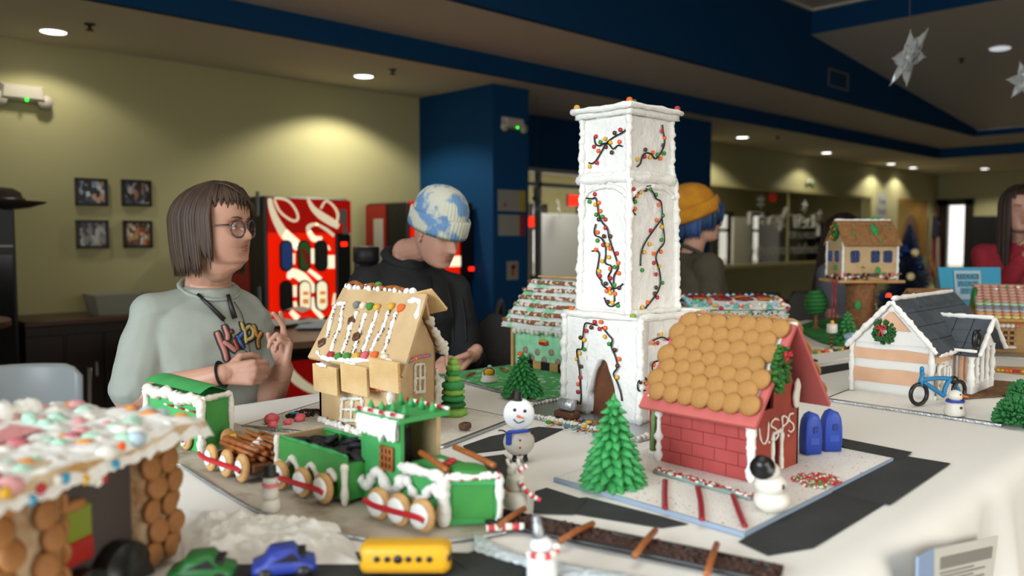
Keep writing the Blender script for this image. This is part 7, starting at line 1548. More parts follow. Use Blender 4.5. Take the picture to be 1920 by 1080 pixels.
def bush(px, py, r, h, lab, z=ZC, red=False):
    p = atz(px, py, z); t = thing('icing_bush', lab, 'icing bush', (p.x, p.y, z)); b = MB()
    for k in range(260):
        th = math.acos(RND.uniform(0, 1)); ph = RND.uniform(0, 6.28); d = V((math.sin(th)*math.cos(ph), math.sin(th)*math.sin(ph), math.cos(th))); c = V((d.x*r*.92, d.y*r*.92, d.z*h*.92)); b.cone(c, c+d*.012, .007, .001, 5)
    MB().ell((0, 0, h*.02), (r*.92, r*.92, h*.93), 16, 10).map(lambda v: V((v.x, v.y, max(v.z, .001)))).build('core', m_gdark, t); b.build('icing_tufts', mat('bush_green', '2c7a3a', .6, hex2='1f6230', vs=60), t, kind='stuff')
    if red:
        for k in range(9): a = -2.2+k*.35; MB().ell((r*.95*math.cos(a), r*.95*math.sin(a), h*(.3+.4*(k % 2))), .007, 8, 6).build('berry', mat('brick_red_berry', '8c3a26', .5), t)
bush(1912, 792, .056, .066, 'large dark green icing bush with red berries at the right edge', red=True); bush(1916, 748, .034, .05, 'smaller green icing bush behind the large one at the right edge')
# ---------------------------------------------------------------- house with the rainbow wafer roof
th_ = thing('wafer_roof_house', 'tan house with pastel rainbow wafer roof tiles at the right edge', 'cookie house', (3.84, 1.12, TC+.004), math.radians(-68))
TW_, TD, TH, RL = .42, .30, .115, .0
MB().box((TW_/2, 0, -.002), (TW_+.24, TD+.3, .004)).build('foil_base', m_foil, th_, False)
MB().box((TW_/2, 0, TH/2), (TW_, TD, TH), bev=.001).build('walls', mat('tan_cookie_wall', 'b58e58', .75, .15, 120, hex2='a47c48', vs=10), th_, False)
m_eave = mat('eave_cookie', 'c08a48', .7); ez, rz2 = .150, .268
MB().prism([(-TD/2, TH), (TD/2, TH), (TD/2+.01, ez-.02), (0, rz2-.02), (-TD/2-.01, ez-.02)], 0, TW_, M(((0, 0, 1, 0), (1, 0, 0, 0), (0, 1, 0, 0), (0, 0, 0, 1)))).build('gable_block', m_eave, th_, False)
ra, rb = V((0, .0, rz2)), V((0, -TD/2-.035, ez-.012)); rd_ = rb-ra; RLn = rd_.length; rd_.normalize(); rn2 = V((0, rd_.z, -rd_.y)); rn2 = rn2 if rn2.z > 0 else -rn2
for s in (1, -1):
    P = [V((x, s*y, z)) for x, y, z in ((-.02, ra.y, ra.z), (TW_+.02, ra.y, ra.z), (TW_+.02, rb.y, rb.z), (-.02, rb.y, rb.z))]; MB().add([tuple(p) for p in P]+[tuple(p-V((0, 0, .010))) for p in P], [(0, 1, 2, 3), (7, 6, 5, 4), (0, 4, 5, 1), (1, 5, 6, 2), (2, 6, 7, 3), (3, 7, 4, 0)]).build('roof_slab', m_eave, th_, False)
cols_ = ['c99a8e', 'c99a8e', 'c8988c', 'c99a8e', 'c5958a', 'c99a8e', 'a8cdb2', '7c8794', 'b3b4c4', 'e0a06c', 'd9cf8c']
for r in range(11):
    me = MB().ell((0, 0, 0), (.0152, .0150, .0040), 12, 6).mesh('wafer_tile', mat('pastel_'+cols_[r], cols_[r], .6, .1, 200))
    for c_ in range(15):
        p = ra+rd_*(.012+RLn*(r+.2)/11.2)+V((-.006+.0305*c_+(0), 0, 0))+rn2*(.004); nn = (rn2+rd_*(-.0)+rd_*.0-rd_*.0).normalized() if False else (rn2-rd_*.30).normalized(); inst(me, 'wafer_tile', th_, p, n=nn, up=(1, 0, 0), spin=PI/2)
for i in range(10): x, f = .02+.04*i, RND.uniform(.1, .8); inst(DOT['w' if i % 2 else 'g'], 'candy', th_, ra+rd_*(RLn*f)+V((x, 0, 0))+rn2*.010, n=rn2, sc=1.2)
for wx0 in (.085, .225, .36):
    f = MB().box((wx0, -TD/2-.001, .060), (.075, .004, .07)).build('window_back', mat('window_dark_brown', '4a3418', .7), th_, False)
    for k in range(4): MB().box((wx0-.0345+.023*k, -TD/2-.005, .060), (.007, .006, .07)).build('lattice_bar', m_cookie, th_, False)
    for k in range(4): MB().box((wx0, -TD/2-.005, .027+.0215*k), (.075, .006, .007)).build('lattice_bar', m_cookie, th_, False)
    for k in range(6): MB().ell((wx0-.042+.0165*k, -TD/2-.006, .108), (.0095, .005, .0085), 8, 6).build('white_sweet', m_wcandy if k != 5 else m_pink, th_)
    b = MB(); bead(b, [(wx0-.04, -TD/2-.008, .022), (wx0, -TD/2-.009, .020), (wx0+.04, -TD/2-.008, .022)], .005, 7, 5, .5); b.build('sill_icing', m_ice, th_)
MB().ell((-.018, -.05, .21), (.014, .03, .045), 10, 8).noise(.006, 60).build('side_wreath', m_gdark, th_)
for (px, py, lab) in ((1848, 708, 'foil wrapped sweet under the right end of the church porch'),):
    p = atz(px, py); o = MB().box((0, 0, .014), (.05, .03, .026), bev=.006).noise(.004, 60).build('foil_sweet', m_foil, None, False); o.location = p; tag(o, lab, 'candy')
pts = [atz(1868, 690), atz(1925, 692), atz(1925, 706), atz(1868, 700)]; c = sum(pts, V())/4; t = thing('candy_walk', 'biscuit walkway with orange and red sweets before the wafer-roof house', 'path', (c.x, c.y, TC)); MB().prism([(p.x-c.x, p.y-c.y) for p in (pts[0], pts[3], pts[2], pts[1])], 0, .006).build('biscuit', m_cookie, t, False)
for k in range(8): p = atz(1870+8*k, 700+.5*k)-c; inst(DOT['yyoorryo'[k]], 'sweet', t, (p.x, p.y, .009), sc=1.7)
# ---------------------------------------------------------------- red barn with a shredded roof, blue sign
bn = thing('red_barn', 'red barn with a brown shredded cereal roof beyond the church', 'cookie house', (4.08, 1.40, TC), math.radians(-40)); MB().box((0, 0, .065), (.18, .20, .13)).build('walls', m_redf, bn, False)
MB().prism([(-.10, .13), (.10, .13), (0, .21)], -.09, .09, M(((0, 0, 1, 0), (1, 0, 0, 0), (0, 1, 0, 0), (0, 0, 0, 1)))).build('gables', m_redf, bn, False)
for s in (-1, 1):
    for r in range(6): f = (r+.5)/6; MB().box((0, 0, 0), (.215, .026, .010), M.Translation((0, s*.125*f, .228-.105*f)) @ M.Rotation(-s*.65, 4, 'X'), bev=.002).noise(.002, 90).build('shingle_row', m_shr, bn, False)
b = MB(); P = [(.093, -.06, .02), (.093, .06, .09)]; bead(b, [(.094, -.08, .125), (.094, -.04, .16), (.094, 0, .20)], .005, 7, 4, .3); bead(b, [(.094, .08, .125), (.094, .04, .16), (.094, 0, .2)], .005, 7, 4, .3); bead(b, [(.094, -.06, .02), (.094, 0, .07), (.094, .06, .12)], .004, 7, 4, .3); bead(b, [(.094, .06, .02), (.094, 0, .07), (.094, -.06, .12)], .004, 7, 4, .3); b.build('white_trim', m_ice, bn)
a, c_ = atd(1771, 502, 3.92), atd(1890, 502, 3.92); z0 = TC; rzs = math.atan2(c_.y-a.y, c_.x-a.x); w = (c_-a).length; hgt = a.z-z0
sg = thing('sign_board', 'blue folded board with a white paper reading REDUCE FLOUR', 'sign', ((a.x+c_.x)/2, (a.y+c_.y)/2, z0), rzs)
tl = .06; MB().add([(-w/2+.02, -.004, .0), (w/2-.02, -.004, .0), (w/2, tl, hgt), (-w/2, tl, hgt), (-w/2+.02, .002, 0), (w/2-.02, .002, 0), (w/2, tl+.006, hgt), (-w/2, tl+.006, hgt)], [(0, 1, 2, 3), (7, 6, 5, 4), (0, 4, 5, 1), (1, 5, 6, 2), (2, 6, 7, 3), (3, 7, 4, 0)]).build('front_leaf', mat('teal_board', '2a93b4', .6), sg, False)
MB().add([(-w/2+.02, 2*tl+.004, .0), (w/2-.02, 2*tl+.004, .0), (w/2, tl+.007, hgt), (-w/2, tl+.007, hgt), (-w/2+.02, 2*tl+.010, 0), (w/2-.02, 2*tl+.010, 0), (w/2, tl+.013, hgt), (-w/2, tl+.013, hgt)], [(0, 1, 2, 3), (7, 6, 5, 4), (0, 4, 5, 1), (1, 5, 6, 2), (2, 6, 7, 3), (3, 7, 4, 0)]).build('back_leaf', mat('board_grey', '6a6660', .7), sg, False)
n_s = V((0, -hgt, tl)).normalized(); up_s = V((0, tl, hgt)).normalized(); at_ = lambda x, h: V((x, tl*h/hgt-.004, h))+n_s*.0015
pc = at_(-.015, hgt-.085); MB().box((0, 0, 0), (.128, .14, .002), M.Translation(pc) @ M((V((1, 0, 0)), up_s, n_s)).transposed().to_4x4()).build('paper', mat('sign_paper', 'a9bcc4', .8), sg, False)
for k, s_ in enumerate(('REDUCE', 'FLOUR', 'BY C')):
    q = at_(-.015, hgt-.046-.034*k)+n_s*.002; MB().box((0, 0, 0), (.105 if k < 2 else .08, .030, .001), M.Translation(q) @ M((V((1, 0, 0)), up_s, n_s)).transposed().to_4x4()).build('blue_highlight', mat('sign_blue', '3f93b0', .8), sg, False); text('sign_lettering', s_, .030, m_lico, sg, q+n_s*.001, n_s, up_s, bold=.0006)
# ---------------------------------------------------------------- people
from mathutils.bvhtree import BVHTree
def fuse(mb, name, m, parent, voxel, it=4, noise_amp=0, nsc=8, label=None, fac=.5):
    me = mb.mesh(name, None); o = bpy.data.objects.new(name, me); COL.objects.link(o)
    r = o.modifiers.new('r', 'REMESH'); r.mode = 'VOXEL'; r.voxel_size = voxel
    if it: s = o.modifiers.new('s', 'SMOOTH'); s.factor = fac; s.iterations = it
    bpy.context.view_layer.update(); dg = bpy.context.evaluated_depsgraph_get(); new = bpy.data.meshes.new_from_object(o.evaluated_get(dg)); bpy.data.objects.remove(o)
    if noise_amp:
        new.update(); ns = [v.normal.copy() for v in new.vertices]
        for v, n in zip(new.vertices, ns):
            q = V((v.co.x*nsc, v.co.y*nsc, v.co.z*nsc*1.3)); w = NZ.noise_vector(q*.6)*.8; v.co = v.co+n*noise_amp*(.55*NZ.noise(q)+.75*(.35-abs(NZ.noise(q*.9+w+V((7, 0, 0))))))
    new.name = name; new.materials.clear(); new.materials.append(m); new.polygons.foreach_set('use_smooth', [True]*len(new.polygons)); new.polygons.foreach_set('material_index', [0]*len(new.polygons)); new.update()
    q = bpy.data.objects.new(name, new); COL.objects.link(q); q.parent = parent
    if label: q['label'] = label
    return q
def caps(mb, pts, rs, n=14):
    P = [V(p) for p in pts]; mb.tube(P, rs, n)
    for p, r in zip(P, rs): mb.ell(tuple(p), r, n, 9)
def interp(xs, ys, x):
    for i in range(len(xs)-1):
        if x <= xs[i+1]:
            t = (x-xs[i])/(xs[i+1]-xs[i]); t = max(0, t); return ys[i]+(ys[i+1]-ys[i])*t
    return ys[-1]
_hz = [-.119, -.114, -.104, -.088, -.066, -.045, -.02, 0, .02, .04, .06, .08, .097, .109, .1155]
_hf = [.048, .072, .084, .083, .082, .083, .083, .080, .086, .090, .089, .082, .068, .046, .012]
_hb = [.012, -.002, -.018, -.040, -.066, -.082, -.092, -.098, -.102, -.104, -.101, -.092, -.076, -.052, -.014]
_hw = [.018, .032, .044, .053, .060, .065, .069, .071, .073, .075, .074, .068, .056, .038, .010]
G_ = lambda d, s: math.exp(-(d*d)/(2*s*s))
def headpt(z, a, off=0, plump=0):
    f, b_, w = interp(_hz, _hf, z), interp(_hz, _hb, z), interp(_hz, _hw, z)+plump*G_(z+.06, .04)
    c, s = math.cos(a), math.sin(a); y = w*math.copysign(abs(s)**.86, s); cx = (f+b_)/2*.55
    x = cx+(f-cx)*abs(c)**.80 if c > 0 else cx-(cx-b_)*abs(c)**.85
    if c > -.1:
        k = max(0, c)
        x += .028*G_(y, .0085+.004*(z < -.025))*interp([-.06, -.050, -.040, -.030, -.01, .012, .03], [0, .12, .95, 1.0, .62, .22, 0], z)
        x += .004*(G_(z+.058, .0045)+G_(z+.0725, .0050))*G_(y, .018)-.0045*G_(z+.065, .0028)*G_(y, .021)
        x -= .012*(G_(y-.031, .014)+G_(y+.031, .014))*G_(z-.001, .011)*k; x += .004*(G_(y-.03, .018)+G_(y+.03, .018))*G_(z-.024, .008)*k
        x += .005*(G_(y-.040, .016)+G_(y+.040, .016))*G_(z+.035, .02)*k-.003*G_(z+.087, .006)*G_(y, .02)
    r = V((x, y, z))
    return r+V((x-cx, y, z*.6)).normalized()*off if off else r
def headmesh(mb, T, plump=0):
    n, nz = 60, 56; rings = [[T @ headpt(-.119+.2345*(j/nz), 2*PI*i/n, 0, plump) for i in range(n)] for j in range(nz+1)]; mb.loft(rings)
    for s in (-1, 1):
        for k in range(7):
            a = -1.2+k*.62; mb.ell(tuple(T @ V((-.012+.017*math.cos(a)*.7, s*(.073+.006*(k < 4)), -.012+.026*math.sin(a)))), .0062, 8, 6)
        mb.ell(tuple(T @ V((-.012, s*.070, -.014))), (.012, .008, .02), 8, 6)
def frame(c, look, up=(0, 0, 1), sc=1.0):
    x = V(look).normalized(); u = V(up); y = u.cross(x).normalized(); z = x.cross(y)
    return M.Translation(V(c)) @ M((x, y, z)).transposed().to_4x4() @ M.Scale(sc, 4)
def hand(mb, W, f, n, side, curls, thumb=.5, sc=1.0, spread=.10, grip=0):
    W, f, n = V(W), V(f).normalized(), V(n); n = (n-f*n.dot(f)).normalized(); s = f.cross(n)*side
    k = sc; Ls = [(.040, .024, .019), (.044, .027, .020), (.041, .025, .019), (.032, .019, .016)]; off = [.027, .009, -.009, -.025]; kl = [.086, .090, .086, .078]
    caps(mb, [W-f*.02*k, W+f*.012*k], [.023*k, .024*k])
    for i in range(4):
        B = W+s*off[i]*.62*k+f*.012*k; K = W+s*off[i]*k+f*kl[i]*k; caps(mb, [B, K], [.0145*k, .0118*k], 10)
        a = 0; p = K; d0 = (f+s*(off[i]/.027)*spread).normalized(); r = [.0098, .0089, .0080, .0070]
        for j in range(3):
            a += curls[i][j]; d = d0*math.cos(a)+n*math.sin(a); q = p+d*Ls[i][j]*k; caps(mb, [p, q], [r[j]*k*(.92 if i == 3 else 1), r[j+1]*k*(.92 if i == 3 else 1)], 10); p = q
    for t in range(4): caps(mb, [W+s*(.018-.012*t)*k+f*.035*k, W+s*(.020-.013*t)*k+f*.075*k], [.0135*k, .0125*k], 8)
    B = W+s*.018*k+f*.018*k+n*.006*k; p1 = B+(s*.75+f*.65+n*.35*thumb).normalized()*.042*k; p2 = p1+(s*(.55-.5*thumb)+f*.9+n*.8*thumb).normalized()*.032*k; p3 = p2+(s*(.3-.7*thumb)+f*.95+n*1.0*thumb).normalized()*.026*k
    caps(mb, [B, p1, p2, p3], [.0150*k, .0118*k, .0102*k, .0085*k], 10)
def torso(mb, hip, neck, sax, k=1.0, off=0, belly=0, zlow=0):
    hip, neck, sax = V(hip), V(neck), V(sax).normalized(); up = (neck-hip); L = up.length; u = up.normalized(); fw = sax.cross(u).normalized()   # sax points to the person's left
    fr = [0, .12, .3, .5, .68, .80, .88, .945, .985, 1.03]; hw = [.172, .172, .158, .165, .178, .182, .172, .118, .070, .060]; hd = [.118, .122, .112, .118, .124, .112, .098, .078, .064, .058]; fo = [0, .0, .008+belly, .012+belly*.7, .012, .004, -.004, -.008, -.002, .006]
    rings = []; n = 36
    for t, w, d, o in zip(fr, hw, hd, fo):
        c = hip+up*t+fw*o; w = w*k+off; d = d*k+off+belly*.5*G_(t-.3, .25); rings.append([c+sax*(w*math.copysign(abs(math.cos(2*PI*i/n))**.85, math.cos(2*PI*i/n)))+fw*(d*math.copysign(abs(math.sin(2*PI*i/n))**.85, math.sin(2*PI*i/n))) for i in range(n)])
    mb.loft(rings)
m_skin = mat('skin', 'b98c76', .5, .06, 260, sss=.12, hex2='b0806a', vs=9); m_skinp = mat('skin_pale', 'cf9f8a', .5, .06, 260, sss=.12, hex2='c4917c', vs=9)
m_lip = mat('lip', '9c5a50', .45); m_eyew = mat('eye_white', 'b9b2a8', .25); m_iris = mat('iris', '3a2a20', .2)
def face_parts(T, t, brow, lipm=m_lip, eyes=True, skin=None):
    if eyes:
        for s, nm in ((-1, 'eye'), (1, 'eye')):
            c = T @ V((.0672, s*.031, .0005)); fx = (T.to_3x3() @ V((1, 0, 0))).normalized(); r = .0118
            e = MB().ell(tuple(c), r, 14, 10).build(nm, m_eyew, t); MB().lathe([(.0001, .0003), (.0058, 0), (.0058, -.0015)], 14, M.Translation(c+fx*(r*.93)) @ basis(fx).to_4x4()).build('iris', m_iris, e)
            R3 = T.to_3x3()
            for e0, e1 in ((.20, 1.5), (-.30, -1.5)):
                ld = MB(); ld.grid(lambda u, v: c+R3 @ (V((math.cos(e0+(e1-e0)*v)*math.cos(-1.5+3*u), math.cos(e0+(e1-e0)*v)*math.sin(-1.5+3*u), math.sin(e0+(e1-e0)*v)))*(r*1.10)), 14, 6); ld.build('eyelid', m_skin if skin is None else skin, t)
    for s in (-1, 1): MB().tube([T @ V((.0885-.012*(k/6)**2, s*(.014+.034*k/6), .020+.005*math.sin(k/6*2.4))) for k in range(7)], [.0016, .0024, .0027, .0026, .0023, .0018, .001], 6).build('eyebrow', brow, t)
    b = MB(); b.tube([T @ (headpt(-.0585-.0022*abs(k-4)/4, (k-4)*.062)+V((.0012, 0, 0))) for k in range(9)], [.0008, .0022, .003, .0034, .0032, .0034, .003, .0022, .0008], 6); b.tube([T @ (headpt(-.0722+.0035*abs(k-4)/4, (k-4)*.055)+V((.0012, 0, 0))) for k in range(9)], [.0008, .0025, .0036, .004, .004, .004, .0036, .0025, .0008], 6); b.build('lips', lipm, t, kind='stuff')
def hairdo(T, t, m, n, endf, seed, part=(.015, .018), w=.0075, off=.010, name='hair', hl=1.1, hlz=1.02, back=.0):
    rr = random.Random(seed); b = MB()
    tm = lambda a: hlz if -hl < a < hl else 1.52
    cap_ = MB(); rings = []
    for j in range(15):
        rings.append([T @ (lambda th, a: V((-.010+(.103+off+back*max(0, -math.cos(a)))*math.sin(th)*math.cos(a), (.079+off)*math.sin(th)*math.sin(a), .026+(.096+off*.6)*math.cos(th)-.05*max(0, -math.cos(a))*max(0, th-1.0))))(.02+tm(a)*j/14, a) for a in [-PI+2*PI*i/48 for i in range(48)]])
    cap_.loft(rings); b.v, b.f = cap_.v, cap_.f
    for k in range(n):
        a = -PI+2*PI*((k+rr.random())/n); ze = endf(a)
        if ze is None: continue
        ze += rr.uniform(-.012, .012); P = []; o = off+rr.uniform(.0, .007); th_max = min(PI/2, tm(a)+.06); bo = back*max(0, -math.cos(a))
        th0 = rr.uniform(.05, .7)
        for j in range(9):
            th = th0+(th_max-th0)*j/8; P.append(V((-.010+(.104+o+bo)*math.sin(th)*math.cos(a)+part[0]*(1-j/8)*.6, (.080+o)*math.sin(th)*math.sin(a)+part[1]*(1-j/8)*.6, .026+(.097+o*.7)*math.cos(th))))
        P = [p for p in P if p.z > ze-.001] or P[:2]
        z = P[-1].z
        base = P[-1]
        if z > ze+.004:
            m_ = max(2, int((z-ze)/.022)); tuck = 1-.16*rr.random()
            for j in range(1, m_+1):
                f = j/m_; P.append(V((base.x*(1-.07*f*f), base.y*(1-(.16 if ze > -.25 else -.05)*f*f*tuck), z+(ze-z)*f)))
        ws = w*(.75+.5*rr.random())*(.62 if ze > 0 else 1); W = [ws*(1 if j < len(P)-3 else (.8, .5, .1)[j-len(P)+3]) for j in range(len(P))]
        b.tube([T @ p for p in P], W, 6, flat=.45, up=tuple(T.to_3x3() @ V((math.cos(a), math.sin(a), 0))))
    return b.build(name, m, t)
def legs(t, hip, sax, m, o, k=1.0, shoe=None):
    hip = V(hip); sax = V(sax).normalized(); fw = sax.cross(V((0, 0, 1))).normalized(); b = MB()
    caps(b, [hip+sax*.06*k+V((0, 0, .02)), hip-sax*.06*k+V((0, 0, .02))], [.13*k, .13*k])
    for s in (-1, 1): h = hip+sax*s*.095*k; caps(b, [h, V((h.x, h.y, .48))+fw*.02, V((h.x, h.y, .10))], [.095*k, .068*k, .056*k])
    b.xf(M.Translation(-o)); fuse(b, 'trousers', m, t, .014, 4)
    for s in (-1, 1):
        h = hip+sax*s*.095*k; MB().ell((0, 0, 0), (.05, .135, .05), 14, 9, M.Translation(V((h.x, h.y, .045))+fw*.05-o) @ M((sax, fw, V((0, 0, 1)))).transposed().to_4x4()).map(lambda v: V((v.x, v.y, max(v.z, .002)))).build('shoe', shoe or m_blk, t)
m_denim = mat('dark_trousers', '22252c', .9, .2, 200)
# ---- person 1: grey printed shirt, brown bob, glasses
hc = atd(411, 425, 2.42); look = (_R*.94-_F*.26+V((0, 0, .01))).normalized(); T1 = frame(hc, look, V((0, 0, 1)), .985)
neckb = atd(391, 528, 2.50); hipc = V((neckb.x-.02, neckb.y+.05, .93)); sr, sl_ = atd(288, 588, 2.40), atd(458, 584, 2.60); sax = (sl_-sr); sax.z = 0
p1 = thing('person', 'person in a grey printed T-shirt with brown bobbed hair and glasses, hands raised', 'person', (hipc.x, hipc.y, 0)); o1 = V(p1.location); L1 = M.Translation(-o1)
er, wr_ = atd(250, 748, 2.33), atd(418, 702, 2.31); el, wl = atd(502, 750, 2.52), atd(531, 692, 2.42)
b = MB(); headmesh(b, T1, .009); nk0 = T1 @ V((-.018, 0, -.075)); caps(b, [nk0, neckb+V((0, 0, .01)), neckb-V((0, 0, .06))], [.062, .066, .080]); caps(b, [T1 @ V((.042, 0, -.100)), T1 @ V((-.01, 0, -.112))], [.034, .052])
torso(b, hipc, neckb-V((0, 0, .03)), sax, .98); caps(b, [sr, er], [.056, .050]); caps(b, [er, er.lerp(wr_, .35), wr_], [.050, .047, .030]); caps(b, [sl_, el], [.056, .047]); caps(b, [el, el.lerp(wl, .4), wl], [.046, .043, .030])
hand(b, wr_, (_R*.97-_U*-.05+_F*.05), _F+_R*.1-_U*.1, 1, [(.75, 1.35, .8), (.85, 1.4, .8), (.95, 1.4, .8), (1.0, 1.4, .8)], .9, 1.0, .04)
hand(b, wl, (_U*.97+_R*.12), -_R*.75-_F*.55, -1, [(.12, .15, .1), (.35, .35, .2), (1.15, 1.3, .6), (1.25, 1.3, .6)], .5, .98, .06)
b.xf(L1); fuse(b, 'body', m_skin, p1, .0036, 3)
face_parts(L1 @ T1, p1, mat('brown_brow', '4a3526', .8))
m_h1 = mat('brown_hair', '45311f', .62, .3, 60, hex2='33231a', vs=30, stretch=(1, 1, .12))
hairdo(L1 @ T1, p1, m_h1, 520, lambda a: (.060+.022*math.sin(a*37) if -1.22 < a < .5 else (.02 if .5 <= a < 1.0 else (-.05-.07*((a*53) % 1) if -1.55 < a <= -1.22 else -.138))), 4, off=.011, hl=1.24, hlz=1.0, back=.034, w=.0058)
# sweeping fringe strands from the parting to the near temple
b = MB()
for k in range(46):
    f = k/45; s0 = V((.045+.03*f, .015-.02*f, .120-.02*f)); P = [V((-.02+.06*f, -.020+.02*f, .130-.008*f)), V((.050+.02*f, -.030+.02*f, .122-.014*f)), V((.088+.004*f, -.012+.02*f, .094-.014*f)), V((.096, .018+.022*f, .066-.012*f)), V((.082-.01*f, .050+.014*f, .030-.02*f))]
    b.tube([L1 @ T1 @ q for q in spline(P, 4)], [.006]*16+[.002], 6, flat=.45)
b.build('fringe', m_h1, p1)
m_tee = mat('grey_tshirt', '979c93', .9, .12, 600, hex2='8f948b', vs=7)
b = MB(); torso(b, hipc-V((0, 0, .10)), neckb-V((0, 0, .030)), sax, 1.04, .012, .03); caps(b, [sr, sr.lerp(er, .45), sr.lerp(er, .86)], [.064, .068, .074]); caps(b, [sl_, sl_.lerp(el, .45), sl_.lerp(el, .70)], [.060, .062, .066]); caps(b, [sr, neckb-V((0, 0, .060))], [.064, .062]); caps(b, [sl_, neckb-V((0, 0, .060))], [.060, .062])
b.xf(L1)
def wrinkle(v): return V((0, 0, 0))
tee = fuse(b, 'tshirt', m_tee, p1, .0065, 5, .016, 9)
bvh = BVHTree.FromPolygons([tuple(v.co) for v in tee.data.vertices], [tuple(p.vertices) for p in tee.data.polygons])
def onto(px, py, lift=.0015, bv=None, o=None):
    o = o1 if o is None else o; d = (atd(px, py, 1)-CAM).normalized(); hit, n, i, dist = (bv or bvh).ray_cast(CAM-o, d)
    if hit is None: return None, None
    if n.dot(d) > 0: n = -n
    return hit+n*lift, n
def surf_ribbon(mb, pts, w, lift, bv=None, o=None, k=6):
    P = []
    for q in spline([V((x, y, 0)) for x, y in pts], k):
        h, n = onto(q.x, q.y, lift, bv, o)
        if h is not None: P.append((h, n))
    if len(P) < 2: return
    vs = []; fs = []
    for i, (h, n) in enumerate(P):
        t = (P[min(i+1, len(P)-1)][0]-P[max(i-1, 0)][0]).normalized(); s = t.cross(n).normalized()
        if i == 0: h = h-t*w*.5
        if i == len(P)-1: h = h+t*w*.5
        e = .72 if i in (0, len(P)-1) else 1; vs += [h+s*w*e, h-s*w*e, h+s*w*e-n*.003, h-s*w*e-n*.003]
    for i in range(len(P)-1): a = i*4; fs += [(a, a+1, a+5, a+4), (a+2, a+6, a+7, a+3), (a, a+4, a+6, a+2), (a+1, a+3, a+7, a+5)]
    mb.add(vs, fs)
K6 = lambda L: [(380+x/5.144, 560+y/5.144) for x, y in L]
letters = [('pink', 'b5766c', [[(140, 330), (175, 420), (210, 500), (232, 590)], [(210, 268), (238, 340), (240, 390)], [(205, 420), (260, 455), (312, 500)]], .0062), ('red', '9c4436', [[(305, 395), (338, 485)], [(268, 312), (275, 328)]], .0048), ('blue', '4866a8', [[(328, 362), (388, 472)], [(352, 372), (392, 330)]], .0042), ('yellow', 'b3a05e', [[(374, 236), (392, 300)], [(405, 300), (418, 420)], [(410, 300), (450, 268), (486, 310), (478, 370), (430, 395), (410, 370)]], .0050), ('orange', 'b97f3c', [[(490, 262), (520, 360)], [(562, 330), (530, 400), (538, 470)]], .0055)]
b = MB()
for _, _, LL, w in letters:
    for L in LL: surf_ribbon(b, K6(L), w+.0062, .0012)
pr_ = b.build('shirt_print', mat('print_outline', '2e2a28', .85), p1, label='printed letters on the shirt with dark outlines')
for nm, hx_, LL, w in letters:
    b = MB()
    for L in LL: surf_ribbon(b, K6(L), w, .0028)
    b.build('letter_fill', mat('print_'+nm, hx_, .85), pr_, label=nm+' letter of the shirt print')
# collar, neckband, cables, bracelet, glasses
b = MB(); Tn = M.Translation(neckb-o1-V((0, 0, .036))); sx_ = sax.normalized(); fx_ = sx_.cross(V((0, 0, 1))).normalized(); b.tube([Tn @ (sx_*.086*math.cos(a)+fx_*(.076*math.sin(a)+.006)+V((0, 0, .016-.030*math.sin(a)))) for a in [k*PI/12 for k in range(24)]], .0085, 8, closed=True, flat=.7); b.build('collar', m_tee, p1)
nb = MB()
for L, r in (([(338, 512), (352, 530), (372, 552), (392, 574), (418, 601)], [.0050, .0055, .0072, .0088, .0088]), ([(421, 530), (425, 552), (431, 575), (438, 598)], [.0055, .0066, .0082, .0086])):
    P = [onto(x, y, .007)[0] for x, y in L]; P = [q for q in P if q is not None]; nb.tube(P, r[:len(P)], 10)
nb.build('neckband_headphones', m_blk, p1, kind='stuff')
b = MB()
for L in ([(418, 601), (430, 625), (450, 650), (464, 662)], [(437, 566), (452, 590), (461, 625), (468, 662)]):
    P = [onto(x, y, .004)[0] for x, y in L]; b.tube(spline([q for q in P if q is not None], 4), .0011, 5)
b.build('earbud_cable', m_blk, p1, kind='stuff')
fd = (wr_-er).normalized(); c = er.lerp(wr_, .985)-o1; B_ = basis(fd); MB().tube([c+B_ @ V((.0335*math.cos(k*PI/10), .0335*math.sin(k*PI/10), 0)) for k in range(20)], .008, 8, closed=True, flat=.35, up=tuple(fd)).build('wristband', m_blk, p1)
g = MB(); Tg = L1 @ T1
for s in (-1, 1): g.tube([Tg @ V((.0925-.006*abs(math.cos(a))*0-.010*(s*.033+.027*math.cos(a))**2/.003, s*.0345+.0275*math.cos(a), -.009+.0255*math.sin(a))) for a in [k*PI/10 for k in range(20)]], .0027, 7, closed=True)
g.tube([Tg @ V(q) for q in ((.0915, -.009, .004), (.096, 0, .008), (.0915, .009, .004))], .0021, 6)
for s in (-1, 1): g.tube([Tg @ V(q) for q in ((.079, s*.063, .002), (.06, s*.078, .003), (-.005, s*.085, .0), (-.03, s*.083, -.018))], .0024, 6)
gl = g.build('glasses', mat('tortoise_frame', '3a1c22', .3, hex2='6b5a5c', vs=60), p1, kind=None)
for s in (-1, 1): MB().lathe([(.0001, 0), (.026, 0), (.026, .0012), (.0001, .0012)], 20, M.Translation(Tg @ V((.0865, s*.0345, -.009))) @ (Tg.to_3x3() @ basis((1, s*.18, 0))).to_4x4()).build('lens', glassmat('lens_glass', (.95, .95, .95, 1), .06), gl)
legs(p1, hipc, sax, m_denim, o1, 1.1)
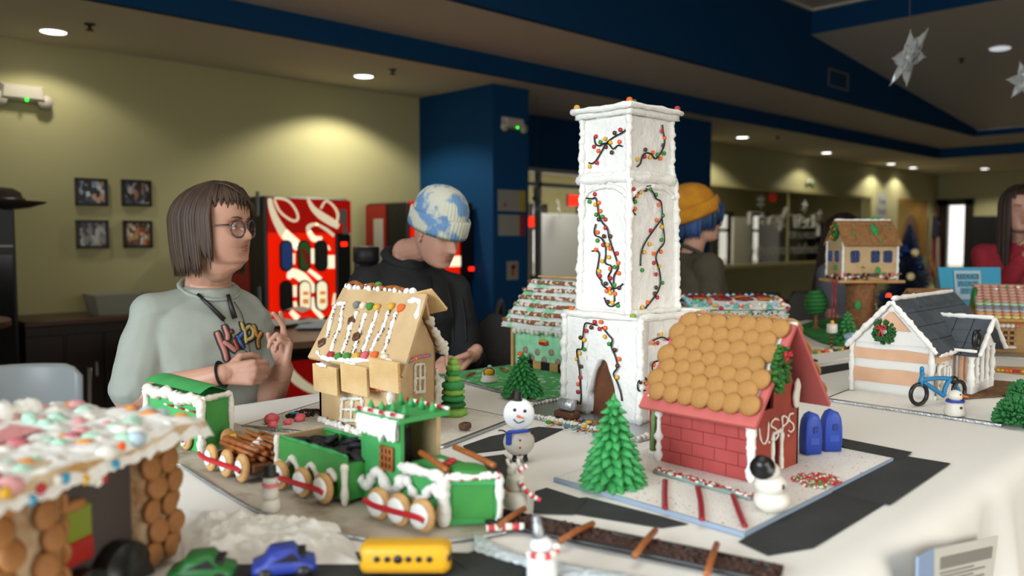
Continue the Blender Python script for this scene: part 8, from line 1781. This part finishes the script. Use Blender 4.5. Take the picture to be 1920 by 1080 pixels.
# ---- person 2: tie-dye beanie, black jacket, head bowed
hc = atd(822, 436, 3.06); look = (_R*.70-_F*.58-_U*.42).normalized(); T2 = frame(hc, look, V((0, 0, 1)), 1.025); hx2 = (T2.to_3x3() @ V((1, 0, 0)))
neckb = atd(762, 474, 3.18); sr, sl_ = atd(690, 536, 3.08), atd(848, 545, 3.28); hipc = V((neckb.x-.01, neckb.y+.05, .93)); sax = sl_-sr; sax.z = 0
p2 = thing('person', 'person in a tie-dyed blue beanie and black jacket, head bowed over clasped hands', 'person', (hipc.x, hipc.y, 0)); o2 = V(p2.location); L2 = M.Translation(-o2)
er, wr_ = atd(668, 705, 3.03), atd(806, 700, 3.00); el, wl = atd(880, 690, 3.20), atd(888, 664, 3.06)
b = MB(); headmesh(b, T2); caps(b, [T2 @ V((-.035, 0, -.07)), neckb, neckb-V((0, 0, .07))], [.052, .056, .07]); torso(b, hipc, neckb-V((0, 0, .04)), sax, .92)
caps(b, [sr, er], [.045, .04]); caps(b, [er, wr_], [.04, .028]); caps(b, [sl_, el], [.045, .04]); caps(b, [el, wl], [.04, .028])
hand(b, wr_, (_R*.9+_U*.18-_F*.15), _F*.8+_R*.2-_U*.3, 1, [(.85, 1.2, .6), (.95, 1.25, .6), (1.05, 1.3, .6), (1.1, 1.3, .6)], .8, 1.05, .03)
hand(b, wl, (-_R*.45-_U*.55-_F*.45), -_F*.1-_R*.9+_U*.4, -1, [(.8, 1.15, .6), (.9, 1.2, .6), (1.0, 1.2, .6), (1.05, 1.2, .6)], .6, 1.05, .03)
b.xf(L2); fuse(b, 'body', m_skinp, p2, .0040, 3); face_parts(L2 @ T2, p2, mat('dark_brow', '3c2d24', .8), eyes=False)
m_tie = mat('tiedye_knit', 'c9c8b6', .95, 0, 1, hex2='6a90b8', vs=15, thr=(.45, .55))
def beanie(T, t, m, mc, top=.150, ribs=44, rx=.112, ry=.088, cz=.012, slouch=(0, 0)):
    def R_(z0, prof, nm, mm, n):
        rings = []
        for (k, z, o) in prof: rings.append([T @ V((-.010+o*slouch[0]+(rx*k)*(1+.011*(1, 0, -1, 0)[i % 4])*math.cos(2*PI*i/n), (ry*k)*(1+.011*(1, 0, -1, 0)[i % 4])*math.sin(2*PI*i/n), z)) for i in range(n)])
        return MB().loft(rings).build(nm, mm, t)
    h = R_(0, [(.98, .03, 0), (1.02, .055, 0), (1.01, .085, .1), (.96, top*.63, .3), (.86, top*.76, .5), (.70, top*.87, .8), (.48, top*.95, 1), (.24, top*.99, 1.1), (.02, top+.001, 1.1)], 'beanie', m, ribs*4)
    R_(0, [(.99, .022, 0), (1.07, .014, 0), (1.11, .030, 0), (1.11, .078, 0), (1.06, .086, 0), (1.0, .082, 0)], 'beanie_cuff', mc, ribs*4).parent = t
    return h
beanie(L2 @ T2 @ M.Rotation(-.06, 4, 'Y') @ M.Translation((0, 0, -.012)), p2, m_tie, m_tie, .186)
m_jk = mat('black_jacket', '17181a', .85, .15, 220, hex2='1e1f22', vs=9)
b = MB(); torso(b, hipc-V((0, 0, .10)), neckb-V((0, 0, .04)), sax, 1.06, .024, .01); caps(b, [sr, er], [.074, .068]); caps(b, [er, er.lerp(wr_, .84)], [.066, .052]); caps(b, [sl_, el], [.074, .066]); caps(b, [el, el.lerp(wl, .74)], [.064, .05]); caps(b, [sr, neckb-V((0, 0, .07))], [.068, .06]); caps(b, [sl_, neckb-V((0, 0, .07))], [.068, .06])
b.xf(L2); jk = fuse(b, 'jacket', m_jk, p2, .0075, 5, .010, 12); bv2 = BVHTree.FromPolygons([tuple(v.co) for v in jk.data.vertices], [tuple(p.vertices) for p in jk.data.polygons])
b = MB()
for L in ([(866, 560), (872, 600), (874, 640)], [(806, 520), (812, 580), (815, 640)], [(838, 530), (848, 590), (850, 640)]): surf_ribbon(b, L, .004, .003, bv2, o2)
b.build('jacket_seam', mat('seam_black', '0c0c0d', .6), p2, kind='stuff')
sx_ = sax.normalized(); fx_ = sx_.cross(V((0, 0, 1))).normalized(); MB().tube([neckb-o2+(sx_*.082*math.cos(a)+fx_*(.074*math.sin(a)+.004)+V((0, 0, -.018-.032*math.sin(a)))) for a in [k*PI/12 for k in range(24)]], .022, 8, closed=True, flat=.7).build('collar', m_jk, p2)
legs(p2, hipc, sax, m_denim, o2)
# ---- person 3: orange beanie, blue hair, olive jacket
hc = atd(1316, 408, 4.36); look = (_R*.95+_F*.22-_U*.02).normalized(); T3 = frame(hc, look, V((0, 0, 1)), 1.06); neckb = atd(1298, 470, 4.40); sax = (-look.cross(V((0, 0, 1)))); hipc = V((neckb.x, neckb.y, .95))-look*.02; sax = V((0, 0, 1)).cross(look).normalized()
p3 = thing('person', 'person in an orange beanie with blue hair and olive jacket, in profile', 'person', (hipc.x, hipc.y, 0)); o3 = V(p3.location); L3 = M.Translation(-o3)
sl_, sr = neckb+sax*.185-V((0, 0, .085)), neckb-sax*.185-V((0, 0, .085)); el, er = sl_-V((0, 0, .29))+look*.02, sr-V((0, 0, .29))+look*.03; wl, wr_ = el+look*.04-V((0, 0, .24)), er+look*.05-V((0, 0, .24))
b = MB(); headmesh(b, T3); caps(b, [T3 @ V((-.02, 0, -.08)), neckb, neckb-V((0, 0, .06))], [.054, .058, .07]); torso(b, hipc, neckb-V((0, 0, .03)), sax, .92)
for a_, e_, w_ in ((sr, er, wr_), (sl_, el, wl)): caps(b, [a_, e_], [.045, .04]); caps(b, [e_, w_], [.04, .028])
hand(b, wr_, look*.2-V((0, 0, .95)), sax, 1, [(.2, .35, .2)]*4, .4); hand(b, wl, look*.2-V((0, 0, .95)), -sax, -1, [(.2, .35, .2)]*4, .4)
b.xf(L3); fuse(b, 'body', m_skinp, p3, .006, 3); face_parts(L3 @ T3, p3, mat('blue_brow', '22344c', .8), skin=m_skinp)
m_bh = mat('blue_hair', '1f4a80', .5, .3, 60, hex2='16304f', vs=30, stretch=(1, 1, .15)); hairdo(L3 @ T3, p3, m_bh, 190, lambda a: (.03 if abs(a) < .45 else (-.03 if abs(a) < 1.1 else -.065 if abs(a) < 1.9 else -.105)), 9, off=.006, w=.009, hl=.4)
m_or = mat('orange_knit', 'c98a1c', .95, .5, 260, hex2='b8761a', vs=16)
beanie(L3 @ T3 @ M.Rotation(-.42, 4, 'Y') @ M.Translation((-.012, 0, .0)), p3, m_or, m_or, .195, 40, .120, .098, .01, (-.03, 0))
q = (L3 @ T3 @ M.Rotation(-.34, 4, 'Y')) @ V((.104, .030, .052)); nq = (T3.to_3x3() @ M.Rotation(-.34, 3, 'Y') @ V((1, .45, 0))).normalized(); pb = MB().box((0, 0, 0), (.05, .040, .004), M.Translation(q) @ basis(nq).to_4x4(), bev=.001).build('beanie_patch', mat('patch_grey', 'b0aca2', .8), p3, False)
MB().ell((0, 0, .003), (.016, .012, .002), 10, 6, M.Translation(q) @ basis(nq).to_4x4()).build('patch_mark', mat('patch_red', 'b8504a', .8), pb)
m_ol = mat('olive_jacket', '4a4434', .9, .15, 220, hex2='423c2e', vs=9); b = MB(); torso(b, hipc-V((0, 0, .12)), neckb-V((0, 0, .035)), sax, 1.10, .026, .015)
for a_, e_, w_ in ((sr, er, wr_), (sl_, el, wl)): caps(b, [a_, e_], [.082, .070]); caps(b, [e_, e_.lerp(w_, .86)], [.068, .052]); caps(b, [a_, neckb-V((0, 0, .06))], [.074, .062])
b.xf(L3); fuse(b, 'jacket', m_ol, p3, .009, 5, .012, 11)
sx_, fx_ = sax, look; MB().tube([neckb-o3+(sx_*.088*math.cos(a)+fx_*(.080*math.sin(a)+.004)+V((0, 0, -.012-.040*math.sin(a)))) for a in [k*PI/12 for k in range(24)]], .022, 8, closed=True, flat=.5).build('jacket_collar', m_ol, p3)
for s in (-1, 1): c = neckb-o3+look*.135+sax*s*.045-V((0, 0, .16)); MB().box((0, 0, 0), (.012, .055, .19), M.Translation(c) @ basis((0, 0, 1), tuple(sax)).to_4x4() @ M.Rotation(s*.2, 4, 'Y'), bev=.005).build('lapel', m_ol, p3)
legs(p3, hipc, sax, m_denim, o3)
# ---- person 4: long dark hair, grey shirt, behind the treehouse
hc = atd(1580, 440, 5.3); look = (_R*.55-_F*.75-_U*.25).normalized(); T4 = frame(hc, look, V((0, 0, 1))); neckb = atd(1580, 489, 5.34); sax = V((0, 0, 1)).cross(V((look.x, look.y, 0))).normalized(); fwd = V((look.x, look.y, 0)).normalized(); hipc = V((neckb.x, neckb.y, .92))
p4 = thing('person', 'person with long dark brown hair and a grey T-shirt behind the treehouse', 'person', (hipc.x, hipc.y, 0)); o4 = V(p4.location); L4 = M.Translation(-o4)
sl_, sr = neckb+sax*.17-V((0, 0, .08)), neckb-sax*.17-V((0, 0, .08)); el, er = sl_-V((0, 0, .28))+fwd*.04, sr-V((0, 0, .28))+fwd*.04; wl, wr_ = el+fwd*.18-V((0, 0, .08))-sax*.08, er+fwd*.18-V((0, 0, .08))+sax*.08
b = MB(); headmesh(b, T4); caps(b, [T4 @ V((-.02, 0, -.08)), neckb, neckb-V((0, 0, .06))], [.050, .053, .065]); torso(b, hipc, neckb-V((0, 0, .03)), sax, .88)
for a_, e_, w_ in ((sr, er, wr_), (sl_, el, wl)): caps(b, [a_, e_], [.044, .038]); caps(b, [e_, w_], [.038, .026])
hand(b, wr_, fwd*.9-V((0, 0, .3)), sax, 1, [(.4, .5, .3)]*4, .4, .95); hand(b, wl, fwd*.9-V((0, 0, .3)), -sax, -1, [(.4, .5, .3)]*4, .4, .95)
b.xf(L4); fuse(b, 'body', m_skin, p4, .006, 3); face_parts(L4 @ T4, p4, mat('dark_brow', '3c2d24', .8))
hairdo(L4 @ T4, p4, mat('dark_brown_hair', '2f1c15', .6, .3, 60, hex2='1f120d', vs=30, stretch=(1, 1, .12)), 240, lambda a: (.075 if abs(a) < .5 else -.42), 13, off=.010, w=.010, hl=.5)
b = MB(); torso(b, hipc-V((0, 0, .10)), neckb-V((0, 0, .04)), sax, 1.0, .018)
for a_, e_ in ((sr, er), (sl_, el)): caps(b, [a_, a_.lerp(e_, .62)], [.066, .064]); caps(b, [a_, neckb-V((0, 0, .065))], [.06, .055])
b.xf(L4); fuse(b, 'tshirt', mat('dark_grey_tshirt', '5c6066', .9, .1, 300), p4, .009, 4, .008, 12); legs(p4, hipc, sax, m_denim, o4, .92)
# ---- person 5: woman in a red jumper, hands clasped under her chin
hc = atd(1912, 395, 4.4); look = (-_R*.30-_F*.93-_U*.02).normalized(); T5 = frame(hc, look, V((0, 0, 1))); neckb = atd(1915, 448, 4.44); fwd = V((look.x, look.y, 0)).normalized(); sax = V((0, 0, 1)).cross(fwd).normalized(); hipc = V((neckb.x, neckb.y, .95))
p5 = thing('person', 'person in a red jumper with long brown hair at the right edge, hands clasped', 'person', (hipc.x, hipc.y, 0)); o5 = V(p5.location); L5 = M.Translation(-o5)
sl_, sr = neckb+sax*.18-V((0, 0, .09)), neckb-sax*.18-V((0, 0, .09)); el, er = sl_-V((0, 0, .25))+fwd*.10-sax*.02, sr-V((0, 0, .25))+fwd*.10+sax*.02; wr_, wl = neckb+fwd*.21-V((0, 0, .085))-sax*.025, neckb+fwd*.20-V((0, 0, .095))+sax*.045
b = MB(); headmesh(b, T5); caps(b, [T5 @ V((-.02, 0, -.08)), neckb, neckb-V((0, 0, .06))], [.050, .053, .068]); torso(b, hipc, neckb-V((0, 0, .03)), sax, .92)
for a_, e_, w_ in ((sr, er, wr_), (sl_, el, wl)): caps(b, [a_, e_], [.046, .04]); caps(b, [e_, w_], [.04, .027])
hand(b, wr_, V((0, 0, .85))+sax*.45, sax*.85-V((0, 0, .4))-fwd*.1, 1, [(.5, .9, .5)]*4, .6, .92); hand(b, wl, V((0, 0, .85))-sax*.45, -sax*.85-V((0, 0, .4))-fwd*.1, -1, [(.6, 1.0, .5)]*4, .6, .92)
b.xf(L5); fuse(b, 'body', m_skin, p5, .005, 3); face_parts(L5 @ T5, p5, mat('brown_brow', '4a3526', .8))
hairdo(L5 @ T5, p5, mat('brown_hair_long', '38261b', .6, .3, 60, hex2='241710', vs=30, stretch=(1, 1, .12)), 240, lambda a: (None if abs(a) < .5 else (.05 if abs(a) < .8 else -.36)), 17, off=.010, w=.010, part=(.01, 0), hl=.8)
b = MB(); torso(b, hipc-V((0, 0, .10)), neckb-V((0, 0, .04)), sax, 1.02, .018)
for a_, e_, w_ in ((sr, er, wr_), (sl_, el, wl)): caps(b, [a_, e_], [.064, .056]); caps(b, [e_, e_.lerp(w_, .9)], [.055, .040]); caps(b, [a_, neckb-V((0, 0, .065))], [.06, .055])
b.xf(L5); fuse(b, 'jumper', mat('red_jumper', '9c2430', .9, .15, 300, hex2='8a1e2a', vs=10), p5, .008, 4, .008, 12); legs(p5, hipc, sax, m_denim, o5)
b = MB()
for s in (-1, 1): b.tube([neckb-o5+V((0, 0, -.02))+sax*s*.06, neckb-o5+fwd*.14+sax*s*.05-V((0, 0, .13)), neckb-o5+fwd*.175-V((0, 0, .40))], .005, 6, flat=.4)
ln = b.build('lanyard', m_blk, p5, kind='stuff'); MB().box(tuple(neckb-o5+fwd*.185-V((0, 0, .45))), (.06, .06, .09), bev=.002).build('badge', mat('badge_white', 'c8c8c4', .5), p5, False)
# ---------------------------------------------------------------- flat lettering becomes plain meshes
bpy.context.view_layer.update()
_dg = bpy.context.evaluated_depsgraph_get()
for o in [o for o in S.objects if o.type == 'FONT']:
    me = bpy.data.meshes.new_from_object(o.evaluated_get(_dg)); nm = o.name; q = bpy.data.objects.new(nm, me); COL.objects.link(q)
    q.parent = o.parent; q.matrix_basis = o.matrix_basis.copy()
    if 'label' in o: q['label'] = o['label']
    bpy.data.objects.remove(o); q.name = nm
